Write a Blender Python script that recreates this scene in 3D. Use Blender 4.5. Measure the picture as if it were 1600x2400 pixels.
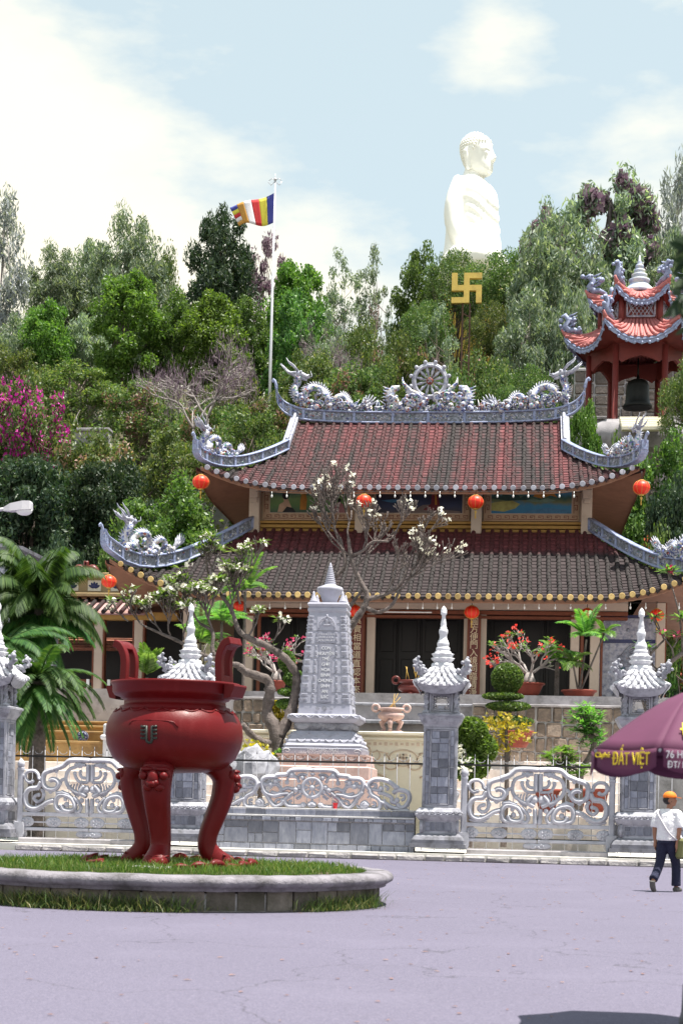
import bpy, bmesh, math, random
import numpy as np
from mathutils import Vector, Matrix, Euler, Quaternion
for o in list(bpy.data.objects): bpy.data.objects.remove(o)
S = bpy.context.scene
COL = S.collection
PI = math.pi; sin, cos, rad = math.sin, math.cos, math.radians
V = Vector
# ---------------------------------------------------------------- camera
YAW, ROLL, FPX, CX, CY, CZ = rad(6.0), rad(1.3), 3800.0, 800.0, 1871.0, 1.5
fwd = V((-sin(YAW), cos(YAW), 0)); r0 = V((cos(YAW), sin(YAW), 0)); u0 = V((0, 0, 1))
Rv = r0*cos(ROLL) + u0*sin(ROLL); Uv = u0*cos(ROLL) - r0*sin(ROLL)
cd = bpy.data.cameras.new('camera'); cam = bpy.data.objects.new('camera', cd); COL.objects.link(cam)
cam.matrix_world = Matrix(((Rv.x, Uv.x, -fwd.x, 0), (Rv.y, Uv.y, -fwd.y, 0), (Rv.z, Uv.z, -fwd.z, CZ), (0, 0, 0, 1)))
cd.sensor_fit = 'VERTICAL'; cd.sensor_height = 24.0; cd.sensor_width = 16.0; cd.lens = FPX/2400*24
cd.shift_y = (CY-1200)/2400; cd.clip_end = 3000
cd.dof.use_dof = True; cd.dof.focus_distance = 48; cd.dof.aperture_fstop = 2.4
S.camera = cam
S.render.resolution_x = 682; S.render.resolution_y = 1024
# ---------------------------------------------------------------- sun, sky, exposure
sun_to = V((0.24, -0.05, 0.965)).normalized()
sl = bpy.data.lights.new('sun', 'SUN'); sl.energy = 4.8; sl.angle = rad(0.5); sl.color = (1, .955, .87)
so = bpy.data.objects.new('sun', sl); COL.objects.link(so)
so.rotation_euler = sun_to.to_track_quat('Z', 'Y').to_euler()
W = bpy.data.worlds.new('World'); S.world = W; W.use_nodes = True
wn, wl = W.node_tree.nodes, W.node_tree.links
bg = wn['Background']
sky = wn.new('ShaderNodeTexSky'); sky.sky_type = 'NISHITA'; sky.sun_disc = False
sky.sun_elevation = math.asin(sun_to.z); sky.sun_rotation = math.atan2(sun_to.x, sun_to.y)
sky.air_density = 1.0; sky.dust_density = 1.2; sky.ozone_density = 1.0
tc = wn.new('ShaderNodeTexCoord')
def wmath(op, a, b=None, clamp=False):
    n = wn.new('ShaderNodeMath'); n.operation = op; n.use_clamp = clamp
    for i, x in enumerate((a, b)):
        if x is None: continue
        if isinstance(x, (int, float)): n.inputs[i].default_value = x
        else: wl.new(x, n.inputs[i])
    return n.outputs[0]
def wnoise(scale, detail, seed, rough=.55):
    mp = wn.new('ShaderNodeMapping'); mp.inputs['Location'].default_value = seed; mp.inputs['Scale'].default_value = (1, 1, 2.6)
    wl.new(tc.outputs['Generated'], mp.inputs[0])
    n = wn.new('ShaderNodeTexNoise'); n.inputs['Scale'].default_value = scale; n.inputs['Detail'].default_value = detail
    n.inputs['Roughness'].default_value = rough
    wl.new(mp.outputs[0], n.inputs['Vector']); return n.outputs[0]
def skydir(px, py):
    d = fwd + Rv*((px-CX)/FPX) - Uv*((py-CY)/FPX); return d.normalized()
def wblob(px, py, sharp):        # soft bank of cloud centred on a direction
    d = skydir(px, py); n = wn.new('ShaderNodeVectorMath'); n.operation = 'DOT_PRODUCT'
    wl.new(tc.outputs['Generated'], n.inputs[0]); n.inputs[1].default_value = d
    return wmath('POWER', wmath('MAXIMUM', n.outputs['Value'], 0), sharp)
sep = wn.new('ShaderNodeSeparateXYZ'); wl.new(tc.outputs['Generated'], sep.inputs[0])
nz = wnoise(3.2, 8, (3.1, 1.7, .4)); nz2 = wnoise(14, 6, (.3, 5.2, 2.0))
low = wmath('MULTIPLY', wmath('SUBTRACT', .46, sep.outputs[2]), 1.0)            # more cloud towards the horizon
m = wmath('ADD', wmath('MULTIPLY', nz, 1.0), wmath('MULTIPLY', nz2, .75))
m = wmath('ADD', m, low)
m = wmath('ADD', m, wmath('MULTIPLY', wblob(20, 580, 70), .66))
m = wmath('ADD', m, wmath('MULTIPLY', wblob(1130, 80, 1500), .40))
m = wmath('ADD', m, wmath('MULTIPLY', wblob(1480, 440, 500), .30))
m = wmath('ADD', m, wmath('MULTIPLY', wblob(860, 560, 500), .16))
m = wmath('SUBTRACT', m, wmath('MULTIPLY', wblob(960, 300, 130), .30))
m = wmath('SUBTRACT', m, wmath('MULTIPLY', wblob(330, -160, 110), .34))
m = wmath('MULTIPLY', wmath('SUBTRACT', m, .90), 2.5, True)
hzm = wn.new('ShaderNodeMixRGB'); hzm.inputs[0].default_value = .62; wl.new(sky.outputs[0], hzm.inputs[1]); hzm.inputs[2].default_value = (6.5, 7.6, 7.5, 1)   # thin high haze
mx = wn.new('ShaderNodeMixRGB'); wl.new(m, mx.inputs[0]); wl.new(hzm.outputs[0], mx.inputs[1])
mx.inputs[2].default_value = (8.7, 8.25, 6.9, 1)
wl.new(mx.outputs[0], bg.inputs[0]); bg.inputs[1].default_value = 0.066
S.view_settings.view_transform = 'Standard'; S.view_settings.look = 'None'; S.view_settings.gamma = 1
S.view_settings.exposure = 1.12
S.render.engine = 'CYCLES'

# ---------------------------------------------------------------- helpers
def ray(px, py): return fwd + Rv*((px-CX)/FPX) - Uv*((py-CY)/FPX)
def at(px, py, Y): d = ray(px, py); return V((0, 0, CZ)) + d*(Y/d.y)
def atz(px, py, z): d = ray(px, py); return V((0, 0, CZ)) + d*((z-CZ)/d.z)
def px_of(x, Y): return x  # unused

def newmat(name): 
    m = bpy.data.materials.new(name); m.use_nodes = True
    return m, m.node_tree.nodes, m.node_tree.links, m.node_tree.nodes['Principled BSDF']
def mth(nd, lk, op, a, b=None, clamp=False):
    n = nd.new('ShaderNodeMath'); n.operation = op; n.use_clamp = clamp
    for i, x in enumerate((a, b)):
        if x is None: continue
        if isinstance(x, (int, float)): n.inputs[i].default_value = x
        else: lk.new(x, n.inputs[i])
    return n.outputs[0]
def noise(nd, lk, scale, detail=4, vec=None, stretch=None, rough=.6):
    n = nd.new('ShaderNodeTexNoise'); n.inputs['Scale'].default_value = scale
    n.inputs['Detail'].default_value = detail; n.inputs['Roughness'].default_value = rough
    if vec is None: vec = nd.new('ShaderNodeNewGeometry').outputs['Position']
    if stretch:
        mp = nd.new('ShaderNodeMapping'); mp.inputs['Scale'].default_value = stretch
        lk.new(vec, mp.inputs[0]); vec = mp.outputs[0]
    lk.new(vec, n.inputs['Vector']); return n.outputs[0]
def ramp(nd, lk, fac, stops, interp='LINEAR'):
    r = nd.new('ShaderNodeValToRGB'); r.color_ramp.interpolation = interp; e = r.color_ramp.elements
    while len(e) < len(stops): e.new(.5)
    for el, (p, c) in zip(e, stops): el.position = p; el.color = (c[0], c[1], c[2], 1)
    lk.new(fac, r.inputs[0]); return r.outputs[0]
def mixc(nd, lk, fac, a, b, mode='MIX'):
    n = nd.new('ShaderNodeMixRGB'); n.blend_type = mode
    for i, x in enumerate((fac, a, b)):
        if isinstance(x, (int, float)): n.inputs[i].default_value = x
        elif isinstance(x, tuple): n.inputs[i].default_value = (x[0], x[1], x[2], 1)
        else: lk.new(x, n.inputs[i])
    return n.outputs[0]
def bump(nd, lk, p, h, strength=.3, dist=.02):
    b = nd.new('ShaderNodeBump'); b.inputs['Strength'].default_value = strength; b.inputs['Distance'].default_value = dist
    lk.new(h, b.inputs['Height']); lk.new(b.outputs[0], p.inputs['Normal'])
MATS = {}
def mat(name, col, rough=.7, var=.18, scale=2.5, bmp=.25, bscale=30, bdist=.02, dirt=None, dscale=1.2, damt=.5, rnd=0, metallic=0, spec=.4, coat=0):
    """plain surface: base colour broken by noise, stains, fine relief; rnd = brightness spread from piece to piece"""
    m, nd, lk, p = newmat(name)
    n1 = noise(nd, lk, scale, 5)
    c = ramp(nd, lk, n1, [(.25, tuple(x*(1-var) for x in col)), (.75, tuple(min(1, x*(1+var)) for x in col))])
    if dirt:
        n2 = noise(nd, lk, dscale, 7, rough=.7)
        f = mth(nd, lk, 'MULTIPLY', mth(nd, lk, 'SUBTRACT', n2, .62-damt*.3), 5, True)
        c = mixc(nd, lk, mth(nd, lk, 'MULTIPLY', f, .8), c, dirt)
    if rnd:
        oi = nd.new('ShaderNodeObjectInfo')
        k = mth(nd, lk, 'ADD', mth(nd, lk, 'MULTIPLY', oi.outputs['Random'], rnd*2), 1-rnd)
        cc = nd.new('ShaderNodeCombineColor')
        for i in range(3): lk.new(k, cc.inputs[i])
        c = mixc(nd, lk, 1.0, c, cc.outputs[0], 'MULTIPLY')
    lk.new(c, p.inputs['Base Color'])
    p.inputs['Roughness'].default_value = rough; p.inputs['Metallic'].default_value = metallic
    p.inputs['Specular IOR Level'].default_value = spec
    if coat: p.inputs['Coat Weight'].default_value = coat; p.inputs['Coat Roughness'].default_value = .25
    if bmp: bump(nd, lk, p, noise(nd, lk, bscale, 5), bmp, bdist)
    MATS[name] = m; return m
def leafmat(name, cols, trans=.35, rough=.45, tcol=(1.5, 1.6, .7)):
    """leaf: colour differs from leaf to leaf, some light passes through"""
    m, nd, lk, p = newmat(name)
    g = nd.new('ShaderNodeNewGeometry'); oi = nd.new('ShaderNodeObjectInfo')
    n = len(cols)
    r = mth(nd, lk, 'ADD', mth(nd, lk, 'MULTIPLY', g.outputs['Random Per Island'], .72), mth(nd, lk, 'MULTIPLY', noise(nd, lk, .35, 2), .28))
    c = ramp(nd, lk, r, [(.12+.76*i/(n-1), cols[i]) for i in range(n)])
    hs = nd.new('ShaderNodeHueSaturation'); lk.new(c, hs.inputs['Color'])
    lk.new(mth(nd, lk, 'ADD', mth(nd, lk, 'MULTIPLY', oi.outputs['Random'], .05), .475), hs.inputs['Hue'])
    lk.new(mth(nd, lk, 'ADD', mth(nd, lk, 'MULTIPLY', oi.outputs['Random'], .4), .82), hs.inputs['Value'])
    c = hs.outputs[0]
    lk.new(c, p.inputs['Base Color']); p.inputs['Roughness'].default_value = rough
    p.inputs['Specular IOR Level'].default_value = .35
    tb = nd.new('ShaderNodeBsdfTranslucent'); lk.new(mixc(nd, lk, 1.0, c, tcol, 'MULTIPLY'), tb.inputs[0])
    ms = nd.new('ShaderNodeMixShader'); ms.inputs[0].default_value = trans
    lk.new(p.outputs[0], ms.inputs[1]); lk.new(tb.outputs[0], ms.inputs[2])
    lk.new(ms.outputs[0], nd['Material Output'].inputs[0]); MATS[name] = m; return m

def tag(o, label=None, cat=None, group=None, kind=None):
    if label: o['label'] = label
    if cat: o['category'] = cat
    if group: o['group'] = group
    if kind: o['kind'] = kind
    return o
def thing(name, label, cat, loc=(0, 0, 0), rz=0, group=None):
    o = bpy.data.objects.new(name, None); COL.objects.link(o); o.location = loc; o.rotation_euler = (0, 0, rz)
    o.empty_display_size = .2
    return tag(o, label, cat, group)
def off(parent):
    return V((0, 0, 0)) if parent is None or parent.type != 'EMPTY' else -V(parent.location)
def link(name, me, parent=None, loc=None, rot=None, scl=None):
    o = bpy.data.objects.new(name, me); COL.objects.link(o)
    if parent is not None: o.parent = parent
    o.location = off(parent) + (V(loc) if loc is not None else V((0, 0, 0)))
    if rot is not None: o.rotation_euler = rot
    if scl is not None: o.scale = scl
    return o
def copy_tree(o, parent=None):
    c = o.copy(); COL.objects.link(c)
    if parent is not None: c.parent = parent
    for ch in list(o.children): copy_tree(ch, c)
    return c

class M:
    def __init__(s): s.v = []; s.f = []; s.s = []
    def add(s, vs, fs, smooth=False):
        b = len(s.v); s.v += [tuple(v) for v in vs]; s.f += [tuple(i+b for i in f) for f in fs]; s.s += [smooth]*len(fs); return s
    def box(s, c, d, bev=0, rot=None):
        x, y, z = d[0]/2, d[1]/2, d[2]/2; b = min(bev, x*.9, y*.9, z*.9)
        if b <= 0:
            vs = [(i*x, j*y, k*z) for i in (-1, 1) for j in (-1, 1) for k in (-1, 1)]
            fs = [(0, 1, 3, 2), (4, 6, 7, 5), (0, 4, 5, 1), (2, 3, 7, 6), (0, 2, 6, 4), (1, 5, 7, 3)]
        else:
            vs = []; idx = {}
            for i in (-1, 1):
                for j in (-1, 1):
                    for k in (-1, 1):
                        for a in range(3):
                            q = [i*(x-b), j*(y-b), k*(z-b)]; q[a] = (i*x, j*y, k*z)[a]
                            idx[(i, j, k, a)] = len(vs); vs.append(tuple(q))
            g = lambda *a: idx[a]
            fs = []
            for t in (-1, 1):
                fs.append([g(t, -1, -1, 0), g(t, 1, -1, 0), g(t, 1, 1, 0), g(t, -1, 1, 0)][::t])
                fs.append([g(-1, t, -1, 1), g(-1, t, 1, 1), g(1, t, 1, 1), g(1, t, -1, 1)][::t])
                fs.append([g(-1, -1, t, 2), g(1, -1, t, 2), g(1, 1, t, 2), g(-1, 1, t, 2)][::t])
            for i in (-1, 1):
                for j in (-1, 1):
                    fs.append([g(i, j, -1, 0), g(i, j, -1, 1), g(i, j, 1, 1), g(i, j, 1, 0)][::i*j])
                    fs.append([g(i, -1, j, 0), g(i, 1, j, 0), g(i, 1, j, 2), g(i, -1, j, 2)][::i*j])
                    fs.append([g(-1, i, j, 1), g(-1, i, j, 2), g(1, i, j, 2), g(1, i, j, 1)][::i*j])
                    for k in (-1, 1): fs.append([g(i, j, k, 0), g(i, j, k, 1), g(i, j, k, 2)][::i*j*k])
        if rot is not None:
            R = rot if isinstance(rot, Matrix) else Euler(rot).to_matrix(); vs = [R @ V(q) for q in vs]
        return s.add([(q[0]+c[0], q[1]+c[1], q[2]+c[2]) for q in vs], fs)
    def rings(s, rs, closed=True, cap0=True, cap1=True, smooth=True, loop=False):
        n = len(rs[0]); vs = [p for r in rs for p in r]; fs = []
        m = len(rs)
        for i in range(m if loop else m-1):
            a, b = i*n, ((i+1) % m)*n
            for j in range(n if closed else n-1):
                k = (j+1) % n; fs.append((a+j, a+k, b+k, b+j))
        s.add(vs, fs, smooth)
        if closed and not loop:
            base = len(s.v)-len(vs)
            if cap0: s.f.append(tuple(base+j for j in range(n))[::-1]); s.s.append(False)
            if cap1: s.f.append(tuple(base+(m-1)*n+j for j in range(n))); s.s.append(False)
        return s
    def lathe(s, prof, c=(0, 0, 0), n=24, sx=1, sy=1, smooth=True, ripple=0, rn=8):
        rs = []
        for q in prof:
            r, z = q[0], q[1]; rp = q[2] if len(q) > 2 else 0
            rs.append([(c[0]+(r+rp*abs(cos(rn*.5*2*PI*j/n)))*sx*cos(2*PI*j/n), c[1]+(r+rp*abs(cos(rn*.5*2*PI*j/n)))*sy*sin(2*PI*j/n), c[2]+z) for j in range(n)])
        return s.rings(rs, True, prof[0][0] > 1e-4, prof[-1][0] > 1e-4, smooth)
    def sq(s, prof, c=(0, 0, 0), bev=.02, rz=0, smooth=False):
        """stack of square rings: (half width x, half width y, z)"""
        rs = []
        for hx, hy, z in prof:
            b = min(bev, hx*.6, hy*.6)
            p = [(hx-b, -hy), (hx, -hy+b), (hx, hy-b), (hx-b, hy), (-hx+b, hy), (-hx, hy-b), (-hx, -hy+b), (-hx+b, -hy)]
            rs.append([(c[0]+x*cos(rz)-y*sin(rz), c[1]+x*sin(rz)+y*cos(rz), c[2]+z) for x, y in p])
        return s.rings(rs, smooth=smooth)
    def tube(s, path, r, n=8, flat=1.0, smooth=True, cap=True, loop=False, up=None):
        P = [V(p) for p in path]; m = len(P)
        rr = r if isinstance(r, (list, tuple)) else [r]*m
        rs = []; prev = None
        for i in range(m):
            if loop: t = P[(i+1) % m]-P[i-1]
            else: t = P[min(i+1, m-1)]-P[max(i-1, 0)]
            if t.length < 1e-9: t = V((0, 0, 1))
            t.normalize()
            if up is not None: a = V(up)
            elif prev is not None: a = prev
            else: a = V((0, 1, 0)) if abs(t.y) < .8 else V((1, 0, 0))
            a = a - t*a.dot(t)
            if a.length < 1e-6: a = t.orthogonal()
            a.normalize(); b = t.cross(a); prev = a
            rs.append([P[i]+a*(rr[i]*flat*cos(2*PI*j/n))+b*(rr[i]*sin(2*PI*j/n)) for j in range(n)])
        return s.rings(rs, True, cap, cap, smooth, loop)
    def ball(s, c, r, n=10, m=6, rot=None):
        if not isinstance(r, (tuple, list)): r = (r, r, r)
        vs = [(0, 0, -1)]; fs = []
        for i in range(1, m):
            a = -PI/2+PI*i/m; vs += [(cos(a)*cos(2*PI*j/n), cos(a)*sin(2*PI*j/n), sin(a)) for j in range(n)]
        vs.append((0, 0, 1)); L = len(vs)-1
        for j in range(n):
            k = (j+1) % n; fs.append((0, 1+k, 1+j)); b = 1+(m-2)*n; fs.append((b+j, b+k, L))
            for i in range(m-2): a = 1+i*n; fs.append((a+j, a+k, a+n+k, a+n+j))
        vs = [V((x*r[0], y*r[1], z*r[2])) for x, y, z in vs]
        if rot is not None: R = Euler(rot).to_matrix(); vs = [R @ q for q in vs]
        return s.add([(q[0]+c[0], q[1]+c[1], q[2]+c[2]) for q in vs], fs, True)
    def prism(s, poly, y0, y1, smooth=False):
        """outline in x,z pushed from y0 to y1"""
        n = len(poly); a = [(x, y0, z) for x, z in poly]; b = [(x, y1, z) for x, z in poly]
        ar = sum(poly[i][0]*poly[(i+1) % n][1]-poly[(i+1) % n][0]*poly[i][1] for i in range(n))
        fs = [tuple(range(n)), tuple(range(n, 2*n))[::-1]]
        fs += [(i, n+i, n+(i+1) % n, (i+1) % n) for i in range(n)]
        if (ar < 0) == (y0 < y1): fs = [f[::-1] for f in fs]
        return s.add(a+b, fs, smooth)
    def grid(s, fn, nu, nv, smooth=True):
        vs = [fn(i/nu, j/nv) for j in range(nv+1) for i in range(nu+1)]
        w = nu+1
        return s.add(vs, [(j*w+i, j*w+i+1, (j+1)*w+i+1, (j+1)*w+i) for j in range(nv) for i in range(nu)], smooth)
    def xf(s, mt, start=0):
        for i in range(start, len(s.v)): s.v[i] = tuple(mt @ V(s.v[i]))
        return s
    def mesh(s, name, m):
        me = bpy.data.meshes.new(name); me.from_pydata(s.v, [], s.f); me.update()
        me.polygons.foreach_set('use_smooth', s.s)
        if m is not None: me.materials.append(MATS[m] if isinstance(m, str) else m)
        return me
    def build(s, name, m, parent=None, loc=None, rot=None):
        return link(name, s.mesh(name, m), parent, loc, rot)
def np_quads(name, Q, m):
    """Q: (n,4,3) array of loose quads"""
    n = len(Q); me = bpy.data.meshes.new(name)
    me.vertices.add(n*4); me.vertices.foreach_set('co', Q.reshape(-1).astype(np.float32))
    me.loops.add(n*4); me.loops.foreach_set('vertex_index', np.arange(n*4, dtype=np.int32))
    me.polygons.add(n); me.polygons.foreach_set('loop_start', np.arange(0, n*4, 4, dtype=np.int32))
    me.update(calc_edges=True); me.materials.append(MATS[m]); return me
def spline(pts, k=6, loop=False):
    """smooth curve through points"""
    P = [V(p) for p in pts]; n = len(P); out = []
    for i in range(n if loop else n-1):
        p0 = P[(i-1) % n] if loop or i > 0 else P[0]*2-P[1]
        p1 = P[i]; p2 = P[(i+1) % n]
        p3 = P[(i+2) % n] if loop or i+2 < n else P[-1]*2-P[-2]
        for j in range(k):
            t = j/k
            out.append(.5*((2*p1)+(p2-p0)*t+(2*p0-5*p1+4*p2-p3)*t*t+(3*p1-p0-3*p2+p3)*t**3))
    if not loop: out.append(P[-1])
    return out
def remesh(o, voxel, smooth=2):
    """fuse a pile of closed shapes into one continuous surface"""
    md = o.modifiers.new('r', 'REMESH'); md.mode = 'VOXEL'; md.voxel_size = voxel; md.use_smooth_shade = True
    if smooth: sm = o.modifiers.new('s', 'SMOOTH'); sm.factor = .5; sm.iterations = smooth
    dg = bpy.context.evaluated_depsgraph_get(); dg.update()
    me = bpy.data.meshes.new_from_object(o.evaluated_get(dg)); old = o.data; mats = list(old.materials)
    o.modifiers.clear(); o.data = me
    if not me.materials:
        for x in mats: me.materials.append(x)
    me.polygons.foreach_set('use_smooth', [True]*len(me.polygons))
    return o
def text(name, body, size, m, loc, rot, parent=None, depth=.004, align='CENTER', sx=1):
    c = bpy.data.curves.new(name, 'FONT'); c.body = body; c.size = size; c.extrude = depth; c.align_x = align; c.align_y = 'CENTER'; c.resolution_u = 3
    t = bpy.data.objects.new(name, c); COL.objects.link(t)
    dg = bpy.context.evaluated_depsgraph_get(); dg.update()
    me = bpy.data.meshes.new_from_object(t.evaluated_get(dg)); bpy.data.objects.remove(t)
    me.materials.clear(); me.materials.append(MATS[m])
    return link(name, me, parent, loc, rot, (sx, 1, 1))
UPRIGHT = (PI/2, 0, 0)
# ---------------------------------------------------------------- materials
mat('stone_white', (.60, .60, .64), .75, .14, 3, .35, 40, .01, dirt=(.30, .30, .34), dscale=2.2, damt=.25)
mat('stone_stele', (.38, .38, .45), .7, .12, 3, .3, 40, .01, dirt=(.27, .27, .32), dscale=2.2, damt=.3)
mat('stone_grey', (.35, .35, .395), .75, .2, 4, .45, 40, .015, dirt=(.11, .11, .13), dscale=3.2, damt=.5)
mat('stone_gate', (.47, .47, .52), .75, .14, 4, .35, 40, .01, dirt=(.20, .20, .23), dscale=2.5, damt=.35)
mat('stone_dark', (.19, .19, .22), .8, .25, 4, .4, 30, .01, dirt=(.05, .05, .05), dscale=2.5, damt=.5)
mat('granite', (.27, .27, .33), .6, .2, 30, .1, 60, .005)
mat('pink_stone', (.56, .40, .37), .7, .15, 6, .3, 30, .01, dirt=(.36, .22, .2), damt=.4)
mat('mortar', (.50, .49, .50), .9, .15, 8, .3, 60, .01)
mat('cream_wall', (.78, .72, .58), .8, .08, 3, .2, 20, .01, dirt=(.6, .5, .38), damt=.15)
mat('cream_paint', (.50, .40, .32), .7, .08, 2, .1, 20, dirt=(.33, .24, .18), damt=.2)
mat('ochre', (.36, .20, .05), .7, .15, 3, .1, 20, dirt=(.16, .09, .03), damt=.25)
mat('soffit_tan', (.26, .13, .08), .6, .2, 3, .1, 20)
mat('brown_wood', (.16, .045, .02), .55, .25, 6, .15, 40)
mat('shaded_wood', (.007, .005, .005), .5, .3, 4, .1, 30)  # near-black wood, with the shade of the interiors put into its colour
mat('plaque_red', (.11, .018, .014), .4, .2, 5, .1, 30)
mat('gold_leaf', (.62, .50, .33), .5, .15, 8, .0)
mat('paving', (.62, .60, .56), .85, .1, 1.5, .2, 25, dirt=(.45, .42, .4), damt=.25)
mat('kerb_stone', (.33, .31, .31), .9, .3, 5, .8, 12, .05, dirt=(.14, .13, .13), damt=.45, rnd=.15)
mat('planter_rim', (.215, .20, .225), .85, .25, 3, .6, 25, .03, dirt=(.06, .055, .055), dscale=2.6, damt=.55)
mat('planter_block', (.17, .15, .13), .9, .3, 6, .6, 18, .03, dirt=(.05, .05, .03), damt=.6, rnd=.25)
def lacquer():
    m, nd, lk, p = newmat('lacquer_red')
    n1 = noise(nd, lk, 1.4, 5); streak = noise(nd, lk, 2.2, 6, None, (3.2, 3.2, .35), .7); chip = noise(nd, lk, 22, 6, None, None, .75)
    c = ramp(nd, lk, n1, [(.25, (.098, .0035, .005)), (.75, (.135, .005, .0065))])
    c = mixc(nd, lk, mth(nd, lk, 'MULTIPLY', mth(nd, lk, 'SUBTRACT', streak, .52), 2.2, True), c, (.165, .013, .015))
    c = mixc(nd, lk, mth(nd, lk, 'MULTIPLY', mth(nd, lk, 'SUBTRACT', streak, .30), -4, True), c, (.060, .003, .004))
    c = mixc(nd, lk, mth(nd, lk, 'MULTIPLY', mth(nd, lk, 'SUBTRACT', chip, .69), 9, True), c, (.20, .055, .05))
    lk.new(c, p.inputs['Base Color']); p.inputs['Specular IOR Level'].default_value = .22
    lk.new(mth(nd, lk, 'ADD', mth(nd, lk, 'MULTIPLY', streak, .35), .24), p.inputs['Roughness'])
    bump(nd, lk, p, noise(nd, lk, 45, 5), .25, .008); MATS['lacquer_red'] = m
lacquer()
mat('bronze_dark', (.035, .04, .035), .45, .4, 12, .2, 60, .005, metallic=.4)
mat('black_iron', (.018, .018, .02), .5, .2, 10, 0)
mat('grey_iron', (.30, .30, .33), .5, .2, 10, 0)
mat('soil', (.10, .07, .05), .95, .3, 6, .5, 20)
mat('terracotta', (.23, .045, .028), .7, .2, 6, .3, 30, dirt=(.14, .05, .04), damt=.4)
mat('bark_grey', (.16, .13, .12), .9, .35, 9, .9, 22, .05, dirt=(.045, .035, .03), dscale=4, damt=.5)
mat('bark_pale', (.36, .32, .31), .9, .3, 6, .7, 20, .04, dirt=(.09, .07, .06), dscale=3, damt=.4)
mat('bark_dark', (.075, .058, .048), .9, .35, 6, .8, 20, .04)
mat('twig', (.22, .165, .15), .9, .3, 9, .3, 30)
mat('lantern_silk', (.80, .030, .012), .45, .08, 3, .05, 30, spec=.4)
mat('lantern_gold', (.60, .38, .08), .5, .15, 6, 0)
mat('white_paint', (.82, .82, .80), .6, .05, 2, .1, 30)
mat('grey_paint', (.55, .53, .56), .5, .08, 2, .05, 30)
mat('glass_bulb', (.85, .85, .83), .15, .03, 2, 0)
mat('yellow_paint', (.70, .50, .12), .55, .14, 2, .1, 20, dirt=(.36, .24, .08), damt=.25)
mat('navy_tile', (.03, .035, .12), .3, .3, 20, .1, 60)
mat('column_red', (.15, .022, .018), .6, .15, 3, .1, 20)
mat('ceramic_blue', (.30, .34, .50), .45, .3, 9, .5, 18, .03, dirt=(.13, .16, .30), dscale=6, damt=.5)
mat('ceramic_white', (.46, .46, .52), .45, .3, 9, .5, 20, .02, dirt=(.13, .15, .25), dscale=6, damt=.62)
mat('orange_tile', (.44, .145, .14), .6, .22, 5, .25, 25, dirt=(.50, .20, .18), dscale=3, damt=.45)
mat('brick_tile', (.30, .12, .075), .8, .4, 9, .4, 25, dirt=(.10, .05, .04), damt=.5)
mat('rubble', (.235, .185, .15), .9, .3, 4, .9, 14, .05, dirt=(.10, .085, .075), dscale=2.5, damt=.5, rnd=.3)
mat('hill_stone', (.20, .17, .155), .95, .35, 2.2, .8, 6, .08, dirt=(.08, .07, .055), damt=.5, rnd=.2)
mat('buddha_white', (.96, .95, .90), .8, .03, .4, .1, 3, .05)
mat('bell_bronze', (.012, .013, .012), .5, .3, 5, .1, 20, metallic=.3)
mat('pale_concrete', (.36, .34, .36), .9, .2, 2, .4, 15, .02, dirt=(.15, .14, .14), damt=.5)
mat('flag_blue', (.06, .07, .32), .8, .1, 2, 0); mat('flag_yellow', (.68, .60, .07), .8, .08, 2, 0)
mat('flag_red', (.52, .03, .035), .8, .1, 2, 0); mat('flag_white', (.75, .72, .75), .8, .06, 2, 0)
mat('flag_orange', (.52, .26, .05), .8, .1, 2, 0)
mat('pole_metal', (.62, .62, .66), .35, .1, 2, 0, metallic=.3)
mat('plastic_red', (.72, .02, .03), .4, .05, 3, 0)
mat('flower_cream', (.82, .76, .58), .6, .08, 9, 0)
mat('flower_pink', (.70, .055, .10), .6, .25, 9, 0)
mat('umbrella_cloth', (.105, .026, .066), .8, .1, 3, .15, 120, .003)
mat('print_yellow', (.80, .62, .03), .7, .05, 3, 0)
mat('print_white', (.72, .72, .74), .7, .05, 3, 0)
mat('skin', (.30, .145, .09), .55, .1, 8, .05, 60)
mat('shirt_white', (.80, .79, .82), .85, .05, 4, .9, 11, .06)
mat('trousers_navy', (.014, .016, .042), .85, .3, 5, .9, 10, .06)
mat('cap_orange', (.85, .20, .015), .7, .06, 5, .1, 60)
mat('shoe_grey', (.10, .095, .09), .8, .2, 8, .1, 60)
mat('bag_olive', (.14, .14, .055), .85, .15, 6, .2, 40)
mat('hair_black', (.012, .010, .009), .5, .2, 20, .2, 80)
mat('ash', (.38, .36, .35), .95, .2, 12, .4, 30)
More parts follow.
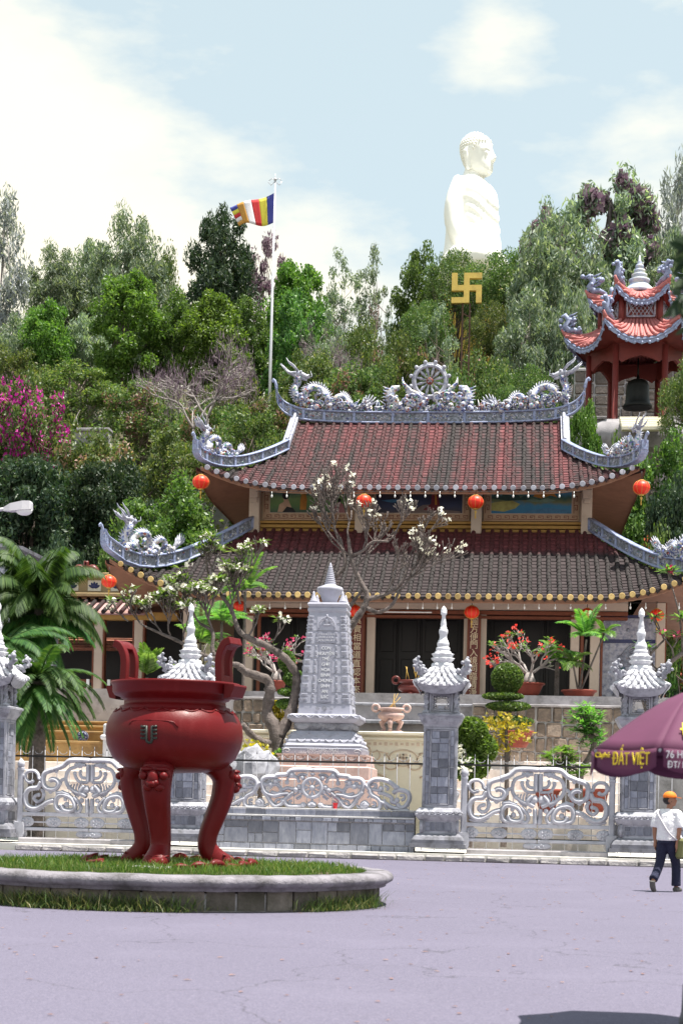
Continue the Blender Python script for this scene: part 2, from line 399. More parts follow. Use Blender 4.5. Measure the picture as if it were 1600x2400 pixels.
def asphalt():
    m, nd, lk, p = newmat('asphalt')
    big = noise(nd, lk, .22, 5); fine = noise(nd, lk, 55, 2); mid = noise(nd, lk, 2.2, 6, rough=.7)
    c = ramp(nd, lk, big, [(.3, (.108, .099, .146)), (.7, (.142, .129, .188))])
    c = mixc(nd, lk, mth(nd, lk, 'MULTIPLY', mth(nd, lk, 'SUBTRACT', mid, .55), 1.6, True), c, (.088, .081, .106))
    c = mixc(nd, lk, .35, c, ramp(nd, lk, noise(nd, lk, 17, 3), [(.32, (.060, .055, .078)), (.5, (.125, .115, .160)), (.70, (.235, .21, .27))]))
    c = mixc(nd, lk, .50, c, ramp(nd, lk, fine, [(.3, (.065, .06, .078)), (.52, (.130, .120, .166)), (.75, (.235, .21, .25))]))
    sp = nd.new('ShaderNodeTexVoronoi'); sp.inputs['Scale'].default_value = 1.3; sp.feature = 'DISTANCE_TO_EDGE'
    geo = nd.new('ShaderNodeNewGeometry')
    wv = nd.new('ShaderNodeVectorMath'); wv.operation = 'ADD'; lk.new(geo.outputs['Position'], wv.inputs[0])
    nn = nd.new('ShaderNodeTexNoise'); nn.inputs['Scale'].default_value = 1.1; nn.inputs['Detail'].default_value = 6; lk.new(geo.outputs['Position'], nn.inputs['Vector'])
    sc = nd.new('ShaderNodeVectorMath'); sc.operation = 'SCALE'; sc.inputs['Scale'].default_value = 1.6; lk.new(nn.outputs['Color'], sc.inputs[0]); lk.new(sc.outputs[0], wv.inputs[1])
    sp.inputs['Scale'].default_value = .28; lk.new(wv.outputs[0], sp.inputs['Vector'])
    crack = mth(nd, lk, 'LESS_THAN', sp.outputs['Distance'], .0035)
    c = mixc(nd, lk, mth(nd, lk, 'MULTIPLY', crack, .6), c, (.06, .055, .07))
    st1 = noise(nd, lk, .55, 6, None, (.8, 1.0, 1), .7); c = mixc(nd, lk, mth(nd, lk, 'MULTIPLY', mth(nd, lk, 'SUBTRACT', st1, .52), 1.8, True), c, (.165, .151, .205))      # dusty worn bands
    st2 = noise(nd, lk, 1.7, 8, None, (1, 1, 1), .8); c = mixc(nd, lk, mth(nd, lk, 'MULTIPLY', mth(nd, lk, 'SUBTRACT', st2, .60), 5, True), c, (.075, .066, .08))     # oil and damp stains
    lk.new(c, p.inputs['Base Color']); p.inputs['Roughness'].default_value = .9; p.inputs['Specular IOR Level'].default_value = .2
    bump(nd, lk, p, fine, .5, .006); MATS['asphalt'] = m
asphalt()
def slate():
    m, nd, lk, p = newmat('slate')
    oi = nd.new('ShaderNodeObjectInfo')
    geo = nd.new('ShaderNodeNewGeometry')
    ad = nd.new('ShaderNodeVectorMath'); ad.operation = 'ADD'; lk.new(geo.outputs['Position'], ad.inputs[0])
    cx = nd.new('ShaderNodeCombineXYZ'); lk.new(mth(nd, lk, 'MULTIPLY', oi.outputs['Random'], 57), cx.inputs[0]); lk.new(mth(nd, lk, 'MULTIPLY', oi.outputs['Random'], 31), cx.inputs[2])
    lk.new(cx.outputs[0], ad.inputs[1])
    n1 = noise(nd, lk, 5, 8, ad.outputs[0], (1, 1, .5), .75); n2 = noise(nd, lk, 22, 5, ad.outputs[0], (1, 1, .22))
    c = ramp(nd, lk, n1, [(.25, (.105, .115, .15)), (.5, (.20, .21, .265)), (.66, (.30, .31, .36)), (.8, (.46, .46, .50))])
    c = mixc(nd, lk, .25, c, ramp(nd, lk, n2, [(.35, (.10, .11, .15)), (.7, (.42, .42, .46))]))
    k = mth(nd, lk, 'ADD', mth(nd, lk, 'MULTIPLY', oi.outputs['Random'], .85), .55)
    cc = nd.new('ShaderNodeCombineColor')
    for i in range(3): lk.new(k, cc.inputs[i])
    c = mixc(nd, lk, 1, c, cc.outputs[0], 'MULTIPLY')
    lk.new(c, p.inputs['Base Color']); p.inputs['Roughness'].default_value = .6
    bump(nd, lk, p, n1, .35, .02); MATS['slate'] = m
slate()
def tilemat(name, lower, pan=False):
    """old roof tiles: red clay blackened by lichen; the band that the eave above keeps from the rain stays red"""
    m, nd, lk, p = newmat(name)
    geo = nd.new('ShaderNodeNewGeometry'); oi = nd.new('ShaderNodeObjectInfo')
    streak = noise(nd, lk, .55, 5, None, (1.6, .12, .12), .65); spot = noise(nd, lk, 3.5, 6, rough=.7); fine = noise(nd, lk, 26, 3)
    red = ramp(nd, lk, spot, [(.3, (.050, .010, .012)), (.6, (.105, .022, .026)), (.8, (.19, .06, .062))])
    dark = ramp(nd, lk, spot, [(.25, (.006, .005, .005)), (.5, (.014, .011, .011)), (.7, (.030, .024, .025)), (.85, (.12, .10, .105))])
    if pan:
        dark = ramp(nd, lk, spot, [(.25, (.014, .009, .010)), (.5, (.029, .019, .021)), (.7, (.052, .037, .040)), (.85, (.16, .125, .13))])
        red = ramp(nd, lk, spot, [(.3, (.085, .018, .022)), (.6, (.170, .040, .046)), (.8, (.28, .105, .108))])
    sepn = nd.new('ShaderNodeSeparateXYZ'); lk.new(geo.outputs['Position'], sepn.inputs[0])
    if lower:
        f = mth(nd, lk, 'MULTIPLY', mth(nd, lk, 'SUBTRACT', mth(nd, lk, 'ADD', sepn.outputs[2], mth(nd, lk, 'MULTIPLY', spot, .35)), 10.72), 3.5, True)
    else:
        f = mth(nd, lk, 'MULTIPLY', mth(nd, lk, 'SUBTRACT', mth(nd, lk, 'ADD', streak, mth(nd, lk, 'MULTIPLY', spot, .35)), .60), 5, True)
        f = mth(nd, lk, 'MULTIPLY', f, .92)
    c = mixc(nd, lk, f, dark, red)
    c = mixc(nd, lk, .14, c, ramp(nd, lk, fine, [(.3, (.008, .008, .008)), (.75, (.14, .11, .11))]))
    lk.new(c, p.inputs['Base Color']); p.inputs['Roughness'].default_value = .8; p.inputs['Specular IOR Level'].default_value = .3
    bump(nd, lk, p, spot, .4, .03); MATS[name] = m
tilemat('roof_tile_lower', True); tilemat('roof_tile_upper', False); tilemat('roof_pan_lower', True, True); tilemat('roof_pan_upper', False, True)
def mosaic():
    """broken porcelain chips: white and blue with green, red and yellow ones between"""
    m, nd, lk, p = newmat('mosaic')
    geo = nd.new('ShaderNodeNewGeometry')
    v = nd.new('ShaderNodeTexVoronoi'); v.inputs['Scale'].default_value = 13; lk.new(geo.outputs['Position'], v.inputs['Vector'])
    sp = nd.new('ShaderNodeSeparateColor'); lk.new(v.outputs['Color'], sp.inputs[0])
    c = ramp(nd, lk, sp.outputs[0], [(0, (.52, .52, .58)), (.32, (.30, .34, .52)), (.52, (.56, .54, .55)), (.68, (.10, .12, .30)), (.84, (.10, .24, .16)), (.90, (.34, .10, .08)), (.95, (.58, .50, .40))], 'CONSTANT')
    n2 = noise(nd, lk, 2.5, 6, rough=.7)
    c = mixc(nd, lk, mth(nd, lk, 'MULTIPLY', mth(nd, lk, 'SUBTRACT', n2, .55), 3, True), c, (.11, .10, .11))
    lk.new(c, p.inputs['Base Color']); p.inputs['Roughness'].default_value = .35
    bump(nd, lk, p, v.outputs['Distance'], .5, .03); MATS['mosaic'] = m
mosaic()
mat('relief_dark', (.14, .15, .17), .6, .6, 12, .6, 20, .03, dirt=(.45, .47, .56), dscale=8, damt=.55)
# leaves
leafmat('leaf_dark', [(.014, .034, .022), (.026, .056, .030), (.044, .080, .040), (.10, .14, .08)], .25)
leafmat('leaf_mid', [(0.032, 0.078, 0.022), (0.062, 0.132, 0.031), (0.103, 0.190, 0.044), (0.196, 0.287, 0.094)], .38)
leafmat('leaf_bright', [(.045, .11, .022), (.080, .17, .030), (.12, .23, .045), (.21, .32, .09)], .4)
leafmat('leaf_grey', [(0.080, 0.123, 0.092), (0.138, 0.196, 0.146), (0.217, 0.275, 0.210), (0.377, 0.420, 0.336)], .4)
leafmat('leaf_blue', [(0.120, 0.144, 0.175), (0.204, 0.228, 0.263), (0.300, 0.324, 0.362), (0.456, 0.480, 0.525)], .3)
leafmat('leaf_olive', [(0.041, 0.073, 0.025), (0.074, 0.125, 0.039), (0.120, 0.181, 0.057), (0.240, 0.256, 0.098)], .38)
leafmat('leaf_purple', [(0.108, 0.072, 0.101), (0.176, 0.117, 0.155), (0.243, 0.169, 0.209), (0.324, 0.260, 0.270)], .3, tcol=(1.2, 1, 1.2))
leafmat('leaf_magenta', [(.34, .008, .24), (.52, .02, .38), (.60, .07, .46)], .35, tcol=(1.2, 1, 1.2))
leafmat('leaf_pinkdry', [(.20, .11, .10), (.30, .17, .15), (.38, .24, .21)], .3)
leafmat('leaf_yellow', [(.16, .16, .02), (.35, .30, .03), (.55, .42, .04)], .4)
leafmat('leaf_red', [(.40, .03, .03), (.52, .05, .04), (.56, .10, .08)], .3, tcol=(1, 1, 1))
leafmat('grass', [(.04, .10, .02), (.075, .17, .03), (.12, .22, .05), (.26, .27, .11)], .4)
leafmat('grass_dry', [(.03, .07, .015), (.055, .11, .025), (.11, .15, .05), (.34, .29, .14)], .35)
mat('fascia_ochre', (.40, .29, .15), .8, .15, 2, .2, 20, dirt=(.2, .14, .08), damt=.4)
leafmat('palm_leaf', [(0.016, 0.051, 0.014), (0.028, 0.085, 0.019), (0.052, 0.123, 0.026), (0.088, 0.162, 0.040)], .3, .6)
leafmat('petal_pink', [(.50, .02, .07), (.68, .05, .13), (.76, .16, .22)], .25, tcol=(1.1, .9, 1.0))
leafmat('petal_cream', [(.74, .70, .60), (.82, .78, .68), (.85, .83, .77)], .2, tcol=(1, 1, .92))
# ---------------------------------------------------------------- ground and hill
HP = [(-80, -.06), (74, -.06), (77, 5), (84, 11.5), (92, 18), (100, 21), (115, 26), (135, 33), (160, 40), (178, 47), (215, 50), (260, 42), (330, 20), (420, 0), (2600, 0)]
def hz(x, y):
    for (a, b), (c, d) in zip(HP, HP[1:]):
        if y <= c:
            t = (y-a)/(c-a); z = b+(d-b)*t; break
    else: z = 0
    if y > 74:
        k = min(1, (y-74)/15)
        z += k*(1.6*sin(x*.13+y*.05)+1.1*sin(x*.31-y*.11+2)+.5*sin(x*.8+y*.7))
        z *= max(.05, 1-max(0, (abs(x)-60)/160)) if abs(x) > 60 else 1
    return z
ys = [-80, -40, 0, 30, 60, 70, 72]+[73+i*1.5 for i in range(100)]+[225, 240, 260, 290, 330, 380, 420, 600, 1200, 2500]
xs = [-2500, -900, -400, -220, -160, -120]+[-100+i*2.5 for i in range(81)]+[120, 160, 220, 400, 900, 2500]
g = M(); w = len(xs)
g.add([(x, y, hz(x, y)) for y in ys for x in xs], [(j*w+i, j*w+i+1, (j+1)*w+i+1, (j+1)*w+i) for j in range(len(ys)-1) for i in range(w-1)], True)
mat('hill_soil', (.085, .068, .042), .95, .45, .5, .8, 3, .2, dirt=(.045, .065, .022), dscale=.6, damt=.7)
tag(g.build('ground', 'hill_soil'), kind='structure')
g = M(); g.add([(-90, -30, 0), (90, -30, 0), (90, 40.0, 0), (-90, 40.0, 0)], [(0, 1, 2, 3)])
tag(g.build('road', 'asphalt'), kind='structure')
rnd = random.Random(5)
# ---------------------------------------------------------------- round planter with the cauldron
PX, PY, PA, PB = at(398, 1862, 22.9).x, 22.9, 3.20, 2.75
GZ = .45                                                    # grass level
def ell(t, a, b): return (PX+a*cos(t), PY+b*sin(t))
pl = thing('planter', 'low round grey planter with overhanging rounded rim, holding grass and the cauldron', 'planter', (PX, PY, 0))
prof = [(-.36, .47), (-.10, .475), (-.03, .465), (.02, .43), (.035, .385), (.02, .345), (-.03, .315), (-.07, .31), (-.07, .27), (-.13, .265), (-.36, .25)]
rs = []
for i in range(96):
    t = 2*PI*i/96; wob = rnd.uniform(-.006, .006)
    rs.append([(*ell(t, PA+o+wob, PB+o+wob), z+wob) for o, z in prof])
mm = M(); mm.rings(rs, True, smooth=True, loop=True); mm.build('rim', 'planter_rim', pl)
nb = 46
for i in range(nb):
    t0, t1 = 2*PI*(i+.04)/nb, 2*PI*(i+.96)/nb; j = rnd.uniform(-.012, .012)
    q = M(); a, b = PA-.17+j, PB-.17+j
    p = [(*ell(t0, a, b),), (*ell((t0+t1)/2, a+.008, b+.008),), (*ell(t1, a, b),), (*ell(t1, a-.12, b-.12),), (*ell(t0, a-.12, b-.12),)]
    q.rings([[(x, y, .02) for x, y in p], [(x, y, .262) for x, y in p]], smooth=False); q.build('block', 'planter_block', pl)
q = M(); q.lathe([(1, -.02), (1, .24)], n=96); q.xf(Matrix.Translation((PX, PY, 0)) @ Matrix.Diagonal((PA-.20, PB-.20, 1, 1))); q.build('core', 'mortar', pl)
q = M(); q.lathe([(1, .30), (1, .425), (.0, .46)], n=64); q.xf(Matrix.Translation((PX, PY, 0)) @ Matrix.Diagonal((PA-.34, PB-.34, 1, 1))); q.build('soil', 'soil', pl)
def blades(n, pos, hmin, hmax, wd, seed, lean=.5):
    """thin tapered grass blades; pos(rng,n) -> (n,3)"""
    r = np.random.RandomState(seed); P = pos(r, n); h = r.uniform(hmin, hmax, n)
    a = r.uniform(0, 2*PI, n); d = np.stack([np.cos(a), np.sin(a), 0*a], 1)*wd
    b = r.uniform(0, 2*PI, n); l = r.uniform(0, lean, n)
    top = P+np.stack([np.cos(b)*l*h, np.sin(b)*l*h, h], 1)
    mid = P+np.stack([np.cos(b)*l*h*.3, np.sin(b)*l*h*.3, h*.55], 1)
    return np.stack([P-d*.6, mid-d*.35, top, mid+d*.6], 1)
def in_ell(r, n, a, b, z):
    t = r.uniform(0, 2*PI, n); q = np.sqrt(r.uniform(0, 1, n))
    x, y = PX+a*q*np.cos(t), PY+b*q*np.sin(t)
    return np.stack([x, y, np.full(n, z)], 1)
def lawn(r, n):
    P = in_ell(r, n, PA-.36, PB-.36, GZ-.01); k = np.sin(P[:, 0]*5.3+1.3*np.sin(P[:, 1]*3.1))*np.sin(P[:, 1]*6.1+1.7*np.sin(P[:, 0]*2.3)); P[:, 2] += .035*k; P = P[(k > -.75) | (r.uniform(0, 1, n) < .35)]; P = np.concatenate([P, P[:n-len(P)]])
    P[:, 2] += .02*np.sin(P[:, 0]*3.1)*np.cos(P[:, 1]*4.3); return P
Q = np.concatenate([blades(26000, lawn, .03, .095, .011, 1), blades(4200, lambda r, n: in_ell(r, n, PA-.5, PB-.5, GZ), .08, .16, .012, 2, .9)])
tag(link('lawn', np_quads('lawn', Q, 'grass')), 'short green grass covering the top of the planter', 'grass', kind='stuff')
def skirt(r, n):
    k = np.array([4.05, 4.25, 4.4, 4.55, 4.62, 4.75, 4.9, 5.62, 5.78, 3.8, 4.32, 5.98])[r.randint(0, 12, n)]
    t = k+r.normal(0, .075, n); o = -.15+np.abs(r.normal(0, .10, n))
    return np.stack([PX+(PA+o)*np.cos(t), PY+(PB+o)*np.sin(t), 0*t], 1)
Q = np.concatenate([blades(2600, skirt, .08, .28, .009, 3, 1.2), blades(1500, lambda r, n: skirt(r, n)+np.stack([0*r.rand(n), -np.abs(r.normal(0, .08, n)), 0*r.rand(n)], 1), .03, .12, .012, 4, 1.5)])
tag(link('weeds', np_quads('weeds', Q, 'grass_dry')), 'tufts of half dry weeds growing along the foot of the planter', 'weeds', kind='stuff')
# cauldron
CYY = 23.3; mp = CYY/FPX
cc = at(406, 1862, CYY); CXX = cc.x
def zc(y): return 1.5+(1862-y)*mp
c = thing('incense_cauldron', 'huge dark red three-legged bronze cauldron with two upright curled handles on the planter', 'cauldron', (CXX, CYY, GZ))
R_ = 163*mp
pf = [(0, 1812), (80, 1808), (120, 1798), (146, 1776), (159, 1748), (163, 1722), (161, 1698), (150, 1675), (138, 1664), (131, 1660), (131, 1655), (121, 1652), (120, 1640), (128, 1637), (130, 1633), (143, 1629), (148, 1622), (149, 1606), (153, 1603), (153, 1597), (146, 1597), (140, 1606), (115, 1650), (118, 1690), (60, 1700), (0, 1702)]
q = M(); q.lathe([(r*mp, zc(y)) for r, y in pf], (CXX, CYY, 0), 72); bowl = q.build('bowl', 'lacquer_red', c)
q = M(); q.lathe([(0.0, zc(1640)), (.70, zc(1642))][::-1], (CXX, CYY, 0), 40); q.build('ash', 'ash', c)
# scalloped shoulder band: hanging lobes in low relief
q = M()
for i in range(20):
    t0 = 2*PI*i/20; path = []
    for k in range(9):
        t = t0+2*PI/20*k/8; y = 1662+8*sin(PI*k/8); rr = np.interp(y, [1655, 1664, 1675], [133, 139, 151])*mp
        path.append((CXX+rr*cos(t), CYY+rr*sin(t), zc(y)))
    q.tube(path, .012, 6)
q.build('scallop_band', 'lacquer_red', bowl)
def on_bowl(px, y):     # point on the bowl's front at photo column px, row y
    rr = np.interp(y, [1660, 1664, 1675, 1698, 1722, 1748, 1776], [131, 138, 150, 161, 163, 159, 146])*mp
    x = (px-406)*mp; return V((CXX+x, CYY-math.sqrt(max(0, rr*rr-x*x)), zc(y)))
q = M()
q.tube([on_bowl(px, y) for px, y in [(330, 1703), (338, 1694), (380, 1692), (420, 1694), (437, 1697), (447, 1708)]], .011, 6)
q.tube([on_bowl(px, y) for px, y in [(322, 1760), (380, 1763), (440, 1762)]], .005, 6)
q.build('cartouche', 'lacquer_red', bowl)
# the character: two uprights, side bars, closing hook
q = M()
def stroke(pts, w=.020):
    q.tube([on_bowl(a, b)+V((0, -.006, 0)) for a, b in pts], w, 6, flat=1)
stroke([(374, 1706), (374, 1735), (376, 1742), (381, 1745), (386, 1744), (388, 1738), (388, 1706)], .022)
for k, y in enumerate((1709, 1717, 1726, 1735)):
    stroke([(361, y-2+(k % 2)), (366, y), (373, y-1)], .020); stroke([(389, y-1), (395, y-1), (400, y-2+(k % 2))], .020)
q.build('character', 'bronze_dark', bowl)
# handles
for sgn, lab in ((-1, 0), (1, 1)):
    pts = [(134, 1606), (132, 1575), (131, 1545), (135, 1525), (146, 1507), (162, 1500)]
    cen = spline([(CXX+sgn*x*mp, CYY, zc(y)) for x, y in pts], 5)
    wd, th, gap = .17, .055, .075
    h = M()
    rings = []
    outer, inner = [], []
    # strap handle: a flat band standing on the rim, pierced by a long slot
    for part_ in ((-wd, -gap), (gap, wd)):
        rr = []
        for i, p in enumerate(cen):
            t = (cen[min(i+1, len(cen)-1)]-cen[max(i-1, 0)]).normalized(); nrm = V((t.z, 0, -t.x))
            rr.append([p+nrm*th*a+V((0, b, 0)) for a, b in ((1, part_[0]), (1, part_[1]), (-1, part_[1]), (-1, part_[0]))])
        h.rings(rr, smooth=False)
    for lo, hi in ((0, 4), (17, len(cen)-1)):
        rr = []
        for i in range(lo, hi+1):
            p = cen[i]; t = (cen[min(i+1, len(cen)-1)]-cen[max(i-1, 0)]).normalized(); nrm = V((t.z, 0, -t.x))
            rr.append([p+nrm*th*.98*a+V((0, b, 0)) for a, b in ((1, -gap-.01), (1, gap+.01), (-1, gap+.01), (-1, -gap-.01))])
        h.rings(rr, smooth=False)
    h.xf(Matrix.Translation((CXX, CYY, 0)) @ Matrix.Rotation(rad(-20), 4, 'Z') @ Matrix.Translation((-CXX, -CYY, 0))); ho = h.build('handle', 'lacquer_red', c)
    bv = ho.modifiers.new('b', 'BEVEL'); bv.width = .012; bv.segments = 2
    b = M(); x0 = CXX+sgn*150*mp
    b.prism([(x0, zc(1603)), (x0+sgn*.16, zc(1603)), (x0+sgn*.17, zc(1607)), (x0+sgn*.11, zc(1632)), (x0, zc(1636))], CYY-.18, CYY+.18)
    b.xf(Matrix.Translation((CXX, CYY, 0)) @ Matrix.Rotation(rad(-20), 4, 'Z') @ Matrix.Translation((-CXX, -CYY, 0))); b.build('rim_bracket', 'lacquer_red', c)
# legs with lion masks
for k, (ang, sx) in enumerate(((rad(264), 0), (rad(152), 0), (rad(24), 0))):
    d = V((cos(ang), sin(ang), 0)); sd = V((-sin(ang), cos(ang), 0))
    key = [(.52, 1786, .20, .15), (.66, 1798, .22, .165), (.76, 1824, .22, .165), (.73, 1868, .19, .155), (.63, 1915, .165, .145), (.54, 1955, .145, .135), (.53, 1985, .142, .138), (.61, 2004, .165, .155), (.70, 2017, .185, .165), (.72, 2027, .18, .16), (.72, 2036, .16, .15)]
    P = spline([(r, zc(y), 0) for r, y, a, b in key], 4); A = np.interp(np.linspace(0, 1, len(P)), np.linspace(0, 1, len(key)), [q_[2] for q_ in key]); B = np.interp(np.linspace(0, 1, len(P)), np.linspace(0, 1, len(key)), [q_[3] for q_ in key])
    lg = M(); rr = []
    for i, p in enumerate(P):
        t = V(P[min(i+1, len(P)-1)])-V(P[max(i-1, 0)]); nrm = V((-t.y, t.x, 0)).normalized(); nrm = nrm if nrm.x > 0 else -nrm
        if i > len(P)*.62: nrm = (nrm+V((.8, .0, 0))).normalized()
        o3 = V((CXX, CYY, 0))+d*p.x+V((0, 0, p.y)); n3 = d*nrm.x+V((0, 0, nrm.y))
        rr.append([o3+sd*(A[i]*math.copysign(abs(cos(a))**.75, cos(a)))+n3*(B[i]*math.copysign(abs(sin(a))**.75, sin(a))) for a in [2*PI*j/20 for j in range(20)]])
    lg.rings(rr); leg = lg.build('leg', 'lacquer_red', c)
    mk = M(); F0 = lambda u, y, o: V((CXX, CYY, 0))+d*(.755+.145+o)+sd*u+V((0, 0, zc(y)))
    yk = 1818; kk = 1.1
    for s2 in (-1, 1):
        mk.ball(F0(s2*.135*kk, yk+2*kk, .01), (0.067, 0.067, 0.061)); mk.ball(F0(s2*.10*kk, yk-12*kk, -.03), (0.104, 0.073, 0.037)); mk.ball(F0(s2*.075*kk, yk+26*kk, .0), (0.079, 0.067, 0.061))
        mk.ball(F0(s2*.16*kk, yk-4*kk, -.08), (0.061, 0.061, 0.085)); mk.ball(F0(s2*.04*kk, yk+17*kk, .045), (0.055, 0.055, 0.049))
    mk.ball(F0(0, yk+8*kk, .02), (0.091, 0.085, 0.134)); mk.ball(F0(0, yk+19*kk, .05), (0.085, 0.067, 0.055)); mk.tube([F0(u, yk+31+6*cos(u*16)-6, .0-.3*u*u*6) for u in np.linspace(-.17, .17, 11)], .022, 6)
    mk.tube([F0(u, yk-22, -.05-2*u*u) for u in np.linspace(-.17, .17, 9)], .03, 6)
    mk.build('lion_mask', 'lacquer_red', leg)
    tb = M()
    for u in (-.12, -.04, .04, .12): tb.ball(V((CXX, CYY, 0))+d*(.84-abs(u)*.25)+sd*u+V((0, 0, zc(2021))), (.055, .055, .075))
    tb.tube([V((CXX, CYY, 0))+d*(.84-u*u*3.2)+sd*u+V((0, 0, zc(2007-3*abs(sin(u*24))))) for u in np.linspace(-.19, .19, 17)], .014, 6)
    tb.build('paw', 'lacquer_red', leg)
# lotus border on the ground round the cauldron
lb = thing('lotus_border', 'ring of small red concrete lotus petals in the grass round the cauldron feet', 'border', (CXX, CYY, GZ))
for i in range(30):
    t = 2*PI*i/30
    if 4.05 < t < 4.95 or .2 < t < .5: continue
    q = M(); h = .10+.03*((i*7) % 3)
    q.rings([[(u*.5*wd_, -.03-bl, z) for u in (-1, -.5, 0, .5, 1)]+[(u*.5*wd_, .03-bl, z) for u in (1, .5, 0, -.5, -1)] for wd_, z, bl in ((.2, -.04, 0), (.27, .05, .03), (.25, h*.6, .05), (.15, h*.85, .03), (.02, h, -.01))])
    q.build('petal', 'lacquer_red', lb, V((CXX+1.22*cos(t), CYY+1.22*sin(t), GZ)), (0, 0, t+PI/2))
q = M(); q.lathe([(1.12, .40), (1.28, .44), (1.28, .49), (1.14, .5), (1.10, .44)], (CXX, CYY, 0), 60); q.build('base_ring', 'pale_concrete', lb)
for i in range(5):
    q = M(); q.ball((0, 0, 0), (.12, .1, .075)); p = at(382+i*24, 2020, 24.6); tag(q.build('boulder', 'stone_dark', None, (p.x, 24.6, GZ+.03)), ['%s of five round grey stones in the grass behind the cauldron legs' % n for n in ('leftmost', 'second from left', 'middle', 'second from right', 'rightmost')][i], 'stone', 'round grey stones behind the cauldron')
# ---------------------------------------------------------------- front wall, pillars and gates
WY, WZ = 41.0, .32
ppm = FPX/WY
XC_ = at(1027, 1985, WY).x; XD = at(1490, 1985, WY).x; XB = at(436, 1985, WY).x; XA = at(-16, 1985, WY).x
GW = (XD-XC_)
pv = M(); pv.box(((XA+XD)/2, 42.9, .03), (44, 5.5, .3)); tag(pv.build('courtyard_floor', 'paving'), kind='structure')
pv = M(); pv.box(((XA+XD)/2, 40.62, .06), (44, .78, .14)); tag(pv.build('pavement', 'pale_concrete'), kind='structure')
kb = thing('kerb', 'rough stone kerb', 'kerb', (0, 40.1, 0)); del kb['category']; del kb['label']; tag(kb, kind='structure')
x = -12.5
while x < 12.8:
    wd = rnd.uniform(.42, .78); q = M(); q.box((0, 0, 0), (wd-.03, .22+rnd.uniform(-.03, .03), .15), .035)
    q.v = [(a+rnd.uniform(-.012, .012), b+rnd.uniform(-.015, .015), z+rnd.uniform(-.012, .012)) for a, b, z in q.v]
    q.build('kerb_stone', 'kerb_stone', kb, (x+wd/2, 40.1, .065)); x += wd
def partition(x0, z0, x1, z1, r, mn=.16, mx=.5):
    w, h = x1-x0, z1-z0
    if (w <= mx and h <= mx and r.random() < .75) or (w < 2*mn and h < 2*mn): return [(x0, z0, x1, z1)]
    if (w > h and w >= 2*mn) or h < 2*mn:
        c_ = x0+w*r.uniform(.38, .62); return partition(x0, z0, c_, z1, r, mn, mx)+partition(c_, z0, x1, z1, r, mn, mx)
    c_ = z0+h*r.uniform(.38, .62); return partition(x0, z0, x1, c_, r, mn, mx)+partition(x0, c_, x1, z1, r, mn, mx)
def slab(parent, x0, z0, x1, z1, y, j=.008, d=.05, m='slate', name='slate_slab', rz=0, piv=(0, 0), pr=.012):
    q = M(); q.box((0, 0, 0), (x1-x0-2*j, d, z1-z0-2*j), .006)
    p = V(((x0+x1)/2-piv[0], y-piv[1]-rnd.uniform(0, pr), (z0+z1)/2)); p = Matrix.Rotation(rz, 3, 'Z') @ p
    return q.build(name, m, parent, p+V((piv[0], piv[1], 0)), (0, 0, rz))
# pillar, built at the origin with its foot at z = 0
P0 = thing('gate_pillar', 'x', 'pillar')
q = M(); q.sq([(.70, .70, 0), (.70, .70, .10)]); q.sq([(.655, .655, .10), (.655, .655, .20), (.64, .64, .205), (.60, .60, .28), (.53, .53, .33), (.50, .50, .35)]); q.build('plinth', 'stone_dark', P0)
q = M(); q.sq([(.47, .47, .35), (.455, .455, .40), (.455, .455, .66), (.50, .50, .70), (.58, .58, .80), (.585, .585, .83), (.57, .57, .84), (.565, .565, .90), (.50, .50, .98), (.47, .47, 1.0)])
for s_ in range(4):
    R = Matrix.Rotation(s_*PI/2, 4, 'Z'); st = len(q.v)
    for i in range(7):
        u = -.45+.15*i; q.tube([(u+.06*cos(a)*(1-a/9), -.572-.004*a, .868+.03*sin(a)*(1-a/9)) for a in np.linspace(0, 6, 9)], .014, 5)
    q.tube([(-.42, -.47, .37), (-.42, -.47, .68)], .05, 8); q.xf(R, st)
q.build('base', 'stone_grey', P0)
q = M(); q.sq([(.395, .395, 1.0), (.395, .395, 3.02)], bev=.012)
for s_ in range(4):
    R = Matrix.Rotation(s_*PI/2, 4, 'Z'); st = len(q.v)
    for u in (-.385, .385): q.box((u, -.402, 2.01), (.055, .03, 2.0), .008)
    for z in (1.035, 2.985): q.box((0, -.402, z), (.72, .03, .055), .008)
    for u in (-.235, .235): q.box((u, -.400, 2.01), (.03, .05, 1.86), .008)
    for z in (1.085, 2.935): q.box((0, -.400, z), (.44, .05, .03), .008)
    q.xf(R, st)
q.build('shaft', 'stone_grey', P0)
rp = random.Random(9)
for s_ in range(4):
    for r_ in partition(-.215, 1.105, .215, 2.915, rp, .13, .27): slab(P0, *r_, -.395, .006, .04, rz=s_*PI/2)
    for u0_, u1_ in ((-.355, -.255), (.255, .355)):
        z = 1.08
        while z < 2.93:
            z2 = min(2.94, z+rp.uniform(.16, .3)); slab(P0, u0_, z, u1_, z2, -.392, .006, .03, rz=s_*PI/2); z = z2
    for r_ in partition(-.33, .42, .33, .64, rp, .1, .25): slab(P0, *r_, -.452, .006, .03, rz=s_*PI/2)
q = M(); q.sq([(.42, .42, 3.02), (.43, .43, 3.06), (.50, .50, 3.16), (.545, .545, 3.28), (.57, .57, 3.29), (.57, .57, 3.34), (.52, .52, 3.36)])
for s_ in range(4):
    R = Matrix.Rotation(s_*PI/2, 4, 'Z'); st = len(q.v)
    for i in range(6):
        u = -.375+.15*i; q.tube([(u+.055*cos(a)*(1-a/9), -.50-.0, 3.20+.035*sin(a)*(1-a/9)) for a in np.linspace(0, 6, 9)], .016, 5)
    q.xf(R, st)
q.build('capital', 'stone_grey', P0)
q = M()
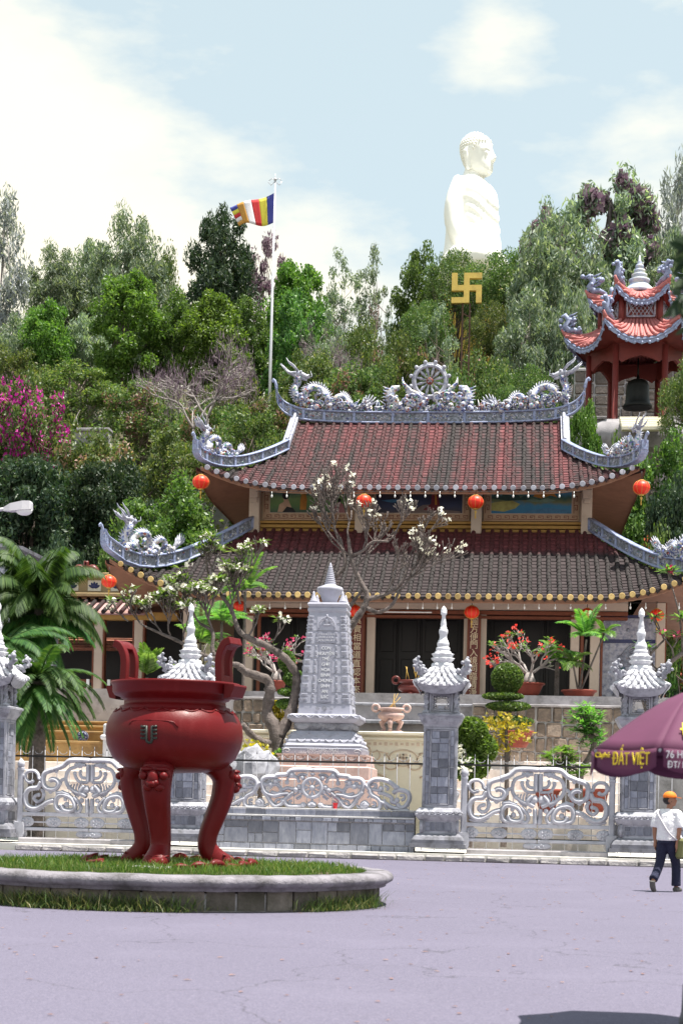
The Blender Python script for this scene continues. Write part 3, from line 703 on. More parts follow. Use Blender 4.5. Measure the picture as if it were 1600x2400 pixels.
for s_ in range(4):
    R = Matrix.Rotation(s_*PI/2, 4, 'Z'); st = len(q.v)
    for z, hh in ((3.385, .05), (3.885, .07)): q.box((0, -.33, z), (.60, .06, hh), .01)
    for u in (-.27, .27): q.box((u, -.33, 3.64), (.06, .06, .46), .01)
    for z, hh in ((3.44, .03), (3.83, .03)): q.box((0, -.345, z), (.46, .05, hh), .006)
    for u in (-.215, .215): q.box((u, -.345, 3.635), (.03, .05, .36), .006)
    # pierced cloud fretwork
    for u in (-1, 1):
        for cxx, czz in ((.175, 3.78), (.175, 3.50), (.10, 3.80), (.18, 3.70), (.18, 3.60), (.09, 3.47), (.03, 3.81), (.02, 3.465)):
            q.tube([(u*(cxx+.035*cos(a)), -.34, czz+.028*sin(a)) for a in np.linspace(0, 5.2, 8)], .011, 5)
    q.box((0, -.33, 3.52), (.16, .03, .08), .01)
    q.tube([(-.375, -.375, z) for z in np.linspace(3.36, 3.92, 15)], [.052+.012*sin(k*1.9) for k in range(15)], 8)
    q.tube([(-.375+.055*cos(k*.9), -.375+.055*sin(k*.9), 3.40+.034*k) for k in range(15)], .026, 6); q.ball((-.375, -.375, 3.40), (.085, .085, .05)); q.ball((-.33, -.43, 3.385), (.05, .05, .04)); q.ball((-.42, -.43, 3.385), (.05, .05, .04))
    q.xf(R, st)
q.build('lantern_box', 'stone_grey', P0)
def roofcap(parent, z0, z1, hw0, hw1, name='cap_roof'):
    """small stone roof, corners swept up, three courses of tiles on each face"""
    q = M(); n = 12
    def edge(s_, u, v, drop=0):
        hw = hw0+(hw1-hw0)*v; z = z0+(z1-z0)*(v**1.15)+.10*(abs(u)**2.6)*(1-v)**2-drop
        p = V((u*hw, -hw*(1+.03*abs(u)**3*(1-v)), z)); return Matrix.Rotation(s_*PI/2, 3, 'Z') @ p
    for s_ in range(4):
        q.grid(lambda a, b: edge(s_, a*2-1, b, .02), n, 8)
        q.grid(lambda a, b: edge(s_, a*2-1, 0, .02+.20*b)*1.0 + Matrix.Rotation(s_*PI/2, 3, 'Z') @ V((-(a*2-1)*hw0*.20*b, hw0*.20*b, 0)), n, 3)
    b = q.build(name, 'stone_grey', parent)
    t = M()
    for s_ in range(4):
        for row in range(3):
            v0, v1 = .02+row*.32, .02+(row+1)*.32+.03; k = 7-row
            for i in range(k):
                u = (i-(k-1)/2)/((k-1)/2)*.88 if k > 1 else 0
                A, B = edge(s_, u, v0), edge(s_, u*.93, min(v1, .99)); upv = V((0, 0, .008))
                t.tube([A+upv, (A+B)/2+upv, B], [.052-.004*row, .047, .042], 8)
                if row == 0:
                    dv = (A-B).normalized(); t.tube([A-dv*.005, A+dv*.02], .05, 10)
    t.build('roof_tiles', 'stone_white', b)
    return b, edge
cap, edge = roofcap(P0, 4.06, 4.50, .66, .26)
q = M()
for s_ in range(4):
    R = Matrix.Rotation(s_*PI/2+PI/4, 4, 'Z'); st = len(q.v)
    # little dragon curling up each corner ridge
    q.tube([(.38+.50*t, .0, 4.46-.30*t+.16*t*t*2) for t in np.linspace(0, 1.05, 8)], .05, 7)
    q.tube([(.78, 0, 4.30), (.74, .0, 4.42), (.82, 0, 4.50), (.90, 0, 4.46), (.90, 0, 4.58), (.84, 0, 4.66), (.90, .0, 4.72)], [.06, .065, .06, .055, .055, .055, .03], 7)
    q.ball((.93, 0, 4.64), .06); q.ball((.80, .06, 4.60), .05); q.ball((.80, -.06, 4.62), .05); q.ball((.70, .05, 4.46), .055); q.ball((.66, -.05, 4.42), .055); q.ball((.98, .03, 4.52), .045); q.ball((.86, .05, 4.74), .04); q.ball((.58, 0, 4.45), .05)
    q.xf(R, st)
q.build('corner_dragon', 'stone_grey', P0)
q = M(); q.sq([(.28, .28, 4.48), (.285, .285, 4.53), (.24, .24, 4.62), (.20, .20, 4.665)], bev=.1)
for s_ in range(4):
    st = len(q.v); R = Matrix.Rotation(s_*PI/2, 4, 'Z')
    for u in (-1, 1): q.ball((u*.11, -.225, 4.575), (.10, .06, .075))
    q.xf(R, st)
zz = lambda y: 6.1-(y-150)*.00147
k_ = .00147
q.lathe([(r*k_, zz(y)) for r, y in [(110, 1170), (112, 1140), (150, 1120), (172, 1075)]], n=24)
q.lathe([(r*k_, zz(y), d*k_) for r, y, d in [(120, 1130, 10), (165, 1085, 20), (175, 1050, 30), (150, 1040, 10), (160, 1000, 20), (165, 980, 34), (135, 965, 20), (120, 950, 18), (118, 932, 16)]], n=48, rn=8)
q.lathe([(r*k_, zz(y)) for r, y in [(110, 940), (122, 905), (118, 872), (98, 858), (98, 845), (106, 812), (100, 782), (88, 770), (88, 746), (72, 736), (62, 690), (66, 650), (80, 602), (75, 562), (58, 546), (58, 516), (46, 506), (52, 472), (42, 420), (32, 360), (33, 312), (52, 296), (52, 264), (50, 262), (54, 226), (32, 182), (3, 150)]], n=20)
q.build('finial', 'stone_white', P0)
P0.location = (XC_, WY, WZ)
P0['label'] = 'tall grey stone gate pillar with lantern cap, between carved wall panel and right-hand gate'
P0['group'] = 'gate pillars'
for xx, lb_ in ((XA, 'grey stone gate pillar cut by the left edge of the picture, beside the palm'), (XB, 'grey stone gate pillar standing half hidden behind the red cauldron'), (XD, 'grey stone gate pillar behind the maroon parasol and the walking man')):
    cpy = copy_tree(P0); cpy.location.x = xx; cpy['label'] = lb_
# carved scrollwork
def scroll(parent, name, paths, bosses, cx, z0, k, x0, y0, rz_=.13, r=.068, y=WY, m='stone_gate', mirror=True):
    q = M()
    for s_ in ((1, -1) if mirror else (1,)):
        for path in paths:
            pts = path if isinstance(path[0], tuple) else path[1]; rr = r if isinstance(path[0], tuple) else path[0]*1.2
            P = spline([(cx+s_*(a-x0)*k, y, z0+(y0-b)*k) for a, b in pts], 5); n = len(P)
            q.tube(P, [rr*(.8 if i in (0, n-1) else 1) for i in range(n)], 8, flat=1.5, up=(0, 1, 0))
            q.tube([p+V((0, -rr*1.3, 0)) for p in P], rr*.45, 6, up=(0, 1, 0))
        for b in bosses: q.ball((cx+s_*(b[0]-x0)*k, y-.03, z0+(y0-b[1])*k), ((b[2] if len(b) > 2 else 17)*k*1.2,)*3, 8, 5)
    return q.build(name, m, parent)
gk = 1/3.92/ppm
GP = [[(790, 126), (700, 122), (600, 126), (560, 150), (530, 178), (490, 196), (445, 212)],
      (.040, [(745, 165), (690, 168), (640, 188), (590, 210), (565, 245), (556, 300), (568, 350), (600, 385), (650, 420), (720, 440)]),
      (.034, [(636, 240), (655, 290), (690, 326), (770, 330)]), (.034, [(700, 215), (690, 250), (715, 285), (770, 290)]),
      [(445, 214), (390, 230), (350, 255), (338, 310), (350, 372), (400, 402), (460, 395), (488, 350), (470, 318), (430, 306), (400, 322)],
      (.038, [(488, 350), (515, 315), (550, 300)]), (.038, [(240, 330), (205, 338), (172, 310), (168, 265), (195, 235), (250, 232), (285, 260), (296, 300), (325, 310)]),
      [(320, 330), (290, 385), (225, 395), (188, 420), (170, 470), (180, 540), (215, 575), (270, 585), (330, 560), (390, 520), (450, 500)],
      (.038, [(325, 400), (345, 440), (335, 495), (292, 522), (255, 495), (268, 465), (300, 455)]),
      [(520, 545), (545, 590), (610, 600), (648, 575), (640, 520), (600, 470), (520, 452), (480, 475), (464, 525), (480, 585), (540, 606), (610, 604)],
      (.050, [(772, 625), (768, 560), (765, 480)]), (.042, [(640, 470), (680, 515), (708, 560), (690, 605), (655, 608)]), (.042, [(470, 435), (530, 430), (600, 450)]),
      (.05, [(770, 160), (768, 240), (770, 330)]), (.06, [(740, 360), (700, 420), (760, 460)]),
      (.018, [(700, 340), (680, 390), (700, 450)]), (.018, [(670, 340), (655, 395), (690, 460)]), (.018, [(640, 345), (630, 400), (680, 470)]), (.018, [(610, 350), (605, 400), (660, 460)]),
      (.02, [(240, 370), (255, 395), (245, 415)]), (.02, [(265, 365), (280, 392), (270, 415)]), (.02, [(290, 365), (300, 390), (290, 412)]), (.02, [(270, 545), (285, 580), (275, 610)]), (.02, [(300, 545), (315, 575), (310, 605)]), (.02, [(330, 535), (345, 565), (340, 590)]), (.03, [(170, 590), (220, 605), (280, 610), (330, 590)])]
GB = [(380, 226), (465, 228), (238, 330), (325, 300), (505, 345), (350, 452), (300, 456), (560, 492), (572, 540, 22), (415, 425), (163, 460), (160, 280), (480, 435), (690, 170, 24), (655, 165, 16), (740, 415, 20), (760, 385, 24), (590, 380), (645, 245, 16), (285, 520), (430, 310), (530, 425), (420, 505), (715, 500, 20), (760, 400, 28), (660, 605, 18)]
def gate(cx, label):
    z0 = WZ+(860-625)*gk-.02
    G = thing('stone_gate', label, 'gate', (cx, WY, WZ), group='carved double gates')
    for s_ in (-1, 1):
        L = M(); X = lambda a: cx+s_*(790-a)*gk
        Z = lambda b: z0+(625-b)*gk
        for b0, b1, d in ((618, 655, .12), (762, 792, .12)): L.box(((X(786)+X(140))/2, WY, (Z(b0)+Z(b1))/2), (abs(X(786)-X(140)), d, Z(b0)-Z(b1)), .015)
        for ca, hw in ((180, 75), (445, 78), (715, 75)):
            if ca == 180: ca, hw = 190, 70
            L.ball((X(ca), WY, Z(710)), (hw*gk, .05, 52*gk), 12, 6)
            for da, db in ((-28, -14), (0, -26), (28, -14), (-28, 16), (0, 8), (28, 16), (8, 30)): L.ball((X(ca+da), WY-.045, Z(710+db)), (13*gk,)*3, 7, 4)
        L.tube([(X(a), WY, Z(712)) for a in (150, 300, 620, 780)], .022, 6)
        L.ball((X(735), WY, Z(820)), (75*gk, .06, 36*gk), 12, 6); L.tube([(X(750+26*cos(a)*(1-a/9)), WY-.05, Z(820+24*sin(a)*(1-a/9))) for a in np.linspace(0, 6.5, 12)], .022, 6)
        leaf = L.build('gate_leaf', 'stone_gate', G)
        scroll(leaf, 'scrollwork', [p if isinstance(p[0], tuple) else p for p in ([(a, b) for a, b in pp] if isinstance(pp[0], tuple) else (pp[0], pp[1]) for pp in GP)] if s_ < 0 else [([(1580-a, b) for a, b in pp] if isinstance(pp[0], tuple) else (pp[0], [(1580-a, b) for a, b in pp[1]])) for pp in GP],
               GB if s_ < 0 else [(1580-b[0],)+tuple(b[1:]) for b in GB], cx, z0, gk, 790, 625, mirror=False)
        T = M(); px_ = X(122); T.sq([(.09, .09, Z(760)), (.09, .09, Z(720)), (.075, .075, Z(700)), (.072, .072, Z(228)), (.085, .085, Z(224)), (.085, .085, Z(205)), (.075, .075, Z(200))], (px_, WY, 0), .03)
        T.lathe([(.075, Z(200)), (.098, Z(172)), (.09, Z(152)), (.05, Z(130)), (.004, Z(112))], (px_, WY, 0), 12)
        T.prism([(X(160), Z(862)), (X(85), Z(862)), (X(78), Z(760)), (X(80), Z(705)), (X(100), Z(712)), (X(165), Z(712)), (X(172), Z(760)), (X(172), Z(830))], WY-.16, WY+.16)
        T.build('post', 'stone_gate', G)
    th = M(); th.box((cx, WY-.05, WZ-.10), (GW-1.42, .75, .17), .02); th.build('threshold', 'pale_concrete', G)
    return G
gate((XC_+XD)/2, 'grey carved double gate with dragon face and scrolls, right of the tall pillar')
gate((XA+XB)/2, 'grey carved double gate with scrolls, left of and partly behind the cauldron')
# wall panel between pillars B and C
def panel_wall(x0, x1, label, carved=True):
    wl_ = thing('garden_wall', label, 'wall', ((x0+x1)/2, WY, .0), group='slate clad garden walls')
    q = M(); q.box(((x0+x1)/2, WY+.02, .58), (x1-x0, .46, 1.20)); core = q.build('core', 'mortar', wl_)
    r = random.Random(int(x0*10))
    x = x0
    cols = []
    while x < x1-.2:
        wdt = min(r.uniform(.32, .62), x1-x); cols.append((x, x+wdt)); x += wdt
    for a, b in cols:
        t = r.random()
        if t < .3: R4 = [(a, .335, b, .89)]
        elif t < .65: zc_ = r.uniform(.52, .72); R4 = [(a, .335, b, zc_), (a, zc_, b, .89)]
        else: zc_ = r.uniform(.5, .72); mc = a+(b-a)*r.uniform(.4, .6); R4 = ([(a, .335, mc, zc_), (mc, .335, b, zc_), (a, zc_, b, .89)] if r.random() < .5 else [(a, .335, b, zc_), (a, zc_, mc, .89), (mc, zc_, b, .89)])
        for q4 in R4: slab(wl_, *q4, WY-.215, .008, .05)
    for z0, z1, yy, dd, mn, mx in ((.15, .32, WY-.235, .06, .16, .5), (.91, 1.00, WY-.25, .09, .12, .3), (1.05, 1.20, WY-.20, .06, .3, .8)):
        x = x0
        while x < x1-.02:
            x2 = min(x1, x+r.uniform(mn, mx)); slab(wl_, x, z0, x2, z1, yy, .007, dd); x = x2
    q = M(); q.box(((x0+x1)/2, WY, 1.025), (x1-x0, .60, .045), .01); q.box(((x0+x1)/2, WY, 1.215), (x1-x0, .42, .03), .01); q.build('coping', 'mortar', wl_)
    return wl_
wallBC = panel_wall(XB+.6, XC_-.6, 'slate clad wall with carved wheel screen between two pillars, behind the cauldron')
pk = 1/3.267/ppm
RP = [[(692, 84), (780, 82), (860, 86), (890, 104), (910, 124), (985, 130), (1005, 146), (1080, 150), (1112, 178), (1108, 232), (1080, 282), (1010, 302), (950, 288), (890, 282)],
      (.036, [(860, 130), (822, 150), (802, 190)]), (.03, [(860, 128), (895, 150), (905, 180)]),
      (.04, [(1095, 215), (1040, 208), (985, 214), (945, 250), (900, 236), (850, 246), (800, 236)]),
      (.04, [(965, 240), (950, 265), (985, 285), (1040, 270)]),
      [(850, 270), (885, 300), (922, 335), (895, 382), (820, 388), (762, 376), (745, 362)],
      [(1112, 255), (1065, 310), (1040, 352), (1000, 388), (952, 372), (928, 338)],
      [(1130, 195), (1165, 232), (1182, 275), (1242, 312), (1258, 362), (1230, 398), (1135, 392), (1104, 366), (1130, 342), (1162, 370)],
      [(1160, 238), (1163, 182), (1212, 150), (1290, 154), (1350, 182), (1392, 220)], (.036, [(1262, 240), (1210, 236), (1170, 228)]),
      (.042, [(1258, 258), (1312, 276), (1352, 300), (1352, 332), (1395, 342)]), [(1360, 262), (1395, 236), (1445, 236), (1490, 262), (1496, 312), (1462, 370), (1420, 376), (1398, 345)],
      [(1255, 330), (1310, 352), (1352, 378), (1420, 392), (1480, 402)],
      (.02, [(770, 280), (800, 300), (830, 320)]), (.02, [(790, 262), (820, 285), (850, 305)]), (.02, [(780, 300), (800, 318), (820, 330)]), (.02, [(1150, 250), (1170, 280), (1150, 305)]), (.02, [(1180, 245), (1200, 275), (1185, 305)]), (.02, [(1350, 370), (1375, 390), (1365, 412)]), (.02, [(1385, 372), (1405, 392), (1395, 415)]), (.03, [(1040, 180), (1065, 190), (1060, 215)]), (.03, [(960, 180), (985, 170), (990, 195), (965, 205)]), (.03, [(1180, 195), (1215, 190), (1220, 215), (1195, 220)]), (.03, [(1290, 200), (1320, 215), (1310, 240)]), (.03, [(1420, 280), (1450, 275), (1455, 305), (1430, 320)]), (.03, [(960, 330), (990, 340), (1000, 365)]), (.03, [(860, 340), (885, 350), (870, 375)]), (.03, [(1060, 370), (1090, 390), (1120, 395)]), (.03, [(740, 130), (770, 120), (800, 125), (815, 140)]), (.03, [(1290, 310), (1300, 370), (1320, 395)]), (.03, [(1190, 340), (1215, 345), (1215, 370), (1190, 370)])]
RB = [(865, 128, 22), (775, 150, 18), (800, 225, 20), (790, 262, 16), (885, 300, 20), (1000, 185, 20), (1040, 212, 22), (1090, 215, 18), (1225, 155, 18), (1260, 225, 20), (1395, 318, 20), (1135, 365, 26), (765, 375, 22), (1000, 390, 18), (905, 190, 16), (1250, 260, 14), (830, 250, 22), (690, 150, 14), (1475, 405, 20), (940, 340, 18), (1395, 215, 18)]
cxw = (XB+XC_)/2; z0w = 1.23
sc_ = scroll(wallBC, 'carved_screen', [(p[0], [(a, b) for a, b in p[1]]) if not isinstance(p[0], tuple) else p for p in RP], RB, cxw, z0w, pk*.93, 692, 400, r=.06)
q = M(); wk = pk*.93; wc = V((cxw, WY-.05, z0w+(400-230)*wk))
q.tube([wc+V((78*wk*cos(a), 0, 78*wk*sin(a))) for a in np.linspace(0, 2*PI, 41)[:-1]], 17*wk, 10, loop=True, up=(0, 1, 0), flat=1.3); q.ball(wc, (28*wk, .09, 28*wk))
for i in range(8):
    a = 2*PI*i/8+PI/8*0; e = V((cos(a), 0, sin(a))); q.tube([wc+e*20*wk, wc+e*72*wk], [5*wk, 5*wk], 6); q.tube([wc+e*34*wk, wc+e*46*wk, wc+e*60*wk, wc+e*70*wk], [6*wk, 14*wk, 17*wk, 8*wk], 7)
for u in (-1, 1): q.ball(wc+V((u*85*wk, 0, 82*wk)), 20*wk)
q.ball(wc+V((0, 0, 112*wk)), (22*wk, .06, 14*wk)); q.ball(wc+V((0, 0, -140*wk)), (40*wk, .08, 32*wk)); q.ball(wc+V((-20*wk, -.05, -145*wk)), 14*wk); q.ball(wc+V((20*wk, -.05, -145*wk)), 14*wk); q.tube([wc+V((0, 0, -95*wk)), wc+V((0, 0, -160*wk))], .03)
q.build('wheel', 'stone_gate', sc_)
panel_wall(XD+.6, XD+4.2, 'slate clad wall continuing right of the last pillar, behind the walking man')
q = M(); zc0 = 1.235; q.lathe([(.045, 0), (.062, .14), (.066, .145), (.058, .145), (.042, .012), (0, .01)], n=16); p = at(785, 1905, WY-.1)
tag(q.build('plastic_cup', 'plastic_red', None, (p.x, WY-.12, 1.232)), 'small bright red plastic cup left standing on the wall coping', 'cup')
# iron fence behind
fc = thing('iron_fence', 'thin iron picket fence with dark rail standing just behind gates and wall', 'fence', (0, 42.1, .2))
q = M(); q.box(((XA+XD)/2+1, 42.1, 2.44), (XD-XA+8, .04, .05)); q.box(((XA+XD)/2+1, 42.1, .55), (XD-XA+8, .035, .04)); q.build('rail', 'black_iron', fc)
q = M(); q.tube([(0, 0, .2), (0, 0, 2.62)], .012, 5); q.tube([(0, 0, 2.62), (0, 0, 2.72)], [.016, .002], 5)
q.tube([(.16+.1*cos(a), 0, 2.57+.07*sin(a)) for a in np.linspace(PI, 2*PI, 7)], .008, 4)
me = q.mesh('picket', 'grey_iron')
x = XA-2
while x < XD+4: link('picket', me, fc, (x, 42.1, 0)); x += .335
# ---------------------------------------------------------------- temple
T0 = at(1003, 1655, 58); XT = at(1003, 990, 66).x
TFZ = T0.z                                                   # terrace level
temple = thing('temple', 'two-tiered temple hall with dark red tiled roofs, mosaic dragons and painted upper panels', 'temple', (XT, 62, TFZ))
EY, EZ = 56.0, at(1003, 1401, 56).z
LY1, LZ1 = 61.5, at(1003, 1246, 61.5).z
LW0, LW1 = XT-at(262, 1330, 56).x, XT-at(592, 1240, 61.5).x
UY, UZ = 59.7, at(1003, 1147, 59.7).z
RY, RZ = 66.2, at(1003, 992, 66.2).z
UW0, UWG, UVG = XT-at(474, 1100, 59.7).x, XT-at(694, 1000, 66.2).x, .60
BYC = 66.2                                                   # depth centre of the hall
class Roof:
    def __init__(s, y0, z0, y1, z1, w0, w1, vg, lift, lw, mt, nseg):
        s.__dict__.update(locals())
    def hw(s, v): return s.w0+(s.w1-s.w0)*min(1, v/s.vg)
    def vmax(s, x):
        a = abs(x)
        return 1.0 if a <= s.w1 else max(0, (s.w0-a)/(s.w0-s.w1)*s.vg)
    def pt(s, x, v, up=0):
        e = max(0, (abs(x)-(s.w0-s.lw))/s.lw); l = s.lift*e**2.5*(1-v)**3
        y = s.y0+(s.y1-s.y0)*v-.35*e**2*(1-v); z = s.z0+(s.z1-s.z0)*(.80*v+.20*v*v)+l+up
        return V((XT+x, y, z))
    def side(s, t, v, sgn, up=0):
        """side slope: t runs front to back"""
        hy0 = BYC-s.y0; hv = s.vg; w = s.hw(v*hv)
        yy = hy0*(1-v*hv)*t; e = max(0, (abs(t)-.55)/.45)
        return V((XT+sgn*(w+.25*e*e*(1-v)), BYC+yy, s.z0+(s.z1-s.z0)*(.80*v*hv+.20*(v*hv)**2)+s.lift*e**2.5*(1-v)**3+up))
lowR = Roof(EY, EZ, LY1, LZ1, LW0, LW1, 1.0, 1.25, 4.6, 'roof_tile_lower', 20)
uppR = Roof(UY, UZ, RY, RZ, UW0, UWG, UVG, .80, 4.0, 'roof_tile_upper', 24)
def half_tile(r0_, r1_, L):
    q = M(); n = 7
    A = [(r0_*cos(a), 0, r0_*sin(a)) for a in np.linspace(-.25, PI+.25, n)]; B = [(r1_*cos(a), L, r1_*sin(a)) for a in np.linspace(-.25, PI+.25, n)]
    q.add(A+B, [(i, i+1, n+i+1, n+i) for i in range(n-1)][::1], True); q.add(A+[(0, .0, -.02)], [tuple(range(n))], False)
    return q
def build_roof(R, name, discmat, indiv_courses, side_rows=True):
    part = M(); nv = R.nseg; nu = 36
    # pan tile bed, one step at each course
    rows = []
    for k in range(nv):
        for v, u in ((k/nv, .03), ((k+1)/nv-.001, -.005)):
            h = R.hw(v); rows.append([R.pt(h*(2*i/nu-1), v, u) for i in range(nu+1)])
    part.add([p for r in rows for p in r], [(j*(nu+1)+i, j*(nu+1)+i+1, (j+1)*(nu+1)+i+1, (j+1)*(nu+1)+i) for j in range(len(rows)-1) for i in range(nu)], False)
    for sgn in (-1, 1):
        part.grid(lambda a, b: R.side((a*2-1)*sgn*-1, b, sgn, .01), 24, 12)
    bk = M()
    part.grid(lambda a, b: (lambda p: V((p.x, 2*BYC-p.y, p.z)))(R.pt(-(a*2-1)*R.hw(b), b, .01)), 30, 12)
    if R.vg < 1:
        for sgn in (-1, 1):      # gable wall
            hv = R.vg; part.add([R.pt(sgn*R.w1, hv), (R.pt(sgn*R.w1, hv)+V((0, 2*(BYC-R.pt(0, hv).y), 0))), R.pt(sgn*R.w1, 1)], [(0, 1, 2)])
    ro = part.build(name, R.mt.replace('tile', 'pan'), temple)
    sp = .347 if R is lowR else .353
    nrow = int(R.w0/sp); L = (R.pt(0, 1)-R.pt(0, 0)).length/nv*1.12
    tile = half_tile(.088, .074, 1.0); tme = half_tile(.088, .074, L); tmesh = tme.mesh('roof_tile', R.mt)
    disc = M(); disc.lathe([(0, -.0), (.085, 0), (.105, .01), (.105, .05), (.09, .06)], n=12); disc.xf(Matrix.Rotation(PI/2, 4, 'X'))
    dme = disc.mesh('eave_tile_end', discmat)
    drip = M(); drip.prism([(-.085, .03), (.085, .03), (.085, -.02), (.03, -.075), (0, -.11), (-.03, -.075), (-.085, -.02)], -.015, .015); dpm = drip.mesh('drip_tile', R.mt)
    rest = M(); rr = random.Random(3); cnt = 0
    for i in range(-nrow, nrow+1):
        x = i*sp+rr.uniform(-.022, .022); vm = R.vmax(x)
        if vm < .02: continue
        n = max(1, int(vm*nv))
        for k in range(n):
            v0 = k/nv; a = R.pt(x, v0, .035); b = R.pt(x, min(vm, (k+1)/nv), .035); d = b-a; ang = math.atan2(d.z, d.y)
            if k < indiv_courses and abs(i) <= 37:
                link('roof_tile', tmesh, ro, a, (ang, rr.uniform(-.06, .06), rr.uniform(-.07, .07)))
            else:
                st = len(rest.v); s1 = rr.uniform(.96, 1.05)
                rest.v += []
                rest.add(tme.v, tme.f[:-1], True); rest.add(tme.v[-8:], [tuple(range(7))], False)
                mt_ = Matrix.Translation(a) @ Matrix.Rotation(ang, 4, 'X') @ Matrix.Rotation(rr.uniform(-.06, .06), 4, 'Z') @ Matrix.Scale(s1, 4, (1, 0, 0)); rest.xf(mt_, st)
        e = R.pt(x, 0, .04); link('eave_tile_end', dme, ro, e+V((0, -.03, .01)), (rr.uniform(-.15, .1), 0, 0), (rr.uniform(.92, 1.05),)*3)
        e2 = R.pt(x+sp/2, 0, -.0)
        if abs(x+sp/2) < R.w0: link('drip_tile', dpm, ro, e2+V((0, -.03, 0)), (0, rr.uniform(-.1, .1), 0))
    for sgn in (-1, 1):         # rows down the two side slopes
        hy = BYC-R.y0; m_ = int(hy/sp)
        for i in range(-m_, m_+1):
            t = i*sp/hy; vv = min(1, (1-abs(t))/max(1e-6, R.vg))
            if vv < .05: continue
            P = []
            for b in np.linspace(0, 1, 7):
                v = b*vv; tt = t/(1-v*R.vg) if v*R.vg < .999 else 0; P.append(R.side(max(-1, min(1, tt)), v, sgn, .04))
            rest.tube(P, .08, 6)
    tag(rest.build('roof_tile_field', R.mt, ro), kind='stuff')
    # eave board, soffit and rafters below the tiles
    sf = M()
    off_ = .12
    hyy = BYC-R.y0; ins = 2.3; zi = R.z0+.28
    for sgn in (1, -1):
        fl_ = lambda p, s_=sgn: V((p.x, BYC+(p.y-BYC)*s_, p.z))
        sf.grid(lambda a, b: fl_(R.pt(-sgn*R.w0*(a*2-1), 0, -off_).lerp(V((XT-sgn*(R.w0-ins)*(a*2-1), R.y0+ins, zi)), b)), 30, 2)
        sf.grid(lambda a, b: fl_(R.pt(sgn*R.w0*(a*2-1), 0, -.02)+V((0, .02, -b*.15))), 30, 1)
        sf.grid(lambda a, b: R.side((a*2-1)*sgn, 0, sgn, -off_).lerp(V((XT+sgn*(R.w0-ins), BYC+(hyy-ins)*(a*2-1)*sgn, zi)), b), 20, 2)
        sf.grid(lambda a, b: R.side(-(a*2-1)*sgn, 0, sgn, -.02)+V((-sgn*.02, 0, -b*.15)), 20, 1)
    sf.build('soffit', 'soffit_tan', ro)
    return ro
lroof = build_roof(lowR, 'lower_roof', 'ochre_disc' if 'ochre_disc' in MATS else mat('ochre_disc', (.52, .36, .14), .7, .2, 8, .2, 30, dirt=(.28, .17, .06), damt=.35), 4)
uroof = build_roof(uppR, 'upper_roof', mat('grey_disc', (.34, .34, .40), .7, .2, 8, .2, 30, dirt=(.14, .13, .14), damt=.4), 0)
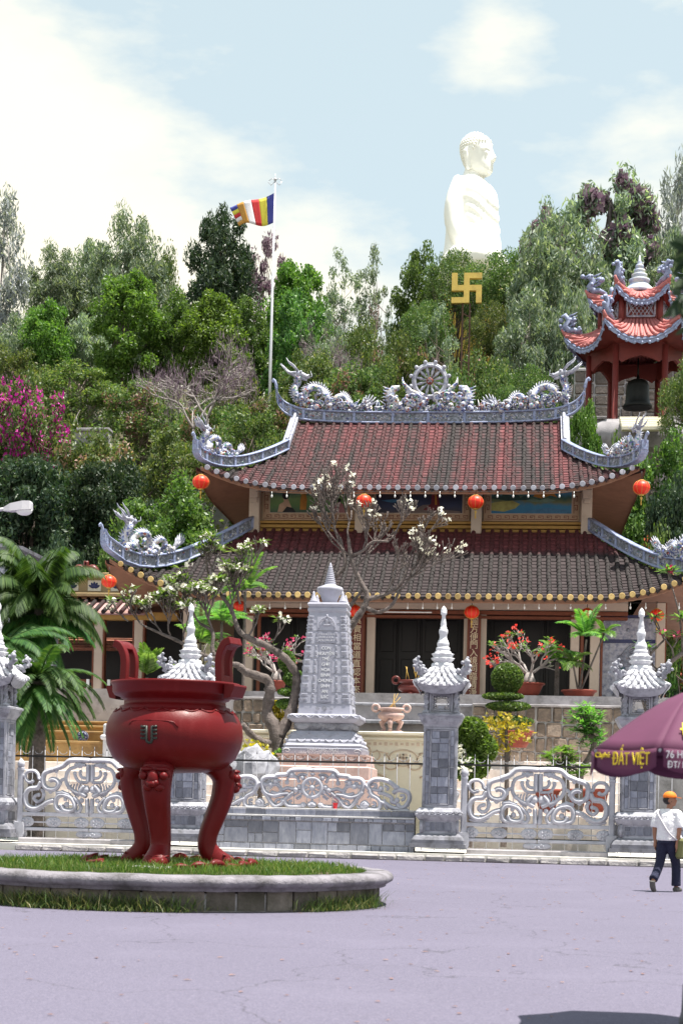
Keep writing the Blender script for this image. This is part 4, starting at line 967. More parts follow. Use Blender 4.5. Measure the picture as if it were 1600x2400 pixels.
# masonry: upper storey box, pillars, panels
q = M(); UB = LZ1-.15; UT = UZ+.75
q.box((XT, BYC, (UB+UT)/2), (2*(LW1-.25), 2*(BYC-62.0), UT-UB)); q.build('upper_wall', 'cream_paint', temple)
def zy(y, Y, px=1003): return at(px, y, Y).z
FY = 61.62
cols_ = [598, 845, 1116, 1373]
cx4 = [at(p, 1200, FY).x for p in cols_]
for i, x in enumerate(cx4):
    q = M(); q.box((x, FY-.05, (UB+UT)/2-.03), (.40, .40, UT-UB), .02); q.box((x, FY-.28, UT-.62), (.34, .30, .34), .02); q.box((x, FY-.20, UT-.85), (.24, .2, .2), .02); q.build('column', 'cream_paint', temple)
mat('meander_tan', (.44, .30, .20), .7, .1, 4, .1, 20); mat('meander_brown', (.17, .05, .028), .7, .15, 4, .1, 20)
def painted_panel(i):
    x0, x1 = cx4[i]+.26, cx4[i+1]-.26; z0 = UB+.62; z1 = UT-.18; yb = 61.86
    P = M(); P.box(((x0+x1)/2, yb, (z0+z1)/2), (x1-x0, .06, z1-z0), .01); fr = P.build('panel_frame', 'meander_tan', temple)
    b = .26
    q = M()      # key pattern strips on the border
    def key(ax, s0, s1, base, horiz):
        n = max(1, int((s1-s0)/.30)); st = (s1-s0)/n
        for k in range(n):
            u = s0+k*st; t = .022
            for (a0, a1, h0, h1) in ((u, u+st*.95, 0, t), (u+st*.95-t, u+st*.95, 0, .15), (u+st*.35, u+st*.95, .15-t, .15), (u+st*.35, u+st*.35+t, .065, .15), (u+st*.35, u+st*.68, .065, .065+t)):
                c_, d_ = ((a0+a1)/2, (h0+h1)/2), (a1-a0, h1-h0)
                if horiz: q.box((c_[0], yb-.035, base+c_[1]), (d_[0], .016, d_[1]))
                else: q.box((base+c_[1], yb-.035, c_[0]), (d_[1], .016, d_[0]))
    key(0, x0+.05, x1-.05, z0+.06, True); key(0, z0+.30, z1-.05, x0+.06, False); key(0, z0+.30, z1-.05, x1-.06-.15, False)
    q.build('meander_border', 'meander_brown', fr)
    ix0, ix1, iz0, iz1 = x0+b+.03, x1-b-.03, z0+b+.03, z1-.03
    q = M(); q.box(((ix0+ix1)/2, yb-.035, (iz0+iz1)/2), (ix1-ix0+.05, .02, iz1-iz0+.05)); q.build('inner_moulding', 'cream_paint', fr)
    m, nd, lk, p = newmat('painting_%d' % i)
    geo = nd.new('ShaderNodeNewGeometry'); sp_ = nd.new('ShaderNodeSeparateXYZ'); lk.new(geo.outputs['Position'], sp_.inputs[0])
    h = mth(nd, lk, 'MULTIPLY', mth(nd, lk, 'SUBTRACT', sp_.outputs[2], iz0), 1/(iz1-iz0))
    h = mth(nd, lk, 'ADD', h, mth(nd, lk, 'MULTIPLY', mth(nd, lk, 'SUBTRACT', noise(nd, lk, 1.5, 5), .5), .55))
    pal = [[(.0, (.03, .07, .04)), (.3, (.10, .20, .06)), (.55, (.16, .26, .09)), (.75, (.06, .12, .09)), (1, (.16, .26, .30))],
           [(.0, (.035, .03, .05)), (.25, (.02, .03, .08)), (.5, (.012, .02, .05)), (.7, (.03, .02, .02)), (1, (.012, .012, .02))],
           [(.0, (.02, .14, .28)), (.3, (.035, .20, .36)), (.45, (.16, .17, .07)), (.6, (.03, .10, .07)), (.8, (.06, .20, .34)), (1, (.16, .30, .42))]][i]
    lk.new(ramp(nd, lk, h, pal), p.inputs['Base Color']); p.inputs['Roughness'].default_value = .5; MATS[m.name] = m
    q = M(); q.box(((ix0+ix1)/2, yb-.05, (iz0+iz1)/2), (ix1-ix0, .02, iz1-iz0)); pt = q.build('painting', m.name, fr)
    yy = yb-.064
    def flat(poly, mname, lay=0): 
        k = M(); k.prism([(ix0+(ix1-ix0)*a, iz0+(iz1-iz0)*b_) for a, b_ in poly], yy-.004-.004*lay, yy-.0035*lay+.01); return k.build('painted_figure', mname, fr)
    C = lambda cx_, cy_, rx, ry, n=14: [(cx_+rx*cos(2*PI*k/n), cy_+ry*sin(2*PI*k/n)) for k in range(n)]
    if i == 0:
        flat([(.10, .02), (.30, .02), (.27, .25), (.24, .45), (.20, .62), (.16, .60), (.18, .40), (.12, .30)], 'paint_skin'); flat(C(.20, .62, .045, .14), 'paint_black', 1)
        flat([(.16, .0), (.34, .0), (.30, .16), (.22, .22)], 'paint_black', 2); flat(C(.43, .80, .05, .17), 'paint_gold'); flat([(.39, .1), (.47, .1), (.48, .5), (.46, .68), (.41, .68), (.39, .45)], 'paint_orange', 1); flat(C(.435, .78, .02, .08), 'paint_skin', 2)
        for k in range(6): flat([(.50+.03*k, .12+.07*k), (.60+.03*k, .12+.07*k), (.60+.03*k, .155+.07*k), (.50+.03*k, .155+.07*k)], 'paint_rose')
        flat([(.82, .0), (.98, .0), (.95, .3), (.90, .42), (.85, .3)], 'paint_rose', 1); flat(C(.90, .45, .02, .08), 'paint_black', 2)
    elif i == 1:
        flat([(.22, 0), (.45, .12), (.55, .3), (.72, .32), (.80, .12), (.98, .06), (.98, .0)], 'paint_rock'); flat([(.55, .12), (.62, .08), (.74, .10), (.74, .30), (.72, .62), (.70, .74), (.665, .74), (.645, .6), (.64, .34)], 'paint_maroon', 1); flat(C(.69, .88, .055, .19), 'paint_gold'); flat(C(.685, .80, .02, .09), 'paint_skin', 2); flat([(.685, .3), (.71, .3), (.70, .68), (.68, .68)], 'paint_orange', 2)
        flat([(.06, .45), (.20, .50), (.34, .46), (.40, .40), (.18, .38)], 'paint_water')
    else:
        flat([(0, .55), (.07, .78), (.12, .6), (.18, .86), (.24, .62), (.3, .8), (.36, .56), (.42, .66), (.5, .5), (.2, .46)], 'paint_pine'); flat([(.0, .10), (.16, .06), (.30, .18), (.36, .34), (.26, .46), (.10, .42), (0, .38)], 'paint_sand', 1)
        flat([(.52, .62), (.62, .55), (.74, .66), (.82, .58), (.76, .8), (.66, .92), (.58, .82)], 'paint_orange', 1); flat(C(.66, .84, .022, .09), 'paint_skin', 2); flat([(.42, .46), (.52, .54), (.60, .48), (.70, .56), (.80, .46), (.72, .42), (.6, .40)], 'paint_teal', 2)
        flat([(.38, 0), (.98, .0), (.98, .12), (.7, .2), (.5, .12)], 'paint_water')
for nme, cl in (('paint_skin', (.46, .30, .20)), ('paint_black', (.01, .01, .012)), ('paint_gold', (.42, .30, .06)), ('paint_orange', (.36, .15, .02)), ('paint_rose', (.30, .13, .14)), ('paint_rock', (.16, .12, .11)), ('paint_maroon', (.14, .014, .02)), ('paint_water', (.05, .16, .28)), ('paint_pine', (.02, .06, .05)), ('paint_sand', (.34, .32, .10)), ('paint_teal', (.14, .22, .16))):
    mat(nme, cl, .6, .25, 6, 0)
for i in range(3): painted_panel(i)
q = M()
for z, h, y_ in ((UB+.36, .12, .34), (UB+.52, .10, .30), (UB+.20, .14, .30)): q.box((XT, 61.86-y_/2+.1, z), (2*LW1-.4, y_, h), .01)
q.build('ochre_moulding', 'ochre', temple)
# gable vertical ridges, hip ridges, main ridge
def ridge_strip(path, hgt, thick, parent, name, npanel, up=None):
    """two glazed rails on a wall of relief panels, following a path; posts between the panels"""
    rails, pan, posts = M(), M(), M(); n = len(path)
    dirs = [(path[min(i+1, n-1)]-path[max(i-1, 0)]).normalized() for i in range(n)]
    sd = [V((d.y, -d.x, 0)).normalized() for d in dirs]
    upv = [V((0, 0, 1)) if up is None else (V((0, 0, 1))-d*d.z).normalized() for d in dirs]
    for z in (.0, 1.0): 
        rr = []
        for p, s_, u in zip(path, sd, upv):
            c_ = p+u*(hgt*z); t = thick*.62; h = hgt*.13
            rr.append([c_+s_*t-u*h*.6, c_+s_*t*1.08, c_+s_*t+u*h*.6, c_+s_*t*.5+u*h, c_-s_*t*.5+u*h, c_-s_*t+u*h*.6, c_-s_*t*1.08, c_-s_*t-u*h*.6])
        rails.rings(rr, smooth=True)
    pan.rings([[p+s_*thick*.36+u*hgt*.02, p+s_*thick*.36+u*hgt*.98, p-s_*thick*.36+u*hgt*.98, p-s_*thick*.36+u*hgt*.02] for p, s_, u in zip(path, sd, upv)], smooth=False)
    ro = rails.build(name, 'ceramic_blue', parent); pan.build('ridge_panel', 'relief_dark', ro)
    r = random.Random(n)
    for k in range(npanel+1):
        f = k/npanel*(n-1); i = min(int(f), n-2); t = f-i; p = path[i].lerp(path[i+1], t); s_, u = sd[i], upv[i]
        posts = M(); st = 0; posts.box((0, 0, hgt/2), (.11, thick*1.1, hgt*.98), .01)
        mt_ = Matrix.Translation(p) @ Matrix((( *dirs[i].to_tuple(),), (-s_.x, -s_.y, -s_.z), u.to_tuple())).transposed().to_4x4(); posts.xf(mt_, st); posts.build('ridge_post', 'ceramic_blue', ro)
    rel = M()                   # relief scrolls in the panels, both faces
    for i in range(0, n-1):
        for k in range(3):
            p = path[i].lerp(path[i+1], r.random())+upv[i]*hgt*r.uniform(.25, .75)
            for sg in (-1, 1):
                c_ = p+sd[i]*sg*thick*.38; rr_ = r.uniform(.05, .10)*hgt/.5
                if r.random() < .6: rel.tube([c_+dirs[i]*rr_*cos(a)*(1-a/9)+upv[i]*rr_*sin(a)*(1-a/9) for a in np.linspace(0, 6, 8)], rr_*.28, 5)
                else: rel.ball(c_, rr_*.6, 7, 5)
    tag(rel.build('relief', 'mosaic', ro), kind='stuff')
    return ro
pxz = lambda px, y, Y: at(px, y, Y)
# main ridge (traced on the left, mirrored)
Lr = [(648, 934), (652, 948), (664, 964), (682, 975), (712, 984), (760, 988), (830, 991), (920, 992), (1003, 992)]
rp_ = []
for px, y in Lr:
    p = at(px, y, RY); z = p.z - (px-1003)*-.0
    rp_.append(V((XT-abs(p.x-XT), RY, p.z+(1003-px)*math.tan(ROLL)*0)))
full = rp_+[V((2*XT-p.x, p.y, p.z)) for p in rp_[-2::-1]]
full = spline(full, 4)
mainr = ridge_strip(full, .42, .26, temple, 'main_ridge', 16)
def curl(parent, p, d, s=1.0):
    q = M(); u = V((0, 0, 1))
    q.tube([p, p+d*.10*s+u*.32*s, p+d*.26*s+u*.62*s, p+d*.44*s+u*.72*s, p+d*.56*s+u*.62*s, p+d*.50*s+u*.50*s], [.13*s, .11*s, .09*s, .085*s, .09*s, .07*s], 8); q.ball(p+d*.50*s+u*.56*s, .09*s); q.build('ridge_curl', 'ceramic_blue', parent)
curl(mainr, full[0]+V((0, 0, .40)), V((-1, 0, 0))*.6, .55); curl(mainr, full[-1]+V((0, 0, .40)), V((1, 0, 0))*.6, .55)
def dragon(parent, fn, s, seed, name='dragon', wheel=False):
    """porcelain-clad dragon: coiled body with a crest of spikes, head with horns and streaming mane, fan tail, clouds under it.
       fn maps (u outward, w up) in units of s metres to a point"""
    r = random.Random(seed); b = M()
    path = [(-2.05, .25), (-1.75, .05), (-1.45, .18), (-1.25, .55), (-1.0, .72), (-.74, .5), (-.62, .15), (-.35, .08), (-.30, .55), (-.02, .98), (.42, 1.0), (.72, .66), (.86, .28), (1.16, .25), (1.30, .66), (1.16, 1.10), (1.12, 1.42)]
    P = spline([fn(u, w, .16*sin(i*2.2)) for i, (u, w) in enumerate(path)], 5); n = len(P)
    rad_ = [s*np.interp(i/n, [0, .12, .35, .7, .9, 1], [.05, .10, .16, .19, .16, .15]) for i in range(n)]
    b.tube(P, rad_, 9); body = b.build(name, 'mosaic', parent)
    sp_ = M()
    for i in range(2, n-2):
        d = (P[i+1]-P[i-1]).normalized(); up = V((-d.z, 0, d.x)) if abs(d.y) < .9 else V((0, 0, 1))
        cen = fn(.2, .25, 0); 
        if (P[i]-cen).dot(up) < 0: up = -up
        sp_.tube([P[i]+up*rad_[i]*.7, P[i]+up*rad_[i]*1.2+d*rad_[i]*.2, P[i]+up*(rad_[i]*1.2+s*.13)+d*rad_[i]*.6], [s*.06, s*.05, s*.008], 5)
    tag(sp_.build('crest', 'ceramic_white', body), kind='stuff')
    h = M(); H = lambda u, w, o=0: fn(1.12+u, 1.48+w, o)
    h.ball(H(0, .05), (s*.22, s*.17, s*.19)); h.tube([H(.0, .08), H(-.22, .06), H(-.42, .02), H(-.50, .06)], [s*.16, s*.13, s*.11, s*.08], 8); h.tube([H(-.05, -.10), H(-.25, -.14), H(-.40, -.16)], [s*.09, s*.08, s*.05], 7)
    h.ball(H(-.46, .12), s*.07)
    for o in (-.1, .1):
        h.ball(H(-.10, .20, o), s*.07); h.tube([H(.05, .20, o), H(.25, .42, o*1.5), H(.52, .50, o*2), H(.62, .62, o*2)], [s*.06, s*.055, s*.04, s*.012], 6)
        h.tube([H(-.42, .02, o), H(-.62, .16, o*2), H(-.60, .34, o*2)], [s*.03, s*.025, s*.008], 5)
    tag(h.build('head', 'ceramic_white', body), kind='stuff')
    mn = M()
    for k in range(11):
        a = -.25+k*.15; L_ = r.uniform(.65, 1.0); o = r.uniform(-.2, .2)
        mn.tube([H(.12, .12-.06*k*.5, o), H(.12+.35*L_*cos(a*.7), .0+.28*sin(a)-.03*k, o), H(.12+.6*L_*cos(a*.5), .08+.34*sin(a)-.05*k, o*1.4), H(.12+.85*L_*cos(a*.5), .20+.34*sin(a)-.05*k, o*1.6)], [s*.075, s*.065, s*.05, s*.012], 6)
    tag(mn.build('mane', 'ceramic_white', body), kind='stuff')
    tl = M()
    for k in range(6):
        a = rad(20+k*24); tl.tube([fn(-1.95, .12, 0), fn(-2.15-.14*cos(a), .18+.16*sin(a), .05*(k % 2)), fn(-2.30-.32*cos(a), .22+.34*sin(a), .05), fn(-2.40-.40*cos(a), .34+.48*sin(a), 0)], [s*.09, s*.08, s*.06, s*.012], 6)
    tag(tl.build('tail_fan', 'ceramic_white', body), kind='stuff')
    for u, w, dr in ((.62, .55, 1), (-.5, .35, -1), (-1.2, .4, -1), (.1, .75, 1)):
        lg = M(); lg.tube([fn(u, w, .12), fn(u+.22*dr, w-.10, .26), fn(u+.18*dr, w-.36, .30)], [s*.10, s*.09, s*.07], 7)
        for k in (-1, 0, 1): lg.tube([fn(u+.18*dr, w-.36, .30), fn(u+.18*dr+.12*k, w-.50, .34)], [s*.045, s*.012], 5)
        lg.build('leg', 'mosaic', body)
    cl = M()
    for k in range(34): cl.ball(fn(r.uniform(-1.8, 1.4), r.uniform(-.12, .22), r.uniform(-.25, .25)), s*r.uniform(.08, .17), 7, 5)
    for k in range(12):
        u, w = r.uniform(-1.6, 1.3), r.uniform(.1, .45); cl.tube([fn(u+.16*cos(a)*(1-a/9), w+.16*sin(a)*(1-a/9), -.2) for a in np.linspace(0, 7, 10)], s*.05, 6)
    for k in range(40):
        u, w = r.uniform(-2.2, 1.5), abs(r.gauss(0, .28)); a0 = r.uniform(0, 6); rr_ = r.uniform(.07, .17); cl.tube([fn(u+rr_*cos(a0+a)*(1-a/8), w+rr_*sin(a0+a)*(1-a/8), r.uniform(-.3, -.1)) for a in np.linspace(0, 6, 8)], s*.032, 5)
    tag(cl.build('cloud', 'mosaic', body), kind='stuff')
    return body
for sg in (-1, 1):
    base = at(752, 955, RY); bx = XT+sg*(XT-base.x)
    def fn(u, w, o, sg=sg, bx=bx, base=base):
        s_ = .84; x = bx+sg*u*s_; d = abs(x-XT); lift = np.interp(d, [abs(base.x-XT)-1.2, abs(base.x-XT), 4.95, 5.7, 6.2], [-.08, .0, .10, .30, .62])
        return V((x, RY+o*s_, base.z+lift+w*s_*.9))
    dragon(temple, fn, .80, 4+sg)
q = M(); r = random.Random(31)          # lacy fringe of porcelain scrolls along the whole ridge
for k in range(150):
    x = r.uniform(-4.9, 4.9); i = min(range(len(full)), key=lambda j: abs(full[j].x-XT-x)); zb_ = full[i].z+.47+r.uniform(0, .16); rr_ = r.uniform(.06, .14); a0 = r.uniform(0, 6)
    q.tube([(XT+x+rr_*cos(a0+a)*(1-a/8), RY+r.uniform(-.14, .02), zb_+rr_*sin(a0+a)*(1-a/8)) for a in np.linspace(0, 6, 8)], .026, 5)
    if k % 3 == 0: q.tube([(XT+x, RY, zb_-.05), (XT+x+r.uniform(-.1, .1), RY, zb_+.16), (XT+x+r.uniform(-.25, .25), RY, zb_+.34)], [.05, .04, .008], 5)
tag(q.build('ridge_fringe', 'mosaic', mainr), kind='stuff')
# dharma wheel in the middle
wq = M(); wc = at(1007, 893, RY); wr = 36*RY/FPX
ring = [wc+V((wr*cos(a), 0, wr*sin(a))) for a in np.linspace(0, 2*PI, 49)[:-1]]
wq.tube(ring, .075, 8, loop=True, up=(0, 1, 0)); rim2 = M(); rim2.tube([wc+(p-wc)*1.12 for p in ring], .05, 6, loop=True, up=(0, 1, 0)); 
wheel = wq.build('dharma_wheel', 'ceramic_white', temple); rim2.build('outer_rim', 'ceramic_white', wheel)
for i in range(12):
    q = M(); a = 2*PI*i/12+PI/12; e = V((cos(a), 0, sin(a))); q.tube([wc+e*wr*.25, wc+e*wr*.45, wc+e*wr*.62, wc+e*wr*.80, wc+e*wr], [.03, .035, .07, .05, .03], 6); q.ball(wc+e*wr*1.27, .085); q.build('spoke', 'ceramic_white', wheel)
q = M(); q.ball(wc, (wr*.24, .12, wr*.24)); q.build('hub', mat('hub_red', (.25, .06, .04), .6), wheel)
q = M()     # raised emblem on the hub, as on the photograph
def emblem(q, c_, s, d, y):
    t = s*.2
    for (a0, a1, b0, b1) in ((-t, t, -s, s), (-s, s, -t, t), (-t, s, s-2*t, s), (s-2*t, s, -s, t), (-s, t, -s, -s+2*t), (-s, -s+2*t, -t, s)):
        q.box((c_[0]+(a0+a1)/2, y, c_[2]+(b0+b1)/2), (a1-a0, d, b1-b0))
emblem(q, wc, .085, .02, RY-.125); q.build('emblem', 'ceramic_white', wheel)
q = M(); r = random.Random(8); bz = at(1003, 965, RY).z
for sg in (-1, 1):
    for k in range(7):
        a = .2+.16*k; q.tube([wc+V((sg*.15, 0, -wr*1.05)), wc+V((sg*(.45+.05*k), -.05, -wr*(1.05-.06*k))), wc+V((sg*(.75+.06*k), 0, -wr*(.95-.14*k))), wc+V((sg*(1.0+.02*k), 0, -wr*(.70-.16*k)))], [.10, .09, .065, .015], 6)
    for k in range(46): q.ball((XT+sg*r.uniform(.1, 1.75)+.03, RY+r.uniform(-.2, .2), bz+abs(r.gauss(0, .26))+.0), r.uniform(.07, .15), 7, 5)
    for k in range(12): 
        u, w_ = r.uniform(.3, 1.6), r.uniform(.1, .6); q.tube([(XT+sg*(u+.16*cos(a)*(1-a/9)), RY-.2, bz+w_+.16*sin(a)*(1-a/9)) for a in np.linspace(0, 7, 10)], .05, 6)
    # small side beast
    q.tube([(XT+sg*1.2, RY, bz), (XT+sg*1.45, RY, bz+.35), (XT+sg*1.6, RY, bz+.7), (XT+sg*1.45, RY, bz+.95), (XT+sg*1.2, RY, bz+1.0)], [.2, .22, .2, .15, .09], 8)
    for k in range(5): q.tube([(XT+sg*1.5, RY, bz+.9-.1*k), (XT+sg*1.75, RY, bz+.95-.12*k), (XT+sg*1.9, RY, bz+1.05-.14*k)], [.06, .05, .01], 5)
tag(q.build('wheel_base', 'mosaic', wheel), kind='stuff')
# gable ridges and hip ridges
for sg in (-1, 1):
    gp = [uppR.pt(sg*(UWG+.02), v, .12) for v in np.linspace(.99, UVG+.02, 8)]
    q = M(); q.rings([[p+V((.13, -.1, 0)), p+V((.13, .06, .30)), p+V((-.13, .06, .30)), p+V((-.13, -.1, 0))] for p in gp], smooth=False); q.tube([p+V((0, -.02, .34)) for p in gp], .07, 6); q.tube([p+V((sg*.16, -.05, .12)) for p in gp], .06, 6); q.build('gable_ridge', 'ceramic_white', temple)
    for R_f, vg, hgt, npan, nm, ext in ((uppR, UVG, .36, 8, 'hip_ridge', .0), (lowR, .985, .42, 11, 'hip_ridge', .0)):
        pts = []
        for v in np.linspace(vg, .0, 12):
            x = sg*R_f.hw(v); pts.append(R_f.pt(x, v, .13+.10*(1-v/vg)**2))
        d = (pts[-1]-pts[-2]); d.z = 0; d.normalize()
        e = pts[-1]; pts += [e+d*.12+V((0, 0, .05)), e+d*.24+V((0, 0, .16)), e+d*.30+V((0, 0, .27))]
        hp = ridge_strip(pts, hgt, .24, temple, nm, npan)
        curl(hp, pts[-1]+V((0, 0, .28)), d*.7, .5)
        # dragon riding the lower end of the hip
        cen = pts[7]; dd = (pts[11]-pts[5]); dh = V((dd.x, dd.y, 0)); L_ = dh.length; dh.normalize()
        Pz = [(p-cen).dot(dh) for p in pts[2:12]]; Zz = [p.z for p in pts[2:12]]
        s_ = .72 if R_f is lowR else .58
        def fn(u, w, o, cen=cen, dh=dh, Pz=Pz, Zz=Zz, s_=s_, hgt=hgt):
            k = u*s_+.95; z = np.interp(k, Pz, Zz)+(max(0, k-Pz[-1])*.9)
            return V((cen.x, cen.y, z+hgt*1.12))+dh*k+V((-dh.y, dh.x, 0))*o*s_+V((0, 0, w*s_*.98))
        dragon(temple, fn, s_, int(20+sg+R_f.w0))
# ---------------------------------------------------------------- ground storey
DY = 59.6
q = M(); q.box((XT, BYC, (TFZ+EZ)/2+.8), (2*LW1+.6, 2*(BYC-DY), EZ-TFZ+1.4)); q.build('hall_wall', 'shaded_wood', temple)
for px0, px1 in ((618, 690), (690, 760), (760, 830), (880, 930), (930, 985), (985, 1035), (1035, 1080), (1145, 1210), (1210, 1275), (1275, 1335)):
    a, b = at(px0, 1560, DY).x, at(px1, 1560, DY).x; z0, z1 = TFZ+.05, zy(1445, DY)
    q = M(); q.box(((a+b)/2, DY-.04, (z0+z1)/2), (b-a-.06, .06, z1-z0), .02); q.box(((a+b)/2, DY-.09, z0+(z1-z0)*.3), (b-a-.3, .04, (z1-z0)*.45), .02); q.box(((a+b)/2, DY-.09, z0+(z1-z0)*.78), (b-a-.3, .04, (z1-z0)*.35), .02); q.build('door_leaf', 'shaded_wood', temple)
CYF = 57.9
def col(px, wpx, y0=1655, m='cream_paint', Y=CYF, nm='column'):
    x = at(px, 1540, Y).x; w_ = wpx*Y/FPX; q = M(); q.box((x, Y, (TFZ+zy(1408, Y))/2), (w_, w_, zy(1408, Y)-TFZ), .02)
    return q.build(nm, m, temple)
for px, w_ in ((583, 22), (868, 20), (1092, 14), (1130, 16), (1345, 20), (1392, 22), (1545, 20), (1700, 22), (440, 22)): col(px, w_)
for px, w_ in ((606, 8), (852, 8), (1100, 9), (1118, 5), (1362, 8), (1408, 6), (1556, 6)): col(px, w_, m='brown_wood', Y=CYF-.05, nm='door_post')
q = M(); z = zy(1418, CYF); q.box((XT, CYF, z), (2*LW1+2.5, .34, .36), .02); q.build('beam', 'cream_paint', temple)
q = M(); q.box((XT, CYF-.03, z-.27), (2*LW1+2.5, .36, .14), .01); q.box((XT, CYF-.05, z+.27), (2*LW1+2.5, .40, .14), .01); q.box((XT, CYF-.02, z-.43), (2*LW1+2.5, .30, .10), .01); q.build('beam_trim', 'brown_wood', temple)
q = M(); q.box((at(950, 1438, CYF).x, CYF-.22, zy(1437, CYF)), (1.9, .05, .05), .01); q.build('lamp_tube', 'white_paint', temple)
# couplet boards
for px, chars in ((836, '真實相當道直認本來人'), (1109, '圓方便門入境同臨清淨土')):
    x = at(px, 1540, CYF-.3).x; zt, zb = zy(1440, CYF-.3), TFZ+.05
    q = M(); q.box((x, CYF-.33, (zt+zb)/2), (.40, .05, zt-zb), .01); bd = q.build('couplet_board', 'plaque_red', temple)
    q = M()
    for s_ in (-1, 1): q.box((x+s_*.215, CYF-.34, (zt+zb)/2), (.05, .08, zt-zb), .01)
    q.build('board_frame', 'brown_wood', bd)
    n = len(chars)
    for i, ch in enumerate(chars):
        text('character', ch, .30, 'gold_leaf', V((x, CYF-.362, zt-.26-(zt-zb-.42)*i/(n-1))), UPRIGHT, bd, .006)
x = at(852, 1540, CYF-.25).x
# mosaic dragon screen between the last columns
sx0, sx1, sz0, sz1, SY = at(1392, 1550, 58.6).x, at(1545, 1550, 58.6).x, TFZ+.1, zy(1437, 58.6), 58.6
q = M(); q.box(((sx0+sx1)/2, SY, (sz0+sz1)/2), (sx1-sx0, .12, sz1-sz0)); scr = q.build('mosaic_screen', 'navy_tile', temple)
zm = sz0+(sz1-sz0)*.70
q = M(); q.box(((sx0+sx1)/2, SY-.07, (sz0+.12+zm)/2), (sx1-sx0-.28, .03, zm-sz0-.16)); q.box(((sx0+sx1)/2, SY-.07, (zm+.1+sz1-.1)/2), (sx1-sx0-.28, .03, sz1-zm-.24)); q.build('screen_field', 'ceramic_white', scr)
q = M(); r = random.Random(12)
U = lambda u, w: V((sx0+(sx1-sx0)*u, SY-.10, sz0+(sz1-sz0)*w))
q.tube(spline([U(.35, .05), U(.5, .15), U(.62, .1), U(.8, .2), U(.75, .3), U(.5, .26), U(.36, .34), U(.44, .42), U(.36, .47)], 5), .085, 8, flat=.4); q.build('dragon_relief', mat('tile_green', (.04, .14, .07), .35, .5, 14, .4, 20, dirt=(.10, .08, .30), dscale=9, damt=.5), scr)
q = M()
for k in range(10): 
    a = U(.40, .44+.012*k); q.tube([a, a+V((.25, 0, .05+.03*k)), a+V((.5, 0, .02+.05*k)), a+V((.7, 0, .12+.06*k))], [.05, .045, .035, .01], 5)
for k in range(16): q.ball(U(r.uniform(.1, .9), r.choice((r.uniform(.08, .2), r.uniform(.5, .66), r.uniform(.75, .95)))), (r.uniform(.06, .22), .03, r.uniform(.04, .1)), 8, 5)
tag(q.build('cloud_relief', mat('tile_grey', (.25, .27, .33), .4, .6, 10, .4, 20, dirt=(.30, .16, .14), dscale=9, damt=.3), scr), kind='stuff')
# ---------------------------------------------------------------- terrace and its walls
TY = 50.6
q = M(); q.box((XT, 63.3, TFZ/2-.05), (64, 25, TFZ+.04)); tag(q.build('terrace', 'pale_concrete'), kind='structure')
def rubble_wall(px0, px1, ytop, ybot, Y, label, seed):
    a, b = at(px0, 1700, Y).x, at(px1, 1700, Y).x; z1, z0 = zy(ytop, Y), zy(ybot, Y)
    w_ = thing('rubble_wall', label, 'wall', ((a+b)/2, Y, z0)); q = M(); q.box(((a+b)/2, Y+.32, (z0+z1)/2), (b-a, .5, z1-z0)); q.build('mortar', 'mortar', w_)
    r = random.Random(seed)
    for (x0, zz0, x1, zz1) in partition(a, z0, b, z1, r, .24, .62):
        s_ = M(); s_.box((0, 0, 0), (x1-x0-.045, .16, zz1-zz0-.045), .04); s_.v = [(p[0]+r.uniform(-.015, .015), p[1]+r.uniform(-.03, .02), p[2]+r.uniform(-.015, .015)) for p in s_.v]
        s_.build('stone', 'rubble', w_, ((x0+x1)/2, Y+.06+r.uniform(-.025, .02), (zz0+zz1)/2))
    q = M(); q.box(((a+b)/2, Y+.25, z1+.03), (b-a, .62, .08), .02); q.build('coping', 'pale_concrete', w_)
    return w_
rubble_wall(1105, 1470, 1652, 1790, TY, 'brown rubble stone terrace wall right of the stairs, below the flower pots', 1)
rubble_wall(545, 700, 1645, 1790, TY, 'brown rubble stone terrace wall left of the white stele tower', 2)
# slate balustrade and a near-black block painting the shaded recess in the middle
a, b = at(690, 1670, 51).x, at(1135, 1670, 51).x
bal = thing('balustrade', 'low grey slate balustrade wall in front of the dark hall doors', 'balustrade', ((a+b)/2, 51, TFZ-1))
z1, z0 = zy(1655, 51), zy(1695, 51)
q = M(); q.box(((a+b)/2, 51.1, (z0+z1)/2), (b-a, .3, z1-z0)); q.box(((a+b)/2, 51.0, z1+.02), (b-a, .5, .09), .02); q.box(((a+b)/2, 50.9, z0), (b-a, .7, .12), .02); q.build('core', 'stone_grey', bal)
for r_ in partition(a, z0+.09, b, z1-.05, random.Random(4), .2, .45): slab(bal, *r_, 50.94, .008, .04)
q = M(); q.box(((a+b)/2, 51.5, 1.7), (b-a-.1, .6, 3.3)); q.build('recess_shade', 'shaded_wood', bal)
